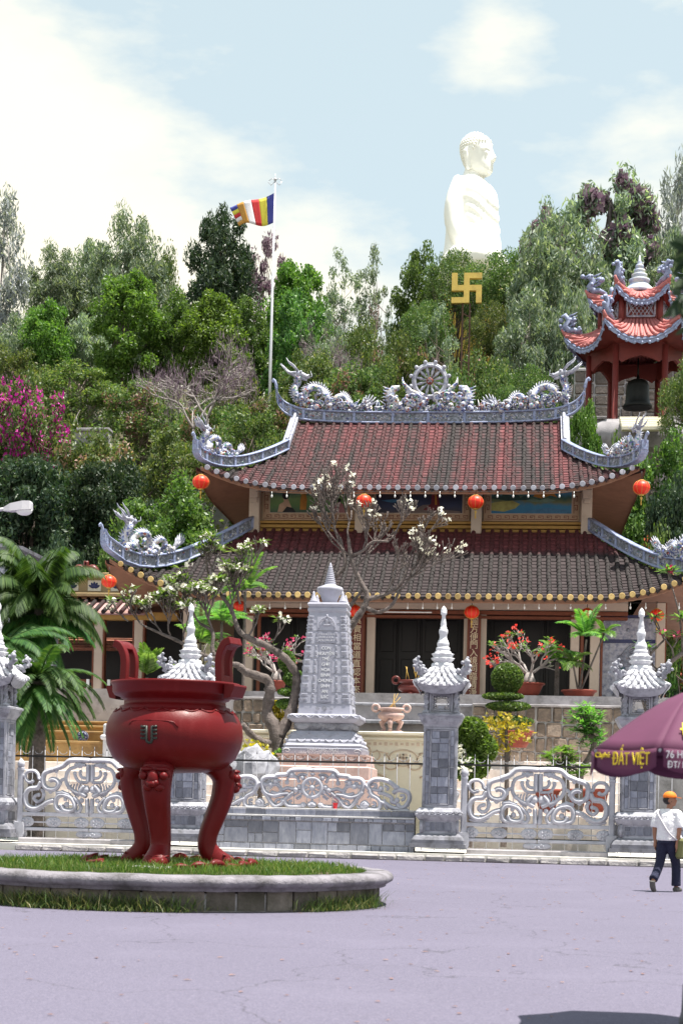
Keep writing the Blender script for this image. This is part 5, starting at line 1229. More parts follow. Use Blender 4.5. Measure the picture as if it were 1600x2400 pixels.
# white relief wall below
WYY = 48.2
a, b = at(560, 1760, WYY).x, at(1045, 1760, WYY).x; z1 = zy(1724, WYY)
rw = thing('relief_wall', 'cream white wall with shallow carved cloud relief behind the stele tower', 'wall', ((a+b)/2, WYY, .2))
q = M(); q.box(((a+b)/2, WYY+.3, z1/2), (b-a, .6, z1)); q.box(((a+b)/2, WYY+.25, z1+.04), (b-a+.1, .8, .10), .02); q.box(((a+b)/2, WYY-.03, z1-.12), (b-a, .08, .08), .01); q.build('wall_body', 'cream_wall', rw)
q = M(); cxr = at(945, 1760, WYY).x
for k in range(int((b-a)/.16)): q.box((a+.1+.16*k, WYY-.012, z1-.27), (.09, .03, .10 if k % 2 else .06))
for sg in (-1, 1):
    for k in range(4): q.tube([(cxr+sg*(.35+.28*k+.22*cos(t)), WYY-.01, z1-.85+.12*k-.18*sin(t)) for t in np.linspace(0, 4.2, 9)], .022, 5)
    q.tube([(cxr+sg*(.5+.3*k), WYY-.01, z1-1.25+.10*sin(k*1.4)) for k in range(7)], .03, 5); q.tube([(cxr+sg*(.45+.35*k), WYY-.01, z1-.55+.06*sin(k*1.9)) for k in range(7)], .02, 5)
q.tube([(cxr+.42*cos(t), WYY-.01, z1-.68+.24*sin(t)) for t in np.linspace(0, 2*PI, 25)[:-1]], .022, 5, loop=True)
emblem(q, V((cxr, 0, z1-.68)), .12, .03, WYY-.008)
tag(q.build('relief', mat('relief_tan', (.60, .47, .36), .8, .2, 5, .1, 20), rw), kind='stuff')
# pinkish stepped kerbs at both sides
def steps(px0, px1, ys, Y, label):
    a, b = at(px0, 1780, Y).x, at(px1, 1780, Y).x; t_ = thing('steps', label, 'steps', ((a+b)/2, Y, .2)); zs = [zy(y, Y) for y in ys]
    for i, z in enumerate(zs):
        q = M(); q.box(((a+b)/2, Y+i*.45+1.2, z/2), (b-a, 2.4, z-.001*i), .015); q.build('step', 'step_stone', t_)
    return t_
mat('step_stone', (.72, .65, .61), .8, .12, 3, .2, 25, dirt=(.40, .30, .27), damt=.35)
steps(1050, 1480, (1905, 1875, 1848, 1822, 1796, 1775), 47.0, 'pale pink stone steps behind the right gate')
steps(-20, 640, (1905, 1875, 1848, 1822, 1800), 47.0, 'pale pink stone steps behind the left gate and cauldron')
# ---------------------------------------------------------------- stele tower
SY0 = 45.6; sm = SY0/FPX
sc0 = at(762, 1880, SY0); SX = sc0.x
zs_ = lambda y: zy(y, SY0, 762)
st_ = thing('stele_tower', 'pale carved stone stele tower with tapering inscribed shaft and ringed spire', 'stele', (SX, SY0, .2))
def sqp(L, c_=(SX, SY0, 0), bev=.02): q = M(); q.sq([(h*sm, h*sm, zs_(y)) for h, y in L], c_, bev); return q
q = sqp([(118, 1885), (118, 1830), (112, 1828), (112, 1800), (106, 1797), (106, 1790)]); q.build('pink_base', 'pink_stone', st_)
q = sqp([(104, 1790), (104, 1786), (100, 1784), (100, 1776), (105, 1773), (105, 1770)])
for s_ in range(4):
    b0 = len(q.v)
    for i in range(10):
        if i in (4, 5): continue
        q.ball(((-90+20*i)*sm, -101*sm, (zs_(1779))), (9*sm, 4*sm, 7*sm), 8, 5)
    q.xf(Matrix.Translation((SX, SY0, 0)) @ Matrix.Rotation(s_*PI/2, 4, 'Z'), b0)
q.build('lotus_course', 'pink_stone', st_)
q = sqp([(93, 1770), (93, 1757), (90, 1755)]); gb = q.build('inscribed_base', 'granite', st_)
text('inscription', 'THÁP GIÁC NGỘ', .115, 'print_white', V((SX+.02, SY0-93*sm-.004, zs_(1760.3))), UPRIGHT, gb, .003)
def worn_line(c_, w_, h_, parent, seed, tl=0):
    """a line of engraving too small to read: a row of short strokes"""
    r = random.Random(seed); q = M(); x = -w_/2
    while x < w_/2:
        b_ = r.uniform(.3, .8)*h_; q.box((c_.x+x+b_/2, c_.y-.002+r.uniform(0, .001), c_.z+r.uniform(-.1, .1)*h_), (b_, .005, h_*r.uniform(.25, .8))); x += b_+r.choice((.25, .3, .9))*h_
    tag(q.build('engraved_line', 'print_white', parent), kind='stuff')
for i in range(2): worn_line(V((SX+.02, SY0-93*sm-.002, zs_(1764.4+i*3.3))), 1.35, .032, gb, i)
q = M()
for u in (-1, 1): q.tube([V((SX+u*(93-12+10*cos(t)*(1-t/8))*sm, SY0-93*sm-.002, zs_(1763)+6*sm*sin(t)*(1-t/8))) for t in np.linspace(0, 6, 10)], .008, 4)
tag(q.build('engraving', 'print_white', gb), kind='stuff')
q = sqp([(90, 1755), (91, 1750), (86, 1745)]); q.build('slab', 'stone_stele', st_)
q = sqp([(84, 1745), (84, 1740), (80, 1732), (76, 1724), (70, 1718), (68, 1716)], bev=.05)
for s_ in range(4):
    b0 = len(q.v)
    for i in range(5):
        u0_ = (-66+33*i); q.tube([((u0_+dx)*sm, -(82-dz*.42)*sm, zs_(1740-dz)) for dx, dz in [(-16, 10), (-9, 13), (0, 20), (9, 13), (16, 10)]], .022, 6)
        q.tube([((u0_+16.5+dx)*sm, -84*sm, zs_(1736+dz)) for dx, dz in [(-10, 0), (-5, 5), (0, 7), (5, 5), (10, 0)]], .022, 6)
    q.xf(Matrix.Translation((SX, SY0, 0)) @ Matrix.Rotation(s_*PI/2, 4, 'Z'), b0)
q.build('lotus_tier', 'stone_stele', st_)
q = sqp([(64, 1716), (66, 1712), (70, 1702), (68, 1696)], bev=.04)
for s_ in range(4):
    b0 = len(q.v)
    for i in range(4): q.ball(((-50+33*i)*sm, -67*sm, zs_(1706)), (15*sm, 4*sm, 8*sm), 10, 6)
    q.xf(Matrix.Translation((SX, SY0, 0)) @ Matrix.Rotation(s_*PI/2, 4, 'Z'), b0)
q.build('neck', 'stone_grey', st_)
q = sqp([(72, 1697), (78, 1693), (82, 1688), (82, 1680), (74, 1677)])
for s_ in range(4):
    b0 = len(q.v)
    q.tube([((-78+156*k/24)*sm, -83*sm, zs_(1684)+4*sm*sin(k*1.5)) for k in range(25)], .022, 6); q.tube([((-78+156*k/24)*sm, -83*sm, zs_(1684)+4*sm*cos(k*1.5)) for k in range(25)], .016, 6)
    q.xf(Matrix.Translation((SX, SY0, 0)) @ Matrix.Rotation(s_*PI/2, 4, 'Z'), b0)
q.build('carved_slab', 'stone_stele', st_)
HW = lambda y: np.interp(y, [1438, 1677], [43.5, 62])
q = sqp([(62, 1677), (62*.0+HW(1650), 1650), (HW(1438), 1438)]); sh = q.build('shaft', 'stone_stele', st_)
d1 = M(); d2 = M()
def onf(u, y, o): return V((u*HW(y)*sm, -HW(y)*sm-o, zs_(y)))
for s_ in range(4):
    b1, b2 = len(d1.v), len(d2.v)
    tiers = [1448, 1466, 1484, 1512, 1542, 1580, 1625, 1652]
    tiers = [1446, 1465, 1483, 1513, 1546, 1582, 1626, 1652]
    for ti, (ya, yb) in enumerate(zip(tiers, tiers[1:])):
        d2.box(onf(0, yb, -.006), (2*HW(yb)*sm*.99, .03, .018))
        for sg in (-1, 1):
            for u_, w_ in ((.82, .26), (.47, .10)):
                if ti < 2 and u_ < .5: continue
                for f0, f1 in ((.12, .42), (.52, .80)):
                    y0_, y1_ = ya+(yb-ya)*f0, ya+(yb-ya)*f1; yc = (y0_+y1_)/2
                    d1.box(onf(sg*u_, yc, .004), (w_*HW(yc)*sm, .034, (y1_-y0_)*sm*.9), .008)
                    d2.box(onf(sg*u_, yc, .012), (w_*HW(yc)*sm*.55, .036, (y1_-y0_)*sm*.4))
                d2.ball(onf(sg*(u_-.02), ya+(yb-ya)*.9, .002), (.022, .014, .03), 7, 4)
    for u_, rr_ in ((-.26, 4), (0, 6), (.26, 4)): d2.lathe([(0, 0), (rr_*sm, .0), (rr_*sm, .02)], n=12); d2.xf(Matrix.Translation(onf(u_, 1664, .012)) @ Matrix.Rotation(PI/2, 4, 'X'), len(d2.v)-36)
    for dm, b0 in ((d1, b1), (d2, b2)): dm.xf(Matrix.Translation((SX, SY0, 0)) @ Matrix.Rotation(s_*PI/2, 4, 'Z'), b0)
tag(d1.build('carved_storeys', 'stone_stele', sh), kind='stuff'); tag(d2.build('carved_recesses', 'stone_grey', sh), kind='stuff')
tilt = math.atan2((62-43.5)*sm, (1677-1438)*sm)
def plaque(y0_, y1_, hw, nm, m, o=.02):
    q = M(); a = onf(0, y0_, o); b = onf(0, y1_, o)
    q.add([a+V((-hw, 0, 0)), a+V((hw, 0, 0)), b+V((hw, 0, 0)), b+V((-hw, 0, 0)), a+V((-hw, .05, 0)), a+V((hw, .05, 0)), b+V((hw, .05, 0)), b+V((-hw, .05, 0))], [(0, 3, 2, 1), (0, 1, 5, 4), (1, 2, 6, 5), (2, 3, 7, 6), (3, 0, 4, 7)])
    q.xf(Matrix.Translation((SX, SY0, 0))); return q.build(nm, m, sh)
pq = plaque(1514, 1648, 16*sm, 'inscription_plaque', 'granite'); plaque(1485, 1511, 23*sm, 'verse_plaque', 'granite'); plaque(1446, 1482, 23*sm, 'niche_panel', 'stone_stele', .012)
fr_ = ('CON', 'NGUYỆN', 'THẾ', 'GIỚI', 'HÒA', 'BÌNH', 'CHÚNG', 'SINH', 'AN', 'LẠC')
for i, w_ in enumerate(fr_): text('word', w_, .125, 'print_white', V((SX, SY0, 0))+onf(0, 1524+i*12.6, .024), (PI/2-tilt, 0, 0), pq, .004, sx=.9)
for i in range(3): worn_line(V((SX, SY0, 0))+onf(0, 1491+i*7, .024), .42, .04, pq, 7+i)
q = M()
q.tube([V((SX, SY0, 0))+onf(0, 1475, .03)+V((19*sm*cos(t), 0, 19*sm*max(-.2, sin(t))*1.25)) for t in np.linspace(-.2, PI+.2, 20)], .016, 6)
c_ = V((SX, SY0, 0))+onf(0, 1462, .03); q.ball(c_+V((0, 0, .02)), (.06, .03, .10)); q.ball(c_+V((0, 0, .16)), (.035, .03, .045)); q.ball(c_+V((0, 0, -.09)), (.14, .03, .035)); q.ball(c_+V((-.08, 0, .06)), (.05, .02, .02)); q.ball(c_+V((.07, 0, .0)), (.05, .02, .02))
q.build('niche_figure', 'stone_stele', sh)
q = sqp([(44, 1440), (46, 1436), (46, 1431), (43, 1429), (45, 1426), (47, 1421), (45, 1417)], bev=.015); q.build('cornice', 'stone_stele', st_)
for u in (-1, 1):
    for v_ in (-1, 1):
        q = M(); q.lathe([(10*sm, zs_(1417)), (9*sm, zs_(1412)), (7*sm, zs_(1410)), (7*sm, zs_(1407)), (5*sm, zs_(1405)), (5*sm, zs_(1402)), (3.5*sm, zs_(1400)), (3.5*sm, zs_(1397)), (1*sm, zs_(1390))], (SX+u*34*sm, SY0+v_*34*sm, 0), 12); q.build('corner_stupa', 'stone_stele', st_)
q = M(); q.lathe([(17*sm, zs_(1417)), (18*sm, zs_(1408)), (20*sm, zs_(1404)), (22*sm, zs_(1396), .01), (29*sm, zs_(1388), .015), (31*sm, zs_(1382), .01), (29*sm, zs_(1377)), (15*sm, zs_(1372)), (12*sm, zs_(1368))], (SX, SY0, 0), 48, rn=20)
L = [(12*sm, zs_(1370))]; y = 1368
for i in range(9):
    r_ = 13-1.05*i; h_ = 5.0-.12*i; L += [(r_*sm, zs_(y-.6)), ((r_+.6)*sm, zs_(y-h_*.5)), (r_*.9*sm, zs_(y-h_*.85)), (r_*.78*sm, zs_(y-h_))]; y -= h_
L += [(3.5*sm, zs_(y-1)), (2.5*sm, zs_(y-5)), (.3*sm, zs_(y-9))]
q.lathe(L, (SX, SY0, 0), 18); q.build('spire', 'stone_stele', st_)
# ---------------------------------------------------------------- burner, pots, lanterns
def burner(px, ytop, ybot, Y, m, name, label):
    p = at(px, ybot, Y); H = at(px, ytop, Y).z-p.z; b = thing(name, label, 'incense burner', p); q = M(); c_ = (p.x, Y, p.z)
    q.sq([(H*.48, H*.40, 0), (H*.48, H*.40, H*.08), (H*.42, H*.36, H*.12)], c_); q.build('base', m, b)
    for a in (rad(270), rad(150), rad(30)): q = M(); q.tube([V(c_)+V((cos(a)*H*k, sin(a)*H*k, H*z)) for k, z in ((.24, .52), (.40, .42), (.34, .28), (.26, .20), (.36, .12))], [H*.09, H*.10, H*.07, H*.06, H*.075], 8); q.build('leg', m, b)
    q = M(); q.lathe([(0, H*.46), (H*.26, H*.48), (H*.44, H*.58), (H*.47, H*.68), (H*.42, H*.76), (H*.36, H*.79), (H*.36, H*.84), (H*.46, H*.86), (H*.46, H*.93), (H*.38, H*.93), (H*.3, H*.8), (0, H*.78)], c_, 24); q.build('bowl', m, b)
    for s_ in (-1, 1): q = M(); q.tube([V(c_)+V((s_*H*(.54+.12*cos(t)), 0, H*(.93+.12*sin(t)))) for t in np.linspace(0, 2*PI, 13)[:-1]], H*.045, 8, loop=True, up=(0, 1, 0)); q.build('handle', m, b)
    for i in range(5): q = M(); a = rnd.uniform(-.2, .2); q.tube([V(c_)+V((rnd.uniform(-.25, .25)*H, 0, H*.8)), V(c_)+V((rnd.uniform(-.25, .25)*H+a*.3, 0, H*(1.15+rnd.uniform(0, .3))))], .008, 5); q.build('incense_stick', 'lantern_gold', b)
burner(915, 1655, 1722, 48.5, 'pink_stone', 'incense_burner', 'pink stone incense burner with ring handles on top of the cream relief wall')
burner(962, 1590, 1657, 54.0, 'plaque_red', 'incense_burner', 'dark red incense burner standing before the hall doors, behind a pillar')
def lantern(px, y, Y, rpx, label):
    p = at(px, y, Y); r = rpx*Y/FPX; l = thing('lantern', label, 'lantern', p, group='red silk lanterns'); q = M(); n = 32
    q.lathe([(r*.25, r*.80)]+[(r*cos(a)*1.0, r*.84*sin(a)) for a in np.linspace(1.25, -1.25, 13)]+[(r*.25, -r*.80)], p, n); q.build('silk', 'lantern_silk', l)
    q = M()
    for k in range(10):
        a = 2*PI*k/10+.3; q.tube([p+V((cos(a)*r*1.012*cos(b), sin(a)*r*1.012*cos(b), r*.85*sin(b))) for b in np.linspace(-1.25, 1.25, 9)], r*.018, 4)
    tag(q.build('rib', 'lantern_gold', l), kind='stuff')
    q = M(); q.lathe([(r*.3, r*.78), (r*.3, r*.9), (r*.1, r*.92)], p, 12); q.lathe([(r*.3, -r*.78), (r*.3, -r*.9), (r*.1, -r*.92)][::-1], p, 12); q.build('cap', 'lantern_gold', l)
    q = M(); q.lathe([(r*.03, -r*.92), (r*.05, -r*1.1), (r*.14, -r*1.12), (r*.12, -r*1.35), (r*.05, -r*1.4), (r*.10, -r*2.0)][::-1], p, 8); q.build('tassel', 'lantern_gold', l)
    q = M(); q.tube([p+V((0, 0, r*.9)), p+V((0, 0, r*1.9))], .01, 4); q.build('cord', 'black_iron', l)
for a in ((471, 1130, 58.6, 20, 'red lantern hanging from the left corner of the upper roof'), (1502, 1143, 58.6, 20, 'red lantern hanging from the right corner of the upper roof'),
          (256, 1363, 55.4, 18, 'red lantern hanging from the left corner of the lower roof'), (853, 1175, 59.6, 19, 'red lantern before the second upper column, behind bare branches'),
          (1114, 1177, 59.6, 19, 'red lantern before the third upper column, between two painted panels'), (1105, 1435, 56.9, 18, 'red lantern above the right couplet board'),
          (831, 1432, 56.9, 17, 'red lantern partly behind a branch, right of the stele spire'), (1375, 1440, 56.9, 17, 'red lantern half hidden behind potted palm leaves'),
          (1538, 1442, 56.9, 17, 'red lantern at the right column beside the mosaic screen'), (562, 1420, 56.9, 15, 'red lantern glimpsed through the left frangipani branches')): lantern(*a)
for row, (y, Y, xs_) in enumerate(((1163, 59.5, (637, 672, 757, 792, 829, 890, 925, 961, 996, 1030, 1065, 1165, 1202, 1237, 1273, 1310, 1344)), (1424, 56.3, (632, 668, 704, 955, 990, 1024, 1058, 1156, 1190, 1228, 1262, 1300, 1336, 1418, 1476, 1512, 1590)))):
    g_ = thing('light_string', ['string of small clear bulbs along the upper eave', 'string of small clear bulbs along the lower eave'][row], 'light string', (XT, Y, at(1003, y, Y).z))
    q = M(); q.tube([at(px, y-11, Y) for px in range(600, 1600 if row else 1400, 40)], .008, 4); q.build('cable', 'black_iron', g_)
    for px in xs_:
        p = at(px, y, Y); q = M(); q.tube([p+V((0, 0, .17)), p+V((0, 0, .06))], .014, 5); q.ball(p, (.035, .035, .06), 8, 5); q.build('bulb', 'glass_bulb', g_)
# ---------------------------------------------------------------- parasol
UYY = 11.1; um = UYY/FPX
def parasol(C, label, words=True):
    U_ = thing('parasol', label, 'parasol', (C.x, C.y, 0), group=None)
    K_ = UYY/19; zE, zA, R_ = C.z, C.z+.72*K_, 1.23*K_
    ang = [rad(202+45*k) for k in range(8)]
    def cp(th, f):           # cone with sag between ribs
        k = ((th-ang[0]) % (PI/4))/(PI/4); sag = 1-.10*sin(PI*k)*f
        prof_ = zE+(zA-zE)*(1-f**1.35)-.03*K_*sin(PI*k)*f
        return V((C.x+R_*f*sag*cos(th), C.y+R_*f*sag*sin(th), prof_))
    for k in range(8):
        q = M(); q.grid(lambda a, b: cp(ang[k]+a*PI/4, 1-b*.985), 8, 8); pn = q.build('canopy_panel', 'umbrella_cloth', U_)
        sl_ = pn.modifiers.new('s', 'SOLIDIFY'); sl_.thickness = .004
        q = M(); q.grid(lambda a, b: cp(ang[k]+(.04+a*.92)*PI/4, 1)+V((cos(ang[k]+PI/8)*(.05*K_*b*sin(PI*a)), sin(ang[k]+PI/8)*.05*K_*b*sin(PI*a), -(.20+.07*sin(PI*a)**.5)*b*K_)), 10, 4); vl = q.build('valance', 'umbrella_cloth', U_)
        sl_ = vl.modifiers.new('s', 'SOLIDIFY'); sl_.thickness = .004
        q = M(); q.tube([cp(ang[k], f)+V((0, 0, -.02)) for f in (.02, .35, .7, 1)], .01, 5); q.build('rib', 'grey_iron', U_)
        if words and k in (0, 1):
            mid = ang[k]+PI/8; n = V((cos(mid), sin(mid), 0)); t = V((-sin(mid), cos(mid), 0)); base = (cp(ang[k], 1)+cp(ang[k]+PI/4, 1))/2
            rt = math.atan2(t.y, t.x)
            def put(s_, x, z, size, m_, o=.055, sx=1): text('lettering', s_, size*K_, m_, base+t*x*K_+V((0, 0, z*K_))+n*o*K_, (PI/2, 0, rt), vl, .002, 'CENTER', sx)
            if k == 0: put('Càphê', -.33, -.075, .085, 'print_yellow', .03); put('ĐẤT VIỆT', .10, -.125, .20, 'print_yellow', .045, .62)
            else: put('76 HỒNG', -.21, -.075, .115, 'print_white', .04, .8); put('ĐT/ Fax: 0', -.21, -.185, .105, 'print_white', .05, .8)
            if k == 1:
                p0_ = cp(mid, .80); up = (cp(mid, .60)-cp(mid, .98)).normalized(); nn_ = t.cross(up).normalized()
                o = text('lettering', 'Đ', .30*K_, 'print_yellow', p0_+nn_*.03-t*.13*K_, None, vl, .003); Rm = Matrix((t, up, nn_)).transposed(); o.rotation_euler = Rm.to_euler()
    q = M(); q.tube([(C.x, C.y, .05), (C.x, C.y, zA+.02)], .022, 8); q.ball((C.x, C.y, zA+.03), .03); q.build('pole', 'grey_paint', U_)
    q = M(); q.lathe([(.055, 0), (.055, .06), (.045, .10), (.04, .12), (.035, .3)], (C.x, C.y, 0), 16); q.build('base', 'stone_dark', U_)
    return U_
parasol(at(1623, 1762, UYY), 'maroon cafe parasol with yellow lettering, its canopy cut by the right edge of the picture')
# ---------------------------------------------------------------- walking man
pp = atz(1561, 2090, 0); man = thing('person', 'person in orange cap, white shirt and navy trousers walking away with a shoulder bag', 'person', pp)
O = V((pp.x, pp.y, 0)); rzm = YAW-rad(34)
Rm = Matrix.Rotation(rzm, 3, 'Z'); MP = lambda x, y, z: O+Rm @ V((x, y, z))
LKn, LAn, LTo = (-.115, -.06, .50), (-.12, -.33, .17), (-.14, -.20, .03)
RKn, RAn = (.095, .15, .49), (.10, .17, .09)
b = M()
def limb(q, pts, rr, n=10): q.tube(spline([MP(*p) for p in pts], 4), list(np.interp(np.linspace(0, 1, (len(pts)-1)*4+1), np.linspace(0, 1, len(pts)), rr)), n)
limb(b, [(0, 0, .86), (0, .0, 1.02), (0, -.01, 1.2), (0, .0, 1.36)], [.13, .125, .14, .10]); limb(b, [(0, 0, 1.36), (.01, .01, 1.45), (.02, .015, 1.50)], [.065, .055, .055])
limb(b, [(-.08, 0, .88), LKn, LAn], [.085, .055, .042]); limb(b, [(.08, 0, .88), RKn, RAn], [.085, .055, .042])
limb(b, [(-.12, -.335, .18), (-.125, -.30, .09), (-.125, -.24, .02)], [.04, .04, .028]); limb(b, [(.10, .15, .05), (.11, .24, .035), (.115, .31, .025)], [.042, .042, .03])
# arms
limb(b, [(-.185, -.01, 1.36), (-.235, -.03, 1.10), (-.225, -.02, .88)], [.052, .042, .030]); limb(b, [(.185, .0, 1.36), (.225, -.04, 1.10), (.20, -.06, .86)], [.052, .042, .030])
for sx_, hx, hy, hz_ in ((-1, -.222, -.02, .86), (1, .198, -.06, .84)):
    limb(b, [(hx, hy, hz_+.03), (hx, hy, hz_-.04), (hx+.005*sx_, hy+.005, hz_-.085)], [.030, .036, .034])
    for fi, (dy_, ln) in enumerate(((-.032, .060), (-.011, .072), (.011, .068), (.030, .055))): limb(b, [(hx, hy+dy_, hz_-.075), (hx-.006*sx_, hy+dy_*1.1+.004, hz_-.085-ln*.5), (hx-.022*sx_, hy+dy_*1.1+.01, hz_-.085-ln)], [.0105, .0095, .008], 6)
    limb(b, [(hx-.012*sx_, hy+.030, hz_-.015), (hx-.022*sx_, hy+.055, hz_-.045), (hx-.026*sx_, hy+.058, hz_-.075)], [.013, .011, .009], 6)
# head, turned right
hc = MP(.025, .01, 1.60); hd = Rm @ V((.93, .36, 0)); hs_ = Rm @ V((-.36, .93, 0))
def HB(f, s_, z): return hc+hd*f+hs_*s_+V((0, 0, z))
b.ball(HB(-.01, 0, .02), (.095, .088, .11), 14, 10); b.ball(HB(.03, 0, -.045), (.07, .06, .07), 12, 8); b.ball(HB(.06, 0, -.085), (.035, .035, .025)); b.ball(HB(.10, 0, -.015), (.018, .014, .028)); b.ball(HB(.085, 0, -.055), (.02, .025, .012)); b.ball(HB(.08, 0, .03), (.02, .05, .012))
for s_ in (-1, 1): b.ball(HB(-.015, s_*.085, -.012), (.025, .014, .036)); b.ball(HB(.075, s_*.033, .012), (.014, .016, .010))
body = b.build('body', 'skin', man); remesh(body, .009, 3)
q = M(); q.ball(HB(-.03, 0, .0), (.10, .094, .085), 12, 8); hr = q.build('hair', 'hair_black', man)
q = M()
limb(q, [(0, 0, .89), (0, .0, 1.02), (0, -.01, 1.2), (0, -.005, 1.33), (.005, .0, 1.40)], [.165, .165, .165, .14, .075], 14)
for s_ in (-1, 1): limb(q, [(s_*.08, 0, 1.36), (s_*.185, -.005, 1.355), (s_*.225, -.03, 1.24), (s_*.238, -.035, 1.12)], [.09, .075, .072, .078], 10); limb(q, [(s_*.10, -.0, .90), (s_*.10, 0, 1.15), (s_*.12, -.01, 1.32)], [.115, .10, .09])
limb(q, [(-.06, -.01, 1.40), (.0, -.05, 1.42), (.07, -.01, 1.40)], [.035, .035, .035])
sh2 = q.build('shirt', 'shirt_white', man); remesh(sh2, .013, 3)
q = M()
limb(q, [(0, 0, .84), (0, 0, .95)], [.155, .15], 14); limb(q, [(-.075, 0, .88), (-.11, -.005, .70), LKn, (-.118, -.22, .30), (-.12, -.32, .22)], [.115, .10, .082, .078, .082]); limb(q, [(.075, 0, .88), (.09, .04, .70), RKn, (.10, .165, .28), (.10, .17, .10)], [.115, .10, .082, .080, .086])
tr = q.build('trousers', 'trousers_navy', man); remesh(tr, .013, 3)
for pts in (([(-.12, -.355, .20), (-.125, -.32, .09), (-.125, -.24, .012)], .052), ([(.10, .12, .04), (.11, .22, .04), (.115, .33, .025)], .05)):
    q = M(); limb(q, pts[0], [pts[1], pts[1], pts[1]*.8]); so_ = q.build('shoe', 'shoe_grey', man); remesh(so_, .012, 2)
q = M(); st = len(q.v); q.ball((0, 0, 0), (.118, .108, .10), 18, 10); q.v = [(x, y, max(z, -.015)) for x, y, z in q.v]
q.xf(Matrix.Translation(HB(-.012, 0, .055)) @ Matrix((hd, hs_, V((0, 0, 1)))).transposed().to_4x4()); cp_ = q.build('cap', 'cap_orange', man)
q = M(); q.add([HB(.09+.10*sin(a)*1.0, cos(a)*.085, .050-.02*sin(a)+dz) for dz in (0, .012) for a in np.linspace(0, PI, 11)], [tuple(range(11))[::-1], tuple(range(11, 22))]+[(i, i+1, 12+i, 11+i) for i in range(10)]); q.build('visor', 'cap_orange', cp_)
bag = thing('shoulder_bag', 'olive cloth shoulder bag on a strap at the walking person\'s right hip', 'bag', MP(.22, .04, .68))
q = M(); st = len(q.v); q.box((0, 0, 0), (.11, .30, .36), .04); q.xf(Matrix.Translation(MP(.235, .06, .76)) @ Matrix.Rotation(rzm, 4, 'Z') @ Matrix.Rotation(.12, 4, 'Y')); q.build('pouch', 'bag_olive', bag)
q = M(); q.tube(spline([MP(*p) for p in ((-.155, -.06, 1.42), (-.13, -.165, 1.36), (-.02, -.195, 1.20), (.10, -.185, 1.02), (.19, -.09, .92), (.235, .0, .90))], 5), .018, 6); q.tube(spline([MP(*p) for p in ((-.155, -.06, 1.42), (-.12, .10, 1.40), (0, .18, 1.2), (.16, .16, .98), (.235, .10, .90))], 5), .018, 6); q.build('strap', 'grey_paint', bag)
# ---------------------------------------------------------------- street lamp, flag, emblem sign
LY = 31.0; la = at(-140, 1215, LY); lp = thing('street_lamp', 'pale grey street lamp head reaching in from the left edge', 'street lamp', (la.x, LY, 0))
q = M(); q.tube([(la.x, LY, 0), (la.x, LY, la.z-.3)], [.09, .06], 10); q.tube(spline([(la.x, LY, la.z-.3), (la.x+.05, LY, la.z), at(-60, 1203, LY), at(12, 1193, LY)], 5), .035, 8); q.build('pole', 'grey_paint', lp)
q = M(); A = at(10, 1193, LY); B = at(76, 1188, LY); d = B-A
q.rings([[A+d*f+V((0, wy*s_*.5, h0)) for s_, h0 in ((-1, b0), (1, b0), (.8, t0), (-.8, t0))] for f, wy, b0, t0 in ((0, .10, -.04, .03), (.25, .20, -.06, .09), (.7, .26, -.06, .12), (.95, .22, -.06, .11), (1.0, .14, -.05, .06))], smooth=False); q.build('head', 'grey_paint', lp)
q = M(); q.ball(A+d*.72+V((0, 0, -.06)), (.17, .11, .10), 12, 8); q.build('diffuser', 'glass_bulb', lp)
FYY = 96.0; ft, fb = at(645, 424, FYY), at(634, 845, FYY); fbz = hz(fb.x, FYY)
fl = thing('flagpole', 'tall thin white flagpole with ornamental tip above the trees', 'flagpole', (fb.x, FYY, fbz))
q = M(); q.tube([V((fb.x-.02, FYY, fbz)), fb, ft], [.10, .09, .05], 8); q.build('pole', 'pole_metal', fl)
q = M(); q.ball(ft+V((0, 0, .1)), .10)
for u in (-1, 1): q.tube([ft, ft+V((u*.25, 0, -.25)), ft+V((u*.42, 0, -.05))], .025, 5); q.tube([ft, ft+V((u*.2, 0, .15)), ft+V((u*.38, 0, .02))], .02, 5)
q.tube([ft, ft+V((0, 0, .45))], [.05, .005], 6); q.build('tip', 'pole_metal', fl)
fg = thing('flag', 'striped buddhist flag of blue, yellow, red, white and orange flying to the left', 'flag', at(643, 485, FYY))
def flagpt(a, b):     # a along (0 at pole), b up
    top = at(643-110*a+3*a*a, 452+34*a+4*sin(a*5), FYY); bot = at(641-82*a*1.0, 519+14*a+6*sin(a*4.5+.5), FYY)
    p = bot.lerp(top, b); p.y += .35*sin(a*7+b*1.2)*a+.0; return p
fcs = ('flag_blue', 'flag_yellow', 'flag_red', 'flag_white', 'flag_orange')
for i, f_ in enumerate(fcs):
    q = M(); q.grid(lambda a, b: flagpt((i+a)/6*1.05*(.95), b), 5, 8); o_ = q.build('stripe', f_, fg); o_.modifiers.new('s', 'SOLIDIFY').thickness = .01
    q = M(); q.grid(lambda a, b: flagpt((5+a)/6*.9975, 1-(i+1)/5+b/5), 5, 2); o_ = q.build('end_stripe', f_, fg); o_.modifiers.new('s', 'SOLIDIFY').thickness = .01
EYY = 98.0; ec = at(1093, 676, EYY); em = EYY/FPX
es = thing('emblem_sign', 'weathered yellow buddhist emblem on a rusty post frame among the trees', 'sign', (ec.x, EYY, hz(ec.x, EYY)))
q = M(); s = 35*em; t = s*.185
for (a0, a1, b0, b1) in ((-t, t, -s, s), (-s, -t, -t, t), (t, s, -t, t), (t, s, s-2*t, s), (s-2*t, s, -s, -t), (-s, -t, -s, -s+2*t), (-s, -s+2*t, t, s)):
    q.box((ec.x+(a0+a1)/2, EYY, ec.z+(b0+b1)/2), (a1-a0, .30, b1-b0), .0)
q.build('emblem', 'yellow_paint', es)
mat('rust', (.10, .055, .04), .85, .4, 3, .3, 20)
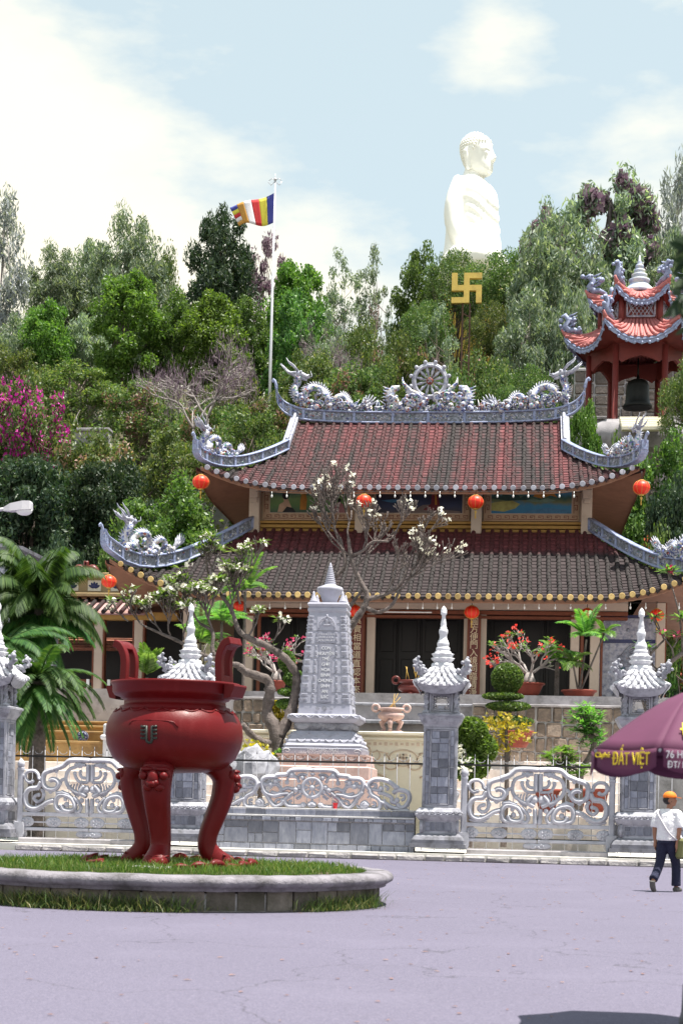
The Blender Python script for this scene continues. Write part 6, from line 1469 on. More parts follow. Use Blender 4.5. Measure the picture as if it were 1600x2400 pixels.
q = M(); zb = hz(ec.x, EYY)-.3
for u in (-.22, .22): q.box((ec.x+u, EYY+.05, (zb+ec.z-s)/2), (.10, .10, ec.z-s-zb))
for k in range(9): z = zb+(ec.z-s-zb)*(k+.5)/9; q.box((ec.x, EYY+.05, z), (.42, .06, .06), rot=(0, .5*(-1)**k, 0))
q.build('post_frame', 'rust', es)
# ---------------------------------------------------------------- bell pavilion
BY = 88.0; bm = BY/FPX; zp = lambda y: zy(y, BY, 1490); bc = at(1490, 960, BY); BX = bc.x
pv = thing('bell_pavilion', 'red hexagonal bell pavilion with two curled roofs and blue white spire on the hillside', 'pavilion', (BX, BY, zp(1030)))
hx = [rad(180+60*k) for k in range(6)]
def hexroof(R0, R1, ze, zt, lift, nm, nt):
    for k in range(6):
        A = V((cos(hx[k]), sin(hx[k]), 0)); B = V((cos(hx[(k+1) % 6]), sin(hx[(k+1) % 6]), 0))
        def pt(u, v, up=0):
            r_ = R0+(R1-R0)*v; p = A.lerp(B, (u+1)/2)*r_*(1+.10*abs(u)**3*(1-v)); return V((BX, BY, 0))+p+V((0, 0, ze+(zt-ze)*(.6*v+.4*v*v)+lift*abs(u)**2.6*(1-v)**1.5+up))
        q = M(); q.grid(lambda a, b: pt(a*2-1, b), 14, 6); ro = q.build(nm, 'orange_tile', pv)
        q = M()
        for i in range(nt):
            u = (i-(nt-1)/2)/((nt-1)/2)*.95; q.tube([pt(u*(1-.25*v*abs(u)), v, .03) for v in (0, .33, .66, .98)], [.10, .095, .09, .085], 6); q.ball(pt(u, 0, .02), .105, 7, 4)
        tag(q.build('tile_row', 'orange_tile', ro), kind='stuff')
        q = M(); q.grid(lambda a, b: pt(a*2-1, 0, -.02)*1.0+V((0, 0, -b*(.30+.07*abs(sin(a*7*PI))))), 42, 1); q.tube([pt(u, 0, -.14) for u in np.linspace(-1, 1, 15)], .05, 5)
        for i in range(9): u = -.88+.22*i; q.ball(pt(u, 0, -.33), (.09, .09, .10), 6, 4)
        q.build('fascia', 'ceramic_blue', ro)
        q = M(); q.grid(lambda a, b: pt(1-a*2, 0, -.10)+(A.lerp(B, 1-a))*(-R0*.38*b)+V((0, 0, -.05*b-lift*abs(1-a*2)**2.6*b)), 10, 2); q.build('soffit', 'column_red', ro)
        # hip ridge and curled dragon
        q = M(); q.tube([pt(-1, v, .06) for v in np.linspace(1, 0, 6)]+[pt(-1, 0, .10)+A*.15+V((0, 0, .2))], [.10, .10, .11, .11, .12, .12, .06], 7); q.build('hip_ridge', 'orange_tile', ro)
        q = M(); r = random.Random(k+int(R0*10)); base = pt(-1, .12, .15)
        q.tube([base-A*.7+V((0, 0, .0)), base-A*.3+V((0, 0, .18)), base+V((0, 0, .16)), base+A*.22+V((0, 0, .4)), base+A*.02+V((0, 0, .72)), base+A*.25+V((0, 0, .98)), base+A*.45+V((0, 0, .9))], [.08, .14, .18, .18, .15, .14, .05], 7)
        for i in range(13): q.ball(base+A*r.uniform(-.5, .5)+V((r.uniform(-.15, .15), r.uniform(-.15, .15), r.uniform(.05, .95))), r.uniform(.08, .15), 6, 4)
        for i in range(4): q.tube([base+A*.0+V((0, 0, .4+.18*i)), base-A*.25+V((0, 0, .5+.18*i)), base-A*.42+V((0, 0, .62+.18*i))], [.07, .05, .01], 5)
        tag(q.build('corner_dragon', 'ceramic_blue', ro), kind='stuff')
hexroof(3.55, 2.0, zp(826), zp(772), .95, 'lower_roof', 11); hexroof(2.45, .55, zp(727), zp(688), .80, 'upper_roof', 9)
for k in range(6):
    A, B = hx[k], hx[(k+1) % 6]; 
    q = M(); a = V((BX+2.0*cos(A), BY+2.0*sin(A), 0)); b_ = V((BX+2.0*cos(B), BY+2.0*sin(B), 0)); z0_, z1_ = zp(790), zp(716)
    q.add([a+V((0, 0, z0_)), b_+V((0, 0, z0_)), b_+V((0, 0, z1_)), a+V((0, 0, z1_))], [(0, 1, 2, 3)]); q.tube([a+V((0, 0, z0_)), a+V((0, 0, z1_))], .16, 8); dr = q.build('drum_wall', 'column_red', pv)
    md = (a+b_)/2; n_ = V((md.x-BX, md.y-BY, 0)).normalized(); tt = (b_-a).normalized(); c_ = md+n_*.04; w_, h_ = .72, .42; zc2 = zp(746)
    q = M()
    for s_ in (-1, 1): q.tube([c_+tt*s_*w_+V((0, 0, zc2-h_)), c_+tt*s_*w_+V((0, 0, zc2+h_))], .05, 4); q.tube([c_-tt*w_+V((0, 0, zc2+s_*h_)), c_+tt*w_+V((0, 0, zc2+s_*h_))], .05, 4)
    for i in range(-3, 4):
        for dd_ in (-1, 1): x_ = i*.21; q.tube([c_+tt*max(-w_, min(w_, x_-dd_*.3))+V((0, 0, zc2-h_)), c_+tt*max(-w_, min(w_, x_+dd_*.3))+V((0, 0, zc2+h_))], .022, 4)
    q.build('lattice', 'ceramic_white', dr)
    cx_, cy_ = BX+2.55*cos(A), BY+2.55*sin(A)
    q = M(); q.lathe([(.22, zp(1030)), (.22, zp(1012)), (.165, zp(1009)), (.16, zp(835))], (cx_, cy_, 0), 14); q.build('column', 'column_red', pv)
    q = M(); a = V((cx_, cy_, 0)); b_ = V((BX+2.55*cos(B), BY+2.55*sin(B), 0)); d_ = b_-a
    q.add([a+V((0, 0, zp(862))), a+d_*.12+V((0, 0, zp(874))), a+d_*.25+V((0, 0, zp(866))), a+d_*.5+V((0, 0, zp(858))), a+d_*.75+V((0, 0, zp(866))), a+d_*.88+V((0, 0, zp(874))), b_+V((0, 0, zp(862))), b_+V((0, 0, zp(828))), a+V((0, 0, zp(828)))], [tuple(range(9))]); o_ = q.build('bracket_beam', 'column_red', pv); o_.modifiers.new('s', 'SOLIDIFY').thickness = .15
q = M(); q.lathe([(r_*bm, zp(y)) for r_, y in [(38, 690), (34, 680), (22, 668), (20, 664), (24, 661), (24, 656), (15, 652), (18, 648), (18, 644), (11, 640), (13, 637), (13, 633), (7, 630), (10, 627), (9, 622), (5, 618), (6, 615), (3, 611), (1, 598)]], (BX, BY, 0), 20); q.build('spire', mat('spire_blue', (.32, .40, .68), .5, .5, 1.2, .1, 20, dirt=(.70, .68, .55), dscale=1.0, damt=.8), pv)
q = M(); q.lathe([(3.9, zp(1080)), (3.9, zp(1022)), (3.4, zp(1021)), (3.4, zp(1012))], (BX, BY, 0), 6); q.xf(Matrix.Identity(4)); q.build('platform', 'pale_concrete', pv)
q = M()
for i in range(6): q.box((BX, BY-3.6-.38*i, zp(1016)-.18*i-.1), (2.2, .42, .2), .02)
q.build('stair', 'cream_wall', pv)
bl = thing('bronze_bell', 'large dark bronze bell hanging inside the red pavilion', 'bell', (BX, BY, zp(957)))
q = M(); q.lathe([(r_*bm, zp(y)) for r_, y in [(20, 955), (33, 957), (34, 952), (29, 946), (27, 930), (26, 905), (22, 895), (12, 890), (4, 888), (3, 880)]], (BX+.05, BY, 0), 24); q.tube([(BX+.05, BY, zp(888)), (BX+.05, BY, zp(840))], .05, 6); q.build('bell', 'bell_bronze', bl)
# retaining walls and house bits on the slope
def on_hill(px, py):
    Y = 75
    while Y < 200:
        p = at(px, py, Y)
        if p.z <= hz(p.x, Y): return Y
        Y += .5
    return 90
def hill_wall(px0, px1, y0_, y1_, Y, m, nm, label, stones=0):
    if not stones: Y = min(Y+12, on_hill((px0+px1)/2, y1_))
    a, b = at(px0, y0_, Y).x, at(px1, y0_, Y).x; za, zb_ = at((px0+px1)/2, y0_, Y).z, min(at((px0+px1)/2, y1_, Y).z, hz((a+b)/2, Y)-.5)
    w_ = thing(nm, label, 'wall', ((a+b)/2, Y, zb_)); q = M(); q.box(((a+b)/2, Y, (za+zb_)/2), (b-a, .6, za-zb_), .03); q.box(((a+b)/2, Y-.05, za+.05), (b-a+.1, .8, .18), .03); q.build('wall_body', m if not stones else 'mortar', w_)
    if stones:
        r = random.Random(px0)
        for (x0, z0, x1, z1) in partition(a, zb_, b, za, r, .45, 1.05): s_ = M(); s_.box((0, 0, 0), (x1-x0-.08, .2, z1-z0-.08), .06); s_.build('stone', 'hill_stone', w_, ((x0+x1)/2, Y-.3, (z0+z1)/2))
hill_wall(1345, 1640, 872, 985, 95, 'hill_stone', 'retaining_wall', 'rough stone retaining wall behind the red bell pavilion', 1)
hill_wall(1330, 1440, 985, 1045, 81, 'pale_concrete', 'terrace_parapet', 'pale terrace parapet below and left of the bell pavilion')
hill_wall(1545, 1640, 985, 1060, 81, 'pale_concrete', 'terrace_parapet', 'pale terrace parapet below and right of the bell pavilion')
hill_wall(165, 260, 1012, 1085, 84, 'pale_concrete', 'hillside_tomb', 'grey concrete block showing through shrubs below the bougainvillea')
hill_wall(430, 580, 1140, 1260, 79, 'pale_concrete', 'hillside_wall', 'pale plastered wall behind the temple, left of the upper eave')
# ---------------------------------------------------------------- great statue
GY = 186.0; gm = GY/FPX; gz = lambda y: zy(y, GY, 1110)
gb_ = at(1105, 640, GY); GX = gb_.x
bd_ = thing('buddha_statue', 'colossal white seated buddha statue facing right on top of the hill', 'statue', (GX, GY, gz(640)))
FA = rad(-27); Fd = V((cos(FA), sin(FA), 0)); Sd = V((-sin(FA), cos(FA), 0))     # facing direction, and its left
HCX = (1112-1105)*gm
def G(f, s_, z, hc=0.0): return V((GX, GY, 0))+Fd*f+Sd*s_+V((0, 0, z))
u = gm
b = M()
zT = lambda y: gz(y)
# torso by slices: (y, forward centre, half depth, half width) in photo pixels
sl_ = [(640, 4, 60, 92), (610, 3, 60, 88), (580, 2, 58, 78), (550, 0, 56, 72), (520, -1, 54, 70), (490, -1, 52, 70), (465, 0, 50, 70), (445, 0, 44, 66), (432, -2, 36, 56), (424, -3, 28, 40), (416, -3, 23, 27), (405, -2, 21, 22), (392, 0, 20, 20)]
rs = []
for y, fc, hd_, hw_ in sl_:
    rs.append([G((fc+hd_*math.copysign(abs(cos(a))**.85, cos(a)))*u, hw_*math.copysign(abs(sin(a))**.85, sin(a))*u, zT(y)) for a in np.linspace(0, 2*PI, 41)[:-1]])
b.rings(rs)
for s_ in (-1, 1):      # arms to the lap, knees
    b.tube(spline([G(-2*u, s_*58*u, zT(440)), G(-8*u, s_*78*u, zT(490)), G(-6*u, s_*84*u, zT(545)), G(16*u, s_*76*u, zT(592)), G(52*u, s_*40*u, zT(612)), G(66*u, 0, zT(618))], 4), [19*u]*5+[20*u]*6+[20*u]*5+[17*u]*5, 12)
    b.tube(spline([G(-10*u, s_*70*u, zT(662)), G(40*u, s_*125*u, zT(652)), G(88*u, s_*112*u, zT(652)), G(95*u, s_*30*u, zT(654))], 4), [40*u, 40*u, 38*u, 36*u, 36*u, 34*u, 32*u, 32*u, 30*u, 28*u, 26*u, 24*u, 22*u], 12)
# robe folds: cords sweeping from the left shoulder across the chest
for k in range(7):
    t = k/6; pts = []
    for a in np.linspace(1.9, -1.25, 14):
        y = 436+k*21+(22+9*k)*math.exp(-((a-.1)/.95)**2)-(6 if a > 1.2 else 0)
        hd_ = np.interp(y, [424, 445, 490, 550, 640], [28, 44, 52, 56, 60]); hw_ = np.interp(y, [424, 445, 490, 550, 640], [40, 66, 70, 72, 92])
        pts.append(G(hd_*math.copysign(abs(cos(a))**.85, cos(a))*u*1.0, hw_*math.copysign(abs(sin(a))**.85, sin(a))*u, zT(y)))
    b.tube(pts, 3.6*u, 6)
rb = b.build('robe', 'buddha_white', bd_); remesh(rb, .20, 3)
h = M(); hf = 6
hs = [(418, 24, 10, 9), (414, 24, 18, 17), (406, 20, 26, 24), (396, 15, 31, 28.5), (384, 11, 34, 31), (370, 8, 36.5, 33), (356, 6, 38, 34.5), (344, 4, 37, 34), (334, 3, 33, 31), (327, 2, 26, 25), (321, 1, 19, 18), (316, 0, 12, 11), (313, 0, 4, 4)]
rs = []
for y, fc, hd_, hw_ in hs:
    ring_ = []
    for a in np.linspace(0, 2*PI, 65)[:-1]:
        f = fc+hd_*cos(a); s_ = hw_*sin(a); a_ = a if a < PI else a-2*PI
        ga = lambda c0, w0: math.exp(-((a_-c0)/w0)**2); gy = lambda c0, w0: math.exp(-((y-c0)/w0)**2)
        f += 9*ga(0, .13)*gy(384, 9)+5*ga(0, .10)*gy(372, 9)
        ring_.append(G(f*u, s_*u, zT(y)))
    rs.append(ring_)
h.rings(rs)
h.tube([G((45+3*k)*u, 0, zT(364+6*k)) for k in range(4)], [3.2*u, 3.4*u, 4.2*u, 4.6*u], 8); h.ball(G(53*u, 0, zT(385)), (4*u, 4*u, 3*u))
for s_ in (-1, 1):
    h.tube([G((43-k*k*.55)*u, s_*(5+5*k)*u, zT(362-2*sin(k))) for k in range(5)], 2.4*u, 6)                      # brow
    h.ball(G(39*u, s_*14*u, zT(371)), (4*u, 7*u, 3.6*u)); h.ball(G(50*u, s_*4*u, zT(386)), 3*u)
    h.tube([G(0, s_*34*u, zT(358)), G(-3*u, s_*37*u, zT(366)), G(-2*u, s_*36*u, zT(380)), G(1*u, s_*33*u, zT(400)), G(2*u, s_*31*u, zT(408))], [4*u, 7*u, 6*u, 5*u, 6*u], 8)   # ear
for dy, r_ in ((0, 3.2), (6, 3.4)): h.tube([G((47-abs(s_)*.35)*u, s_*u, zT(394.5+dy-abs(s_)*.12)) for s_ in (-9, -5, 0, 5, 9)], [1.2*u, r_*u*.8, r_*u, r_*u*.8, 1.2*u], 7)
h.ball(G(40*u, 0, zT(408)), (9*u, 10*u, 7*u)); h.tube([G(0, 0, zT(425)), G(3*u, 0, zT(400))], [22*u, 20*u], 14)
hd0 = h.build('head', 'buddha_white', bd_); remesh(hd0, .12, 2)
cur = M()
for y in range(318, 408, 6):
    fc, hd_, hw_ = [np.interp(y, [q_[0] for q_ in hs[::-1]], [q_[j] for q_ in hs[::-1]]) for j in (1, 2, 3)]
    nn = max(6, int(2*PI*hw_/6.4))
    for i in range(nn):
        a = 2*PI*(i+(y//6 % 2)*.5)/nn; a_ = abs(a if a < PI else 2*PI-a)
        lim = np.interp(y, [318, 338, 346, 362, 372, 408], [0, .0, .95, 1.35, 1.75, 2.2])
        if a_ > lim and not (abs(a_-1.6) < .22 and y > 350): cur.ball(G((fc+hd_*1.01*cos(a))*u, hw_*1.01*sin(a)*u, zT(y)), 3.3*u, 7, 5)
tag(cur.build('hair_curls', 'buddha_white', hd0), kind='stuff')
q = M(); q.ball(G(0, 0, zT(316)), (9*u, 9*u, 5*u)); q.build('ushnisha', 'buddha_white', hd0)
q = M(); q.lathe([(132*u, zT(720)), (140*u, zT(712)), (120*u, zT(702)), (128*u, zT(692)), (140*u, zT(680), 6*u), (132*u, zT(668)), (0, zT(666))], (GX+2, GY, 0), 64, rn=20); q.build('lotus_seat', 'buddha_white', bd_)
q = M(); q.lathe([(150*u, hz(GX, GY)-1), (150*u, zT(732)), (158*u, zT(730)), (158*u, zT(722)), (130*u, zT(720))], (GX+2, GY, 0), 8); q.build('pedestal', 'yellow_paint', bd_)
# ---------------------------------------------------------------- buildings at the left
HY = 60.0
sh_ = thing('side_hall', 'low ochre side hall with red tiled roof and dark open front, left of the temple', 'building', (at(200, 1600, HY).x, HY, TFZ))
xx = lambda px, Y=HY: at(px, 1560, Y).x
zh = lambda y, Y=HY: zy(y, Y, 220)
q = M(); q.box(((xx(60)+xx(420))/2, HY+2.6, (TFZ+zh(1380))/2), (xx(420)-xx(60), 1.0, zh(1380)-TFZ)); q.build('back_wall', 'shaded_wood', sh_)
q = M(); q.box(((xx(60)+xx(330))/2, HY+1.2, (zh(1340)+zh(1390))/2), (xx(330)-xx(60), .4, zh(1340)-zh(1390)), .02); q.box(((xx(60)+xx(330))/2, HY+1.1, zh(1340)), (xx(330)-xx(60)+.3, .8, .14), .02); q.box(((xx(60)+xx(330))/2, HY+1.1, zh(1388)), (xx(330)-xx(60)+.3, .8, .14), .02); pr = q.build('parapet', 'fascia_ochre', sh_)
for px in (165, 218, 272, 310):
    x_ = xx(px, HY+1); q = M(); q.box((x_, HY+.99, zh(1365)), (.52, .06, .42), .01); q.build('vent_frame', 'cream_wall', pr)
    q = M()
    for k in range(5): a = rad(30+30*k); q.ball((x_+.13*cos(a), HY+.95, zh(1372)+.15*sin(a)), (.05, .02, .12), 7, 5, rot=(0, PI/2-a, 0))
    q.build('lotus_vent', 'navy_tile', pr)
q = M(); q.tube(spline([(xx(150), HY+1.2, zh(1336)), (xx(160), HY+1.2, zh(1322)), (xx(172), HY+1.2, zh(1325)), (xx(178), HY+1.2, zh(1305))], 5), [.16]*10+[.1]*6, 7); q.tube(spline([(xx(205), HY+1.2, zh(1336)), (xx(195), HY+1.2, zh(1322)), (xx(182), HY+1.2, zh(1325)), (xx(178), HY+1.2, zh(1305))], 5), [.16]*10+[.1]*6, 7); q.build('roof_ornament', 'plaque_red', sh_)
rf = M(); rf.grid(lambda a, b: V((xx(80)+(xx(345)-xx(80))*a, HY-.6+1.7*b, zh(1440)+(zh(1398)-zh(1440))*b)), 2, 2); ro_ = rf.build('tiled_roof', 'pink_tile' if 'pink_tile' in MATS else mat('pink_tile', (.42, .25, .24), .8, .3, 5, .3, 20, dirt=(.2, .12, .12), damt=.4), sh_); ro_.modifiers.new('s', 'SOLIDIFY').thickness = .08
for i in range(13):
    x_ = xx(85)+i*.34; q = M(); q.tube([(x_, HY-.65+1.7*b_, zh(1440)+(zh(1398)-zh(1440))*b_+.03) for b_ in (0, .33, .66, 1)], .085, 7); q.build('roof_tile_row', 'roof_tile_upper', ro_)
rf = M(); rf.grid(lambda a, b: V((xx(90)+(xx(300)-xx(90))*a, HY+.6+1.4*b, zh(1522)+(zh(1484)-zh(1522))*b+.05*((b*6) % 1))), 20, 18); lo_ = rf.build('lower_roof', 'brick_tile', sh_)
for k in range(5): q = M(); q.box(((xx(90)+xx(300))/2, HY+.7+.26*k, zh(1522)+(zh(1484)-zh(1522))*(k+.3)/5+.05), (xx(300)-xx(90), .05, .06), .01, rot=(.4, 0, 0)); q.build('tile_course', 'brick_tile', lo_)
for px in (237, 110, 330):
    q = M(); q.box((xx(px), HY-.3, (TFZ-.2+zh(1440))/2), (.33, .33, zh(1440)-TFZ+.2), .02); cl_ = q.build('column', 'cream_paint', sh_); q = M()
    for s_ in (-1, 1): q.box((xx(px)+s_*.20, HY-.3, (TFZ-.2+zh(1440))/2), (.07, .3, zh(1440)-TFZ+.2), .01)
    q.build('column_trim', 'brown_wood', cl_)
    for s_ in (-1, 1): q = M(); q.box((xx(px)+s_*.40, HY-.32, TFZ+.45), (.12, .06, .9), .01); q.build('white_panel', 'white_paint', sh_)
q = M(); q.box(((xx(60)+xx(420))/2, HY-.3, zh(1446)), (xx(420)-xx(60), .4, .3), .02); q.build('beam', 'ochre', sh_)
q = M()
for z in (.25, .55, .85): q.box(((xx(60)+xx(420))/2, HY-.1, TFZ+z), (xx(420)-xx(60), .08, .12), .01)
q.build('railing', 'brown_wood', sh_)
# tiered ochre wall with the wheel plaque
OY = 49.4
ow = thing('tiered_wall', 'ochre stepped garden wall with a round blue and white wheel plaque', 'wall', (at(190, 1720, OY).x, OY, .3)); zo = lambda y: zy(y, OY, 200); xo = lambda px: at(px, 1720, OY).x
mat('ochre_wall', (.40, .25, .10), .8, .2, 3, .3, 15, .02, dirt=(.20, .12, .06), dscale=1.2, damt=.45)
for k, (y0_, y1_, dy_) in enumerate(((1690, 1705, 1.0), (1702, 1720, .6), (1716, 1742, .25), (1740, 1775, 0))):
    q = M(); q.box(((xo(40)+xo(300))/2, OY+dy_, (zo(y0_)+zo(1800))/2-.002*k), (xo(300)-xo(40), .5, zo(y0_)-zo(1800)), .02); q.box(((xo(40)+xo(300))/2, OY+dy_-.03, zo(y0_)), (xo(300)-xo(40)+.04, .6, .07), .015); q.build('tier', 'ochre_wall', ow)
wpl = thing('wheel_plaque', 'round blue and white eight-spoke wheel plaque fixed on the ochre wall', 'plaque', V((xo(197), OY-.1, zo(1727)))); c_ = V((xo(197), OY-.16, zo(1727))); r_ = 14*OY/FPX
q = M(); q.lathe([(0, 0), (r_, 0), (r_, .05), (0, .06)], n=28); q.xf(Matrix.Translation(c_+V((0, .05, 0))) @ Matrix.Rotation(PI/2, 4, 'X')); q.build('disc', 'ceramic_white', wpl)
q = M(); q.tube([c_+V((r_*.95*cos(a), -.02, r_*.95*sin(a))) for a in np.linspace(0, 2*PI, 25)[:-1]], .014, 5, loop=True); q.tube([c_+V((r_*.28*cos(a), -.02, r_*.28*sin(a))) for a in np.linspace(0, 2*PI, 13)[:-1]], .012, 5, loop=True); q.build('ring', 'navy_tile', wpl)
for k in range(8): a = PI/8+PI/4*k; q = M(); e = V((cos(a), 0, sin(a))); q.tube([c_+e*r_*.36+V((0, -.015, 0)), c_+e*r_*.62+V((0, -.02, 0)), c_+e*r_*.88+V((0, -.015, 0))], [.012, .034, .012], 6); q.build('spoke', 'navy_tile', wpl)
q = M(); q.box((xo(270), OY-.2, zo(1745)), (.55, .5, 1.3), .05); q.box((xo(270), OY-.2, zo(1728)), (.7, .62, .16), .05); tag(q.build('stone_post', 'stone_white'), 'short white stone post beside the cauldron bowl, before the ochre wall', 'post')
WBY = 56.0; wb = thing('white_building', 'white building corner with dark roof edge at the far left edge', 'building', (at(0, 1300, WBY).x, WBY, 0)); a = at(48, 1330, WBY).x
q = M(); q.add([(a, WBY, 0), (a-6, WBY-3, 0), (a-6, WBY-3, zy(1262, WBY, 0)), (a, WBY, zy(1288, WBY, 48)), (a+.3, WBY+4, 0), (a+.3, WBY+4, zy(1300, WBY, 48))], [(0, 3, 2, 1), (0, 4, 5, 3)]); q.build('wall', 'ceramic_white', wb)
q = M(); q.add([(a+.2, WBY-.4, zy(1284, WBY, 48)), (a-6, WBY-3.4, zy(1258, WBY, 0)), (a-6, WBY+1, zy(1250, WBY, 0)), (a+.6, WBY+4.5, zy(1296, WBY, 48))], [(0, 3, 2, 1)]); o_ = q.build('roof', 'stone_dark', wb); o_.modifiers.new('s', 'SOLIDIFY').thickness = .12
# ---------------------------------------------------------------- vegetation
def rnd_dirs(r, n):
    v = r.normal(size=(n, 3)); return v/np.linalg.norm(v, axis=1, keepdims=True)
def leaf_quads(r, P, L, W, droop=0., flat=0., jitter=.35):
    """diamond leaves at points P; droop pulls the tip down, flat turns the blade up to the sky"""
    n = len(P); d = rnd_dirs(r, n); d[:, 2] = d[:, 2]*(1-flat)-droop*2.0
    d /= np.linalg.norm(d, axis=1, keepdims=True); k = rnd_dirs(r, n); k[:, 2] += flat*1.5
    s = np.cross(d, k); s /= np.maximum(1e-6, np.linalg.norm(s, axis=1, keepdims=True))
    l = L*r.uniform(1-jitter, 1+jitter, n)[:, None]*.5; w = W*r.uniform(1-jitter, 1+jitter, n)[:, None]*.5
    nrm = np.cross(d, s)
    return np.stack([P-d*l, P+s*w+nrm*w*.25, P+d*l, P-s*w+nrm*w*.25], 1)
def crown_pts(r, nclump, per, zc, rx, rz, cr, shape='round', crz=None):
    C = []
    while len(C) < nclump:
        p = r.uniform(-1, 1, 3); q = np.linalg.norm(p)
        if q > 1 or q < (.35 if shape != 'umbrella' else .2): continue
        if shape == 'cone' and np.hypot(p[0], p[1]) > .25+.75*(1-p[2])/2: continue
        if shape == 'umbrella' and p[2] < -.1: continue
        C.append(p)
    C = np.array(C); C[:, :2] *= rx; C[:, 2] = C[:, 2]*rz+zc
    sz = cr*r.uniform(.6, 1.3, nclump)
    idx = np.repeat(np.arange(nclump), per); o = rnd_dirs(r, len(idx))*(r.uniform(0, 1, len(idx))**.45)[:, None]
    o[:, 2] *= (crz or .75); P = C[idx]+o*sz[idx][:, None]
    return C, P
def trunk_mesh(r, C, h0, base_r, lean=0, nbr=26, split=1, zb=0.0):
    q = M(); n = 6
    tops = []
    for k in range(split):
        a = 2*PI*k/split+r.uniform(0, 1); sp = (.10 if split > 1 else .03)*h0
        path = [V((cos(a)*sp*t*1.6+.28*sin(t*5+k), sin(a)*sp*t*1.6+.28*cos(t*4+k), zb+h0*t)) for t in np.linspace(-.06, 1, n)]
        path[0].x = path[0].y = 0
        q.tube(path, [base_r*(1.25 if i == 0 else 1)*(1-.65*i/(n-1))/(split**.35) for i in range(n)], 8); tops.append(path)
    for i in r.permutation(len(C))[:nbr]:
        pth = tops[i % split]; c_ = V(C[i]); s_ = pth[min(n-1, 2+int(r.randint(0, 4)))]
        mid = s_.lerp(c_, .5)+V((0, 0, -.05*h0*r.uniform(0, 1)))
        q.tube([s_, mid, c_], [base_r*.32, base_r*.2, base_r*.05], 5)
    return q
PROTO = {}
def proto(key, name, cat, leaf, bark, seed, nclump, per, zc, rx, rz, cr, L, W, droop=0, flat=0, shape='round', h0=6, br=.16, nbr=26, split=1, crz=None, extra=None):
    r = np.random.RandomState(seed); C, P = crown_pts(r, nclump, per, zc, rx, rz, cr, shape, crz)
    o = bpy.data.objects.new(name, None); o['category'] = cat; o['_h'] = zc+rz+cr*.3; o['_w'] = 2*(rx+cr*.4)
    t = trunk_mesh(r, C, h0, br, nbr=nbr, split=split); tm = t.mesh('trunk', bark)
    parts = [('trunk', tm), ('crown', np_quads('crown', leaf_quads(r, P, L, W, droop, flat), leaf))]
    for nm, lf, frac, sz in (extra or []):
        k = r.permutation(nclump)[:max(1, int(nclump*frac))]; pp = np.concatenate([C[k][np.repeat(np.arange(len(k)), per//2)]+rnd_dirs(r, len(k)*(per//2))*cr*.8*(r.uniform(0, 1, len(k)*(per//2))**.4)[:, None]])
        parts.append((nm, np_quads(nm, leaf_quads(r, pp, sz, sz*.6, droop*.5, flat), lf)))
    PROTO[key] = (name, cat, parts, zc+rz+cr*.45, 2*(rx+cr*.45))
proto('euc', 'eucalyptus_tree', 'tree', 'leaf_grey', 'bark_pale', 1, 105, 170, 6.5, 2.2, 3.7, .52, .32, .075, droop=.55, h0=9, br=.18, crz=1.3)
proto('euc2', 'eucalyptus_tree', 'tree', 'leaf_grey', 'bark_pale', 2, 85, 150, 6.2, 2.0, 3.6, .5, .34, .08, droop=.6, h0=9, br=.16, crz=1.4)
proto('eucd', 'dark_eucalyptus_tree', 'tree', 'leaf_dark', 'bark_dark', 3, 95, 260, 6.2, 2.1, 3.4, .66, .30, .085, droop=.45, h0=9, br=.18, crz=1.2)
proto('blue', 'silvery_tree', 'tree', 'leaf_blue', 'bark_pale', 4, 40, 110, 6.4, 2.0, 3.5, .62, .40, .10, droop=.5, h0=9.5, br=.12, crz=1.3)
proto('mid', 'broadleaf_tree', 'tree', 'leaf_mid', 'bark_dark', 5, 105, 230, 5.6, 2.8, 3.2, .70, .24, .12, flat=.4, h0=7)
proto('bright', 'bright_leaf_tree', 'tree', 'leaf_bright', 'bark_grey', 6, 105, 210, 5.6, 2.6, 3.4, .66, .24, .13, flat=.4, h0=7.5)
proto('dark', 'dense_dark_tree', 'tree', 'leaf_dark', 'bark_dark', 7, 150, 330, 4.6, 3.4, 3.6, .85, .26, .11, droop=.1, flat=.25, h0=6, br=.25)
proto('olive', 'scrub_tree', 'tree', 'leaf_olive', 'twig', 8, 75, 170, 4.2, 2.8, 2.6, .75, .22, .10, flat=.2, h0=5.5, br=.12, nbr=60, split=3)
proto('olive2', 'scrub_tree', 'tree', 'leaf_olive', 'twig', 9, 60, 150, 4.0, 2.6, 2.6, .75, .25, .10, flat=.1, h0=5, br=.11, nbr=55, split=3, extra=[('dry_leaves', 'leaf_pinkdry', .25, .24)])
proto('mixed', 'mixed_leaf_tree', 'tree', 'leaf_grey', 'bark_grey', 10, 85, 160, 6.3, 2.6, 3.5, .55, .28, .09, droop=.4, h0=9, br=.18, crz=1.1, extra=[('purple_leaves', 'leaf_purple', .55, .36)])
proto('feather', 'feathery_tree', 'tree', 'leaf_olive', 'bark_dark', 11, 75, 230, 5.6, 3.4, 1.9, .75, .18, .06, flat=.5, shape='umbrella', h0=5.6, br=.16, nbr=60, split=2, crz=.45)
proto('sparse', 'sparse_tree', 'tree', 'leaf_grey', 'twig', 12, 60, 75, 5.8, 2.1, 3.4, .55, .26, .09, droop=.2, h0=6.2, br=.10, nbr=60, split=3)
proto('purple', 'purple_leaf_tree', 'tree', 'leaf_purple', 'bark_grey', 13, 40, 110, 6.4, 2.2, 3.0, .7, .36, .12, droop=.45, h0=8.5, br=.12)
proto('boug', 'bougainvillea', 'shrub', 'leaf_olive', 'twig', 14, 80, 130, 3.4, 3.2, 2.5, .7, .22, .12, flat=.2, h0=4, br=.10, nbr=60, split=4, extra=[('magenta_bracts', 'leaf_magenta', .80, .22)])
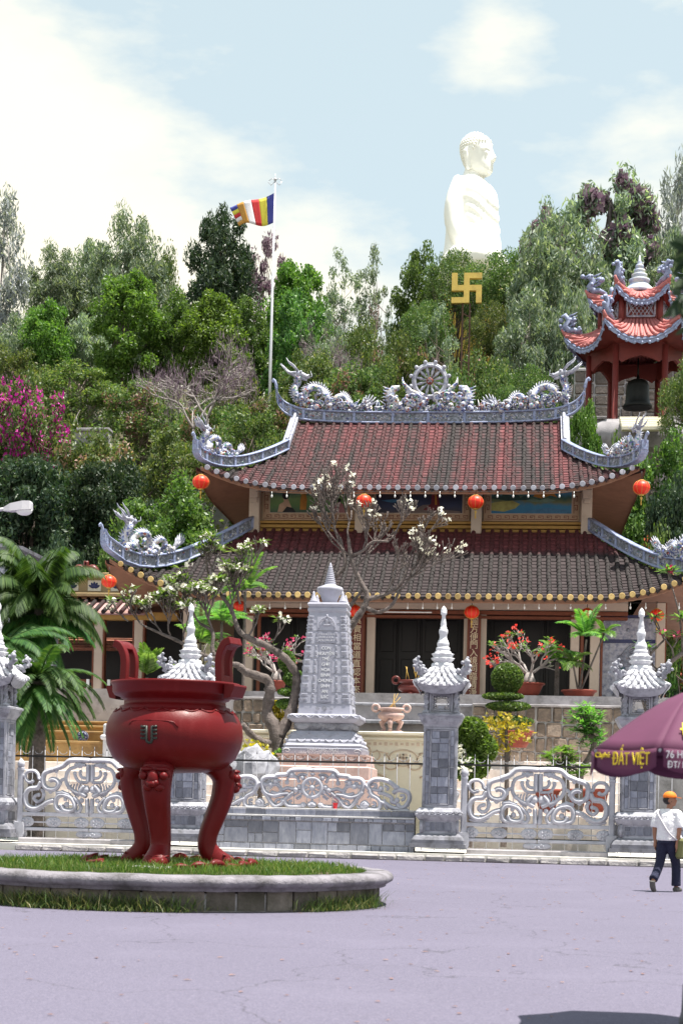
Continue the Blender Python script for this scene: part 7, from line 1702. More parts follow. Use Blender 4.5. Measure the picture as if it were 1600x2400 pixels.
proto('redb', 'red_bougainvillea', 'shrub', 'leaf_mid', 'twig', 15, 50, 120, 2.4, 2.2, 1.6, .6, .18, .10, flat=.2, h0=3, br=.07, nbr=40, split=3, extra=[('red_bracts', 'leaf_red', .35, .13)])
proto('bush', 'bush', 'shrub', 'leaf_mid', 'twig', 16, 60, 170, 2.0, 1.6, 1.5, .5, .17, .09, flat=.3, h0=2.4, br=.06, nbr=20, split=3)
# bare umbrella-shaped tree
def bare_tree(seed, depth=6):
    r = random.Random(seed); q = M(); tips = []
    def grow(p, d, L, rr, k):
        e = p+d*L; m_ = p.lerp(e, .5)+V((r.uniform(-.1, .1), r.uniform(-.1, .1), r.uniform(-.06, .06)))*L
        q.tube([p, m_, e], [rr, rr*.85, rr*.68], 6 if rr > .03 else 4)
        if k == 0: tips.append(e); return
        for i in range(2 if r.random() < .6 else 3):
            n_ = d+V((r.uniform(-1, 1), r.uniform(-1, 1), 0))*.85; n_.z = n_.z*.42+r.uniform(-.05, .22); n_.normalize(); grow(e, n_, L*r.uniform(.66, .9), rr*.66, k-1)
    for a, h in ((.3, 5.2), (2.9, 4.6)):
        d = V((cos(a)*.20, sin(a)*.2, 1)).normalized(); P = [V((0, 0, -.3)), V((cos(a)*.25, 0, h*.4)), V((cos(a)*1.0, sin(a)*.5, h))]; q.tube(spline(P, 4), [.17, .16, .155, .15, .145, .14, .135, .13, .12], 8)
        for b in range(3): t = a+b*2.1; grow(P[-1], V((cos(t)*.9, sin(t)*.9, .55)).normalized(), 1.5, .085, depth-1)
    return q, tips
bt, tips = bare_tree(3); r = np.random.RandomState(1); tp = np.array([list(t) for t in tips]); idx = r.randint(0, len(tp), 2600)
PROTO['bare'] = ('bare_tree', 'tree', [('trunk', bt.mesh('trunk', 'bark_pale')), ('seed_pods', np_quads('seed_pods', leaf_quads(r, tp[idx]+r.normal(0, .28, (2600, 3)), .30, .05, .7), 'leaf_purple'))], max(t.z for t in tips), 2*max(abs(t.x) for t in tips))
def plant(key, px, Y, ytop, wpx, label, group=None, rz=None, base=None):
    nm, cat, parts, H, Wd = PROTO[key]; p = at(px, ytop, Y); zb = hz(p.x, Y) if base is None else base; zb -= .15
    h = max(1.2, p.z-zb); w_ = wpx*Y/FPX
    o = thing(nm, label, cat, (p.x, Y, zb), rz if rz is not None else (px*.37) % 6.28, group); o.scale = (w_/Wd, w_/Wd, h/H)
    for n_, me in parts:
        c_ = bpy.data.objects.new(n_, me); COL.objects.link(c_); c_.parent = o
    return o
TG = 'trees on the hillside'
for a in (('blue', 12, 118, 455, 150, 'silvery sparse tree cut by the left edge, topping the skyline there'), ('euc', 135, 124, 578, 170, 'grey-green drooping tree behind the magenta bougainvillea, second on the left skyline'),
          ('euc2', 222, 128, 562, 170, 'narrow grey-green drooping tree left of the tallest left-hand eucalyptus'), ('euc', 305, 122, 498, 200, 'tallest grey drooping eucalyptus on the skyline left of the flag'),
          ('olive', 392, 126, 560, 110, 'thin olive tree on the skyline between two drooping eucalyptus trees'), ('eucd', 525, 120, 492, 185, 'dark drooping tree on the skyline directly below the flag'),
          ('purple', 625, 124, 545, 120, 'wispy purple-leaved tree just behind the flagpole'), ('bright', 700, 116, 590, 170, 'bright green layered tree right of the flagpole on the skyline'),
          ('sparse', 800, 126, 565, 120, 'thin half-bare tree on the skyline right of the bright green layered tree'), ('sparse', 880, 130, 548, 110, 'thin half-bare tree on the skyline nearest the statue\'s back'),
          ('mid', 985, 122, 560, 150, 'rounded green tree at the lower left of the statue'), ('feather', 1068, 120, 566, 190, 'feathery flat-topped tree hiding the statue\'s base, above the emblem sign'),
          ('feather', 1180, 118, 574, 210, 'feathery flat-topped tree right of the statue\'s base'), ('mixed', 1285, 114, 478, 170, 'purple-tinged tree right of the statue with a lone upper branch'),
          ('euc', 1318, 108, 500, 260, 'grey-green drooping tree left of the pavilion spire'), ('mixed', 1425, 116, 400, 300, 'tallest purple and green tree rising behind the bell pavilion'),
          ('blue', 1590, 120, 372, 130, 'pale silvery tree at the top right edge'), ('euc2', 1565, 114, 530, 150, 'grey drooping tree at the right edge behind the pavilion spire'), ('sparse', 1520, 110, 600, 150, 'dark-limbed sparse tree between pavilion spire and right edge'),
          ('bright', 112, 108, 690, 150, 'bright light-green tree above the bougainvillea on the left'), ('euc', 60, 110, 730, 170, 'dull drooping tree on the left edge above the bougainvillea'), ('euc2', 205, 110, 735, 150, 'dull drooping tree right of the bright light-green one'),
          ('bright', 300, 106, 622, 190, 'tall bright green tree in the middle of the left hillside'), ('mid', 405, 108, 672, 150, 'mid green tree between the two bright ones left of the flagpole'), ('bright', 500, 106, 672, 180, 'broad bright green tree below the flag'),
          ('mid', 585, 112, 690, 130, 'mid green tree touching the flagpole on its left'), ('mid', 700, 106, 668, 170, 'green tree right of the flagpole above the ridge dragon'), ('sparse', 770, 104, 700, 120, 'sparse tree with hanging leaves above the left ridge dragon'),
          ('olive', 850, 106, 730, 160, 'olive scrub tree above the ridge, left of the wheel'), ('olive2', 935, 104, 735, 150, 'dry leaved scrub tree above the roof wheel'), ('feather', 1000, 110, 690, 150, 'feathery dark tree left of the emblem sign'), ('sparse', 1030, 108, 690, 110, 'bare-limbed tree just left of the emblem sign'),
          ('feather', 1150, 110, 695, 150, 'feathery dark tree just right of the emblem sign'), ('olive2', 1110, 100, 775, 150, 'pink-tinged scrub tree below the emblem sign'), ('euc', 1240, 100, 690, 180, 'light drooping tree between emblem sign and pavilion'), ('euc2', 1350, 100, 660, 160, 'slim drooping tree touching the pavilion roof on its left'),
          ('olive', 185, 98, 842, 230, 'rounded olive scrub tree right of the bougainvillea'), ('olive2', 330, 97, 862, 190, 'dry olive scrub tree left of the bare pale tree'), ('olive', 560, 96, 862, 220, 'olive scrub tree behind the bare pale tree'), ('olive2', 655, 94, 885, 170, 'olive scrub tree just left of the ridge dragon\'s head'),
          ('olive', 30, 100, 800, 190, 'olive scrub tree on the left edge above the bougainvillea'), ('olive', 735, 96, 800, 170, 'tangled scrub tree behind the left ridge dragon'), ('olive2', 820, 94, 815, 170, 'tangled dry scrub tree between left dragon and wheel'), ('olive', 900, 95, 820, 150, 'green scrub tree behind the roof wheel'),
          ('olive2', 1085, 93, 825, 150, 'dry scrub tree right of the roof wheel'), ('olive', 1160, 92, 815, 160, 'golden green scrub tree behind the right ridge dragon\'s tail'), ('feather', 1235, 90, 840, 170, 'feathery green tree behind the right ridge dragon'),
          ('olive2', 230, 86, 965, 230, 'brownish shrub tree with pink dry leaves below the olive scrub'), ('olive', 400, 84, 985, 230, 'olive shrub tree left of the upper roof corner'), ('olive', 590, 86, 935, 200, 'olive shrub tree above the left hip ridge of the upper roof'), ('olive2', 480, 90, 905, 190, 'olive shrub tree at the foot of the bare pale tree'),
          ('dark', 80, 79, 1045, 340, 'dense dark tree behind the street lamp'), ('dark', 265, 80, 1055, 260, 'dense dark tree right of the street lamp'), ('mid', 405, 77, 1105, 270, 'glossy green tree left of the upper storey'), ('mid', 300, 73, 1195, 230, 'lower green tree behind the lower roof\'s left dragon'),
          ('dark', 150, 70, 1235, 190, 'dark bush tree above the left palm'), ('mid', 1560, 78, 1000, 210, 'glossy green tree right of the upper roof corner'), ('dark', 1590, 75, 1090, 200, 'dark tree at the right edge below the pavilion'), ('bright', 1372, 78, 905, 110, 'young light bamboo-like tree in front of the pavilion parapet'),
          ('feather', 1640, 82, 780, 190, 'dark feathery branches hanging before the pavilion columns'), ('bush', 1470, 80, 985, 110, 'small bush at the foot of the pavilion stairs')):
    plant(*a[:5], a[5], TG)
plant('bare', 478, 88, 765, 330, 'pale bare umbrella-shaped tree left of the ridge dragon', TG)
plant('bare', 790, 98, 760, 190, 'tangle of bare grey branches above the left ridge dragon', TG)
plant('boug', 68, 87, 862, 260, 'bougainvillea covered in magenta flowers at the left edge')
plant('redb', 1530, 68, 1225, 170, 'red flowering bougainvillea right of the lower roof ridge', base=TFZ)
plant('redb', 1610, 70, 1290, 140, 'pale flowering shrub at the right edge beside the lower roof', base=TFZ)
# undergrowth over the whole slope
r = np.random.RandomState(77); n = 1500
cx = r.uniform(-48, 42, n); cy = 75+85*r.uniform(0, 1, n)**1.4
cz = np.array([hz(a, b) for a, b in zip(cx, cy)]); per = 46; idx = np.repeat(np.arange(n), per)
P = np.stack([cx[idx], cy[idx], cz[idx]], 1)+rnd_dirs(r, n*per)*np.array([1.5, 1.5, 1.3])*(r.uniform(0, 1, n*per)**.4)[:, None]; P[:, 2] += .7
tag(link('undergrowth', np_quads('undergrowth', leaf_quads(r, P, .36, .17, .05, .25), 'leaf_olive')), 'mixed green and brown undergrowth covering the hillside', 'undergrowth', kind='stuff')
q = M(); rr = random.Random(4)
for i in range(900):
    x, y = rr.uniform(-45, 42), 76+50*rr.random()**1.3; z = hz(x, y); h = rr.uniform(1.5, 4)
    q.tube([V((x, y, z)), V((x+rr.uniform(-.5, .5), y, z+h*.5)), V((x+rr.uniform(-1.3, 1.3), y, z+h))], [.045, .03, .012], 4)
tag(q.build('dry_stems', 'bark_pale'), 'thin dry stems standing in the hillside undergrowth', 'stems', kind='stuff')
# ---------------------------------------------------------------- frangipani trees in the garden
def tip_flowers(r, T, n=6, s=.085):
    k = np.repeat(np.arange(len(T)), n); P = T[k]+rnd_dirs(r, len(k))*s*1.1+np.array([0, 0, s*.5]); return leaf_quads(r, P, s*1.5, s*1.1, -.2, .3)
def tip_leaves(r, T, n=7, L=.30, W=.085):
    Q = []
    for t in T:
        for i in range(n):
            a = 2*PI*i/n+r.uniform(-.3, .3); e = r.uniform(-.15, .7); d = np.array([cos(a)*cos(e), sin(a)*cos(e), sin(e)]); s_ = np.array([-sin(a), cos(a), 0]); l = L*r.uniform(.7, 1.2); w = W*.5*l/L
            m_ = t+d*l*.55; Q.append([t, m_+s_*w, t+d*l+np.array([0, 0, -.08*l]), m_-s_*w])
    return np.array(Q)
def frangipani(name, label, limbs, seeds, Y, seed, fl_frac, lf_frac, depth, petal='petal_cream', basep=None, leafL=.30):
    r = random.Random(seed); t = M(); tips = []
    def grow(p, d, L, rr, k):
        e = p+d*L; m_ = p.lerp(e, .5)+V((r.uniform(-.1, .1), r.uniform(-.1, .1), -.06))*L
        t.tube([p, m_, e, e+d*rr], [rr*.95, rr*.85, rr*.95, rr*.6], 6 if rr > .025 else 5)
        if k == 0: tips.append(list(e)); return
        for i in range(3 if r.random() < .3 else 2):
            sd_ = V((r.uniform(-1, 1), r.uniform(-.8, .8), r.uniform(-.3, .7))); n_ = (d*.9+sd_*.62); n_.z += .14; n_.normalize(); grow(e, n_, L*r.uniform(.68, .98), max(.014, rr*.78), k-1)
    for path, r0_, r1_ in limbs:
        P_ = spline([at(px, y, Y+dy) for px, y, dy in path], 4); n = len(P_); t.tube(P_, [(r0_+(r1_-r0_)*i/(n-1))*(1+.22*math.sin(i*2.3)*r.random()) for i in range(n)], 9)
    for px, y, dy, ax, ay, L, rr, k in seeds:
        d = V((ax, r.uniform(-.3, .3), ay)).normalized(); grow(at(px, y, Y+dy), d, L, rr, k)
    b = basep or at(limbs[0][0][0][0], limbs[0][0][0][1], Y); o = thing(name, label, 'tree', b)
    link('trunk', t.mesh('trunk', 'bark_grey'), o)
    R_ = np.random.RandomState(seed); T = np.array(tips); m_ = R_.uniform(0, 1, len(T))
    if fl_frac: link('blossoms', np_quads('blossoms', tip_flowers(R_, T[m_ < fl_frac]), petal), o)
    if lf_frac: link('leaves', np_quads('leaves', tip_leaves(R_, T[m_ > 1-lf_frac], L=leafL), 'leaf_mid'), o)
    return o
k1 = lambda a: [(400+x/4.356, 1280+y/4.356, d) for x, y, d in a]
k2 = lambda a: [(680+x/4.126, 1090+y/4.126, d) for x, y, d in a]
frangipani('frangipani_tree', 'gnarled frangipani with white flowers, its trunk rising left of the stele tower',
    [(k1([(1110, 2400, 0), (1100, 2100, 0), (1050, 1850, 0), (985, 1700, .1), (1010, 1500, 0), (1000, 1380, 0), (900, 1330, -.2), (780, 1290, -.3), (690, 1220, -.4)]), .21, .10),
     (k1([(1090, 1960, 0), (1180, 1800, .1), (1255, 1600, .2), (1290, 1350, .2), (1200, 1180, .1), (1080, 1080, 0), (960, 1010, -.1), (780, 930, -.2), (690, 850, -.2), (620, 650, -.2), (510, 490, -.2)]), .17, .05),
     (k1([(1060, 2010, 0), (950, 2010, -.2), (830, 1930, -.4), (730, 1820, -.6)]), .13, .08), (k1([(700, 1220, -.4), (560, 1180, -.5), (430, 1080, -.5), (430, 880, -.4), (300, 790, -.3)]), .09, .04), (k1([(560, 1180, -.5), (300, 1100, -.6), (100, 980, -.6), (-80, 900, -.6), (-260, 820, -.6)]), .07, .03)],
    [(563, 1415, -.2, -.3, 1, 0.34, .04, 4), (517, 1392, -.2, -.5, 1, 0.37, .04, 5), (552, 1380, -.2, .5, 1, 0.37, .04, 4), (500, 1480, -.4, -.4, 1, 0.34, .04, 5), (469, 1461, -.3, -.6, .9, 0.37, .035, 5), (400, 1490, -.6, -.2, 1, 0.31, .03, 5), (340, 1468, -.6, -.8, .7, 0.31, .03, 4), (430, 1500, -.6, .1, 1, 0.31, .03, 5), (620, 1510, -.1, .9, .5, 0.31, .03, 3), (579, 1495, -.2, .5, .8, 0.28, .035, 3), (380, 1485, -.6, -.6, .8, 0.31, .03, 4), (540, 1440, -.3, .1, 1, 0.37, .03, 4), (300, 1455, -.5, -.6, .5, 0.25, .03, 3)],
    45.0, 11, .30, .30, 5)
frangipani('frangipani_tree', 'almost bare frangipani with few white flowers, spreading above and right of the stele',
    [(k2([(430, 3000, .6), (460, 2300, .6), (520, 1750, .6), (560, 1600, .6), (640, 1480, .6), (720, 1360, .6), (740, 1250, .6), (690, 1150, .6), (620, 1000, .6), (580, 850, .6), (560, 700, .6)]), .15, .045),
     (k2([(735, 1380, .6), (830, 1420, .5), (920, 1400, .5), (1000, 1330, .5), (1050, 1220, .5)]), .07, .04), (k2([(740, 1300, .6), (860, 1270, .6), (1000, 1210, .6), (1080, 1130, .6), (1130, 1000, .6), (1160, 880, .6)]), .07, .035),
     (k2([(560, 1390, .7), (640, 1280, .7), (700, 1210, .7)]), .06, .04), (k2([(380, 1120, .8), (470, 1050, .8), (530, 960, .8), (510, 830, .8), (480, 700, .8)]), .07, .04), (k2([(590, 880, .6), (700, 830, .6), (800, 740, .6), (950, 740, .6)]), .05, .03)],
    [(816, 1260, .6, 0, 1, 0.48, 0.034, 5), (816, 1300, .6, -.7, .8, 0.48, 0.034, 5), (830, 1330, .6, .8, .8, 0.48, 0.034, 5), (934, 1386, .5, .7, .9, 0.40, 0.034, 6), (961, 1303, .6, .3, 1, 0.40, 0.030, 5), (945, 1360, .6, .9, .4, 0.40, 0.030, 5), (796, 1260, .8, -.5, 1, 0.40, 0.034, 6), (800, 1290, .8, -.8, .7, 0.40, 0.030, 5), (910, 1269, .6, .7, .8, 0.36, 0.025, 5), (850, 1290, .6, .3, 1, 0.40, 0.025, 5), (900, 1395, .6, .5, .8, 0.40, 0.030, 5)],
    46.6, 23, .05, .0, 4)
# pale fallen limb-like right frangipani with pink flowers
frangipani('frangipani_tree', 'pink flowering frangipani behind the parasol at the right edge',
    [([(1560, 1760, 0), (1530, 1690, 0), (1510, 1640, 0), (1525, 1590, 0), (1565, 1555, 0), (1600, 1530, 0)], .12, .06), ([(1525, 1590, 0), (1520, 1540, 0), (1555, 1500, 0)], .05, .03), ([(1600, 1530, 0), (1590, 1440, 0), (1575, 1380, 0)], .03, .02)],
    [(1555, 1500, 0, -.4, .9, .3, .03, 2), (1600, 1530, 0, .2, 1, .35, .03, 3), (1575, 1545, 0, -.1, 1, .3, .03, 2), (1540, 1570, 0, -.6, .7, .3, .03, 2), (1575, 1380, 0, -.3, .8, .2, .02, 2)], 46.0, 31, .35, .9, 3, 'petal_pink', leafL=.34)
# ---------------------------------------------------------------- palms, pots and shrubs
def fronds(p, n, L, el0, el1, seed, nl=26, lw=.045, ll=.5, droop=.9, hang=.35, az=None):
    r = random.Random(seed); Q = []; st = M()
    for k in range(n):
        a = (2*PI*k/n+r.uniform(-.3, .3)) if az is None else r.uniform(*az); e = rad(r.uniform(el0, el1)); Lk = L*r.uniform(.75, 1.1); P_ = []; q = V(p); d = V((cos(a)*cos(e), sin(a)*cos(e), sin(e)))
        for i in range(11): P_.append(q.copy()); q = q+d*(Lk/10); d = (d+V((0, 0, -droop*.1*(.4+i*.18)))).normalized()
        st.tube(P_, [.022*(1-.85*i/10) for i in range(11)], 4)
        for j in range(nl):
            t = (j+.8)/nl*10*.98; i = min(9, int(t)); c_ = P_[i].lerp(P_[i+1], t-i); dd = (P_[i+1]-P_[i]).normalized(); sd_ = dd.cross(V((0, 0, 1)))
            if sd_.length < .05: sd_ = V((1, 0, 0))
            sd_.normalize(); up = sd_.cross(dd); l = ll*(.35+.65*sin(PI*min(1, (j+2)/(nl+1))**.8))*r.uniform(.8, 1.1)
            for s_ in (-1, 1):
                v = (sd_*s_*.85+dd*.62+up*.15-V((0, 0, hang))).normalized(); w = dd*lw*.5; m_ = c_+v*l*.45
                Q.append([c_-w*.5, m_-w, c_+v*l-V((0, 0, l*.12)), m_+w])
    return st, np.array([[list(x) for x in q] for q in Q])
def palm(name, label, p, spec, trunk, leaf='palm_leaf'):
    o = thing(name, label, 'palm', p); 
    for (h, r_, dx) in trunk:
        q = M(); q.tube([V(p)+V((dx*t, 0, -.1+h*t)) for t in np.linspace(0, 1, 8)], [r_*(1.15-.25*t+.06*(i % 2)) for i, t in enumerate(np.linspace(0, 1, 8))], 9); q.build('trunk', 'bark_grey', o)
    for s_ in spec:
        st, Q = fronds(*s_[0], **s_[1]); link('frond_stems', st.mesh('frond_stems', leaf), o); link('fronds', np_quads('fronds', Q, leaf), o)
    return o
pb = at(95, 1900, 46.5); pc = at(92, 1412, 46.5)
palm('palm_tree', 'tall green palm with shaggy drooping fronds at the left edge', (pb.x, 46.5, .2), [((pc, 40, 2.4, -5, 80, 5), dict(nl=95, lw=.038, ll=.70, droop=1.9, hang=1.0)), ((pc+V((0, 0, -.3)), 20, 1.8, -60, 10, 6), dict(nl=85, lw=.038, ll=.62, droop=1.2, hang=.9)), ((pc+V((-1.0, .3, -.2)), 26, 1.8, -30, 70, 16), dict(nl=85, lw=.038, ll=.62, droop=1.6, hang=.9))], [(pc.z-.2, .14, pc.x-pb.x)])
pb = at(85, 1900, 43.6); pc = at(92, 1590, 43.6)
palm('cycad', 'low palm with long feathery hanging fronds behind the left gate pillar', (pb.x, 43.6, .2), [((pc, 34, 2.3, -15, 55, 9), dict(nl=75, lw=.04, ll=.38, droop=1.8, hang=.3)), ((pc+V((0, -.2, -.2)), 26, 2.1, -60, 5, 10), dict(nl=75, lw=.04, ll=.36, droop=1.0, hang=.3))], [(pc.z-.2, .22, pc.x-pb.x)])
pb = at(30, 1900, 43.0); pc = at(20, 1500, 44.5)
palm('palm_tree', 'grey-green palm crown between the two left palms at the picture edge', (pc.x, 44.5, .2), [((pc, 26, 1.9, -40, 60, 12), dict(nl=70, lw=.04, ll=.48, droop=1.2, hang=.5))], [(pc.z-.2, .15, 0)])
pc = at(345, 1580, 45.6)
palm('potted_palm', 'small yellow-green palm showing above the cauldron rim', (pc.x, 45.6, .2), [((pc, 9, .9, 30, 85, 21), dict(nl=24, lw=.07, ll=.34, droop=.8, hang=.2))], [(pc.z-.2, .05, 0)], 'leaf_bright')
for px, y, Y, k in ((520, 1450, 52, 31), (470, 1500, 53, 32), (575, 1380, 53.5, 33)):
    pc = at(px, y, Y); palm('areca_palm', ['areca palm behind the left frangipani, nearest the stele', 'areca palm behind the spire of the pillar by the cauldron', 'areca palm under the left end of the lower eave'][k-31], (pc.x, Y, TFZ-.2 if Y > 51 else .3), [((pc, 10, 1.3, 10, 80, k), dict(nl=26, lw=.06, ll=.38, droop=1.0, hang=.35))], [(pc.z-TFZ+.2 if Y > 51 else pc.z-.3, .05, 0)], 'leaf_bright')
def pot(p, r_, h_, label, stand=None, m='terracotta', oval=1.0):
    o = thing('flower_pot', label, 'pot', p); q = M(); q.lathe([(r_*.55, 0), (r_*.72, h_*.25), (r_*.92, h_*.75), (r_*.98, h_*.85), (r_*1.08, h_*.88), (r_*1.08, h_), (r_*.95, h_), (r_*.9, h_*.88)], p, 26, oval, 1.0); q.build('bowl', m, o)
    q = M(); q.lathe([(r_*.92, h_*.86), (0, h_*.92)], p, 20, oval, 1); q.build('soil', 'soil', o)
    if stand:
        s = thing('pot_stand', stand, 'stand', (p.x, p.y, p.z-.5)); q = M(); q.box((p.x, p.y, p.z-.27), (r_*1.7*oval, r_*1.5, .52), .02); q.build('block', 'mortar', s)
        for z in range(2):
            for i in range(4): w_ = r_*1.7*oval/4; slab(s, p.x-r_*.85*oval+w_*i, p.z-.51+.255*z, p.x-r_*.85*oval+w_*(i+1), p.z-.51+.255*(z+1), p.y-r_*.75-.01, .008, .04)
    return V((p.x, p.y, p.z+h_*.9))
def desert_rose(p, s, label, seed, fl=.5, lf=.25):
    r = random.Random(seed); t = M(); tips = []
    t.lathe([(.16*s, -.02), (.15*s, .1*s), (.08*s, .28*s)], p, 10)
    def grow(q_, d, L, rr, k):
        e = q_+d*L; t.tube([q_, q_.lerp(e, .5)+V((r.uniform(-.1, .1), r.uniform(-.1, .1), -.05))*L, e], [rr, rr*.9, rr*.8], 5)
        if k == 0: tips.append(list(e)); return
        for i in range(2 if r.random() < .7 else 3): n_ = (d+V((r.uniform(-1, 1), r.uniform(-.8, .8), r.uniform(-.6, .7)))*.75).normalized(); grow(e, n_, L*r.uniform(.6, .95), rr*.72, k-1)
    for i in range(6): a = 2*PI*i/6+r.uniform(-.3, .3); grow(V(p)+V((0, 0, .22*s)), V((cos(a)*.8, sin(a)*.5, r.uniform(.35, .8))).normalized(), .34*s, .035*s, 4)
    o = thing('desert_rose', label, 'plant', p); t.build('stems', 'bark_pale', o); R_ = np.random.RandomState(seed); T = np.array(tips); m_ = R_.uniform(0, 1, len(T))
    link('blossoms', np_quads('blossoms', tip_flowers(R_, T[m_ < fl*.6], 5, .055*s), 'petal_pink'), o); link('leaves', np_quads('leaves', tip_leaves(R_, T[m_ > 1-lf], 6, .13*s, .05*s), 'leaf_mid'), o)
t1 = pot(at(1238, 1632, 52.0), .45, .42, 'oval dark red pot on slate block holding the pink flowered plant', 'small slate block under the oval red flower pot', oval=1.05); desert_rose(t1, 1.35, 'pink flowered desert rose with pale tangled stems in the oval pot', 3, .42, .3)
t2 = pot(at(1355, 1652, 51.6), .52, .46, 'wide dark red bowl pot holding slender palms, on the terrace wall')
palm('potted_palm', 'slender yellow-green palm growing from the wide red bowl pot', t2, [((t2+V((.18, 0, 1.75)), 9, 1.05, 15, 80, 41), dict(nl=24, lw=.06, ll=.36, droop=1.1, hang=.3)), ((t2+V((-.2, 0, .95)), 7, .8, 0, 70, 42), dict(nl=22, lw=.06, ll=.32, droop=1.2, hang=.3)), ((t2+V((.75, .1, 1.9)), 6, .7, 0, 70, 43), dict(nl=22, lw=.06, ll=.3, droop=1.2, hang=.3))], [(1.75, .035, .2), (.95, .03, -.2), (1.95, .03, .75)], 'leaf_bright')
pc = at(1305, 1545, 52.2); palm('areca_palm', 'small bushy areca palm between the two red pots', (pc.x, 52.2, TFZ), [((pc, 11, .9, 0, 70, 44), dict(nl=24, lw=.06, ll=.34, droop=1.4, hang=.4))], [(pc.z-TFZ, .07, 0)], 'leaf_bright')
t3 = pot(at(646, 1625, 52.0), .34, .40, 'dark red pot with red flowers seen through the frangipani, left of the stele'); desert_rose(t3, 1.25, 'red flowered desert rose in the pot left of the stele', 8, .5, .2)
t4 = pot(at(1214, 1752, 49.0), .42, .50, 'tapered red pot half hidden behind yellow leaves before the rubble wall')
t5 = pot(at(1195, 1630, 52.4), .40, .30, 'shallow red pot behind the clipped topiary ball')
pot(at(1128, 1652, 52.8), .2, .3, 'tiny red brick pot on the slate pedestal right of the couplet board', 'slate pedestal beside the right-hand hall door')
for k, px in enumerate((1280, 1345, 1395)):
    pot(at(px, 1903, 46.6), .36, .66, ['large red pot seen through the left half of the right gate', 'large red pot seen through the right half of the right gate', 'red pot seen behind the right post of the right gate'][k])
def topiary(px, balls, Y, base, label, leaf='leaf_mid', seed=1, sz=.09, fill=.22):
    o = thing('topiary', label, 'topiary', (at(px, 1700, Y).x, Y, base)); r = np.random.RandomState(seed); Q = []; top = max(at(bx, by, Y).z for bx, by, *_ in balls)
    for bx, by, rx, ry, n in balls:
        c_ = at(bx, by, Y); d = rnd_dirs(r, n); rr_ = (1-(.22 if n > 1000 else .8)*r.uniform(0, 1, n)**2)[:, None]; P = np.array(c_)+d*rr_*np.array([rx, rx, ry])*Y/FPX; Q.append(leaf_quads(r, P, sz, sz*.6, 0, .3))
    link('foliage', np_quads('foliage', np.concatenate(Q), leaf), o); q = M(); x = at(px, 1700, Y).x; q.tube([(x, Y, base), (x+.06, Y, (base+top)/2), (x, Y, top)], [.09, .07, .04], 7); q.build('trunk', 'bark_grey', o)
topiary(1188, [(1188, 1590, 37, 36, 5200), (1178, 1632, 48, 9, 2200), (1190, 1655, 52, 11, 2200), (1195, 1690, 55, 12, 1800)], 49.4, 2.0, 'clipped topiary with a round ball above flat tiers, right of the pillar', 'leaf_mid', 1, .085)
topiary(678, [(672, 1550, 20, 26, 1500), (690, 1590, 26, 20, 1500), (680, 1622, 30, 10, 1100), (672, 1650, 26, 12, 1100)], 48.8, 2.0, 'layered clipped tree squeezed between frangipani trunk and stele', 'leaf_mid', 2, .085)
topiary(655, [(650, 1700, 22, 40, 1300), (640, 1655, 18, 16, 600)], 49.2, 1.5, 'small yellow-green shrub behind the frangipani trunk', 'leaf_yellow', 9, .09)
topiary(1105, [(1100, 1715, 42, 34, 2600), (1075, 1750, 34, 34, 1800), (1128, 1755, 36, 36, 1800), (1100, 1795, 46, 36, 2200)], 44.4, .25, 'bushy light green shrub right of the tall pillar', 'leaf_bright', 3, .13)
topiary(1185, [(1185, 1700, 58, 26, 130), (1215, 1720, 40, 25, 60), (1160, 1690, 45, 26, 70), (1180, 1740, 30, 30, 90)], 45.2, .25, 'sparse shrub with yellowing leaves before the rubble wall', 'leaf_yellow', 4, .15)
topiary(1092, [(1090, 1795, 24, 22, 110), (1075, 1765, 14, 24, 60)], 44.0, .25, 'white flowering plant low beside the right gate', 'petal_cream', 5, .14)
topiary(608, [(612, 1772, 34, 30, 260), (590, 1757, 24, 28, 120)], 44.0, .25, 'yellow-green shrub behind the carved screen, left of the stele', 'leaf_yellow', 6, .13)
topiary(655, [(656, 1785, 18, 30, 700)], 44.6, .25, 'dark small shrub at the foot of the frangipani', 'leaf_mid', 7, .12)
def rosette_tree(px, Y, balls, label, seed, trunk):
    r = np.random.RandomState(seed); T = []
    for bx, by, rx, ry, n in balls:
        c_ = np.array(at(bx, by, Y)); T.append(c_+rnd_dirs(r, n)*np.array([rx, rx, ry])*Y/FPX*(r.uniform(.5, 1, n))[:, None])
    T = np.concatenate(T); o = thing('leafy_bonsai', label, 'plant', at(trunk[0][0], trunk[0][1], Y)); link('leaves', np_quads('leaves', tip_leaves(r, T, 9, .26, .075), 'leaf_bright'), o)
    q = M(); P_ = spline([at(a, b, Y) for a, b in trunk], 4); q.tube(P_, [.12*(1-.5*i/len(P_)) for i in range(len(P_))], 8)
    for t in T[::3]: q.tube([P_[-1], V(t)], [.03, .012], 4)
    q.build('trunk', 'bark_grey', o)
rosette_tree(1370, 45.4, [(1372, 1690, 46, 42, 60), (1385, 1735, 36, 26, 26)], 'round-headed leafy bonsai with thick bent trunk, right of the topiary', 3, [(1355, 1900), (1358, 1815), (1378, 1780), (1390, 1745), (1375, 1710)])
rosette_tree(1310, 44.6, [(1310, 1775, 42, 30, 36), (1345, 1800, 40, 24, 28)], 'low spreading leafy plant above the right gate', 4, [(1325, 1900), (1325, 1830), (1318, 1790)])
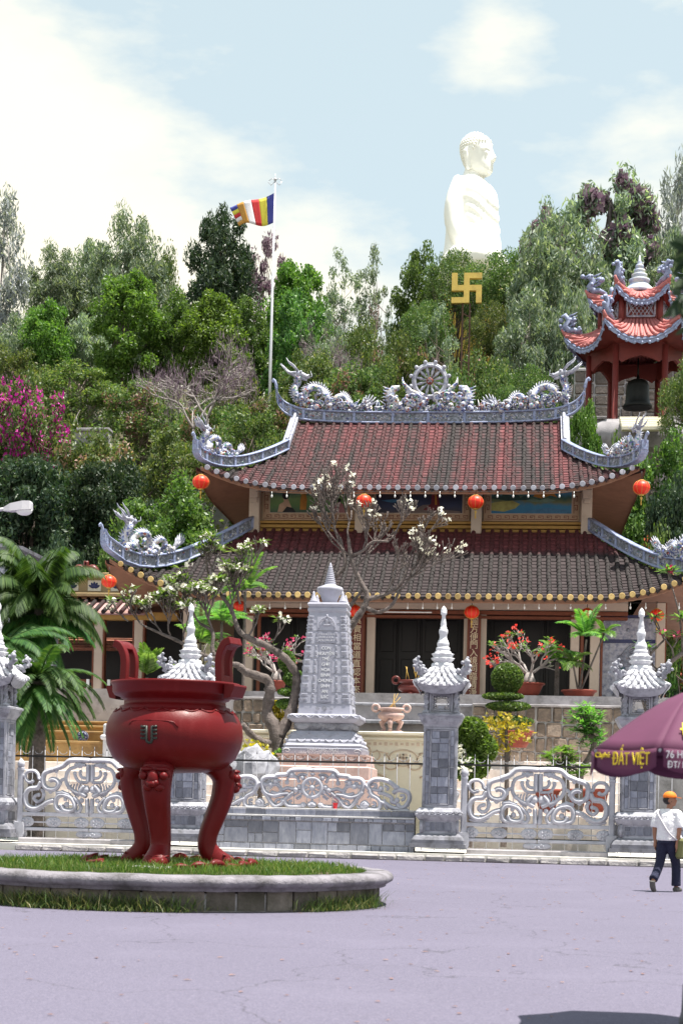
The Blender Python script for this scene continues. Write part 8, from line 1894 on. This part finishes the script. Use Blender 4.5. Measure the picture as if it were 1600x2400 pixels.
for k, (px, y, Y, sc) in enumerate(((590, 1800, 43.4, 1.2), (628, 1806, 43.6, 1.0), (1040, 1870, 43.0, 1.0), (560, 1815, 43.8, 1.1))):
    q = M(); q.ball((0, 0, 0), (.36*sc, .3*sc, .55*sc), 9, 7); rr = random.Random(k); q.v = [(a*rr.uniform(.75, 1.2), b*rr.uniform(.75, 1.2), c_*rr.uniform(.8, 1.15)) for a, b, c_ in q.v]; q.s = [False]*len(q.s)
    p = at(px, y, Y); tag(q.build('garden_rock', 'stone_grey', None, (p.x, Y, p.z)), ['pale pointed rock behind the screen, nearest the cauldron leg', 'pale pointed rock left of the stele\'s pink base', 'grey rock right of the tall pillar foot', 'pale rock mostly hidden by the cauldron\'s right leg'][k], 'rock', 'garden rocks')
# blurred branch close to the camera at the right edge
r = np.random.RandomState(6); o = thing('near_branch', 'out of focus dark leafy branch hanging in at the right edge', 'tree', (2.6, 6.2, 0))
q = M(); A = at(1790, 640, 6.2); q.tube([V((A.x+.4, 6.2, 0)), V((A.x+.35, 6.2, 1.6)), V((A.x+.1, 6.2, 3.0)), A+V((0, 0, .9))], [.07, .06, .05, .03], 8)
Tn = [at(px, y, 6.2+dy) for px, y, dy in ((1622, 560, 0), (1612, 610, .1), (1610, 650, 0), (1602, 690, -.1), (1596, 715, 0), (1630, 590, .1), (1640, 700, 0), (1625, 760, .1), (1650, 640, 0), (1618, 585, 0))]
for t_ in Tn: q.tube([V((A.x+.1, 6.2, 2.9)), A.lerp(t_, .4)+V((0, 0, .1)), t_], [.02, .012, .006], 5)
q.build('trunk', 'bark_dark', o)
Q = []
for t_ in Tn:
    for i in range(9):
        d = V((r.uniform(-1, .5), r.uniform(-.6, .6), r.uniform(-1.0, .2))).normalized(); s_ = d.cross(V((0, 1, .2))).normalized(); l = r.uniform(.045, .10); Q.append([list(t_), list(t_+d*l*.5+s_*l*.17), list(t_+d*l), list(t_+d*l*.5-s_*l*.17)])
link('leaves', np_quads('leaves', np.array(Q), 'leaf_dark'), o)
# litter on the road
q = M(); rr = random.Random(2); Q = []
for i in range(520):
    x, y = rr.uniform(-6, 5), 9+30*rr.random()**1.3
    if ((x-PX)/(PA+.1))**2+((y-PY)/(PB+.1))**2 < 1: continue
    a = rr.uniform(0, 6.28); s = rr.uniform(.015, .045); c_, n_ = cos(a), sin(a); Q.append([[x-c_*s, y-n_*s, .008], [x+n_*s*.5, y-c_*s*.5, .012], [x+c_*s, y+n_*s, .01], [x-n_*s*.5, y+c_*s*.5, .014]])
tag(link('litter', np_quads('litter', np.array(Q), 'leaf_pinkdry')), 'dead leaves and scraps scattered over the asphalt', 'litter', kind='stuff')
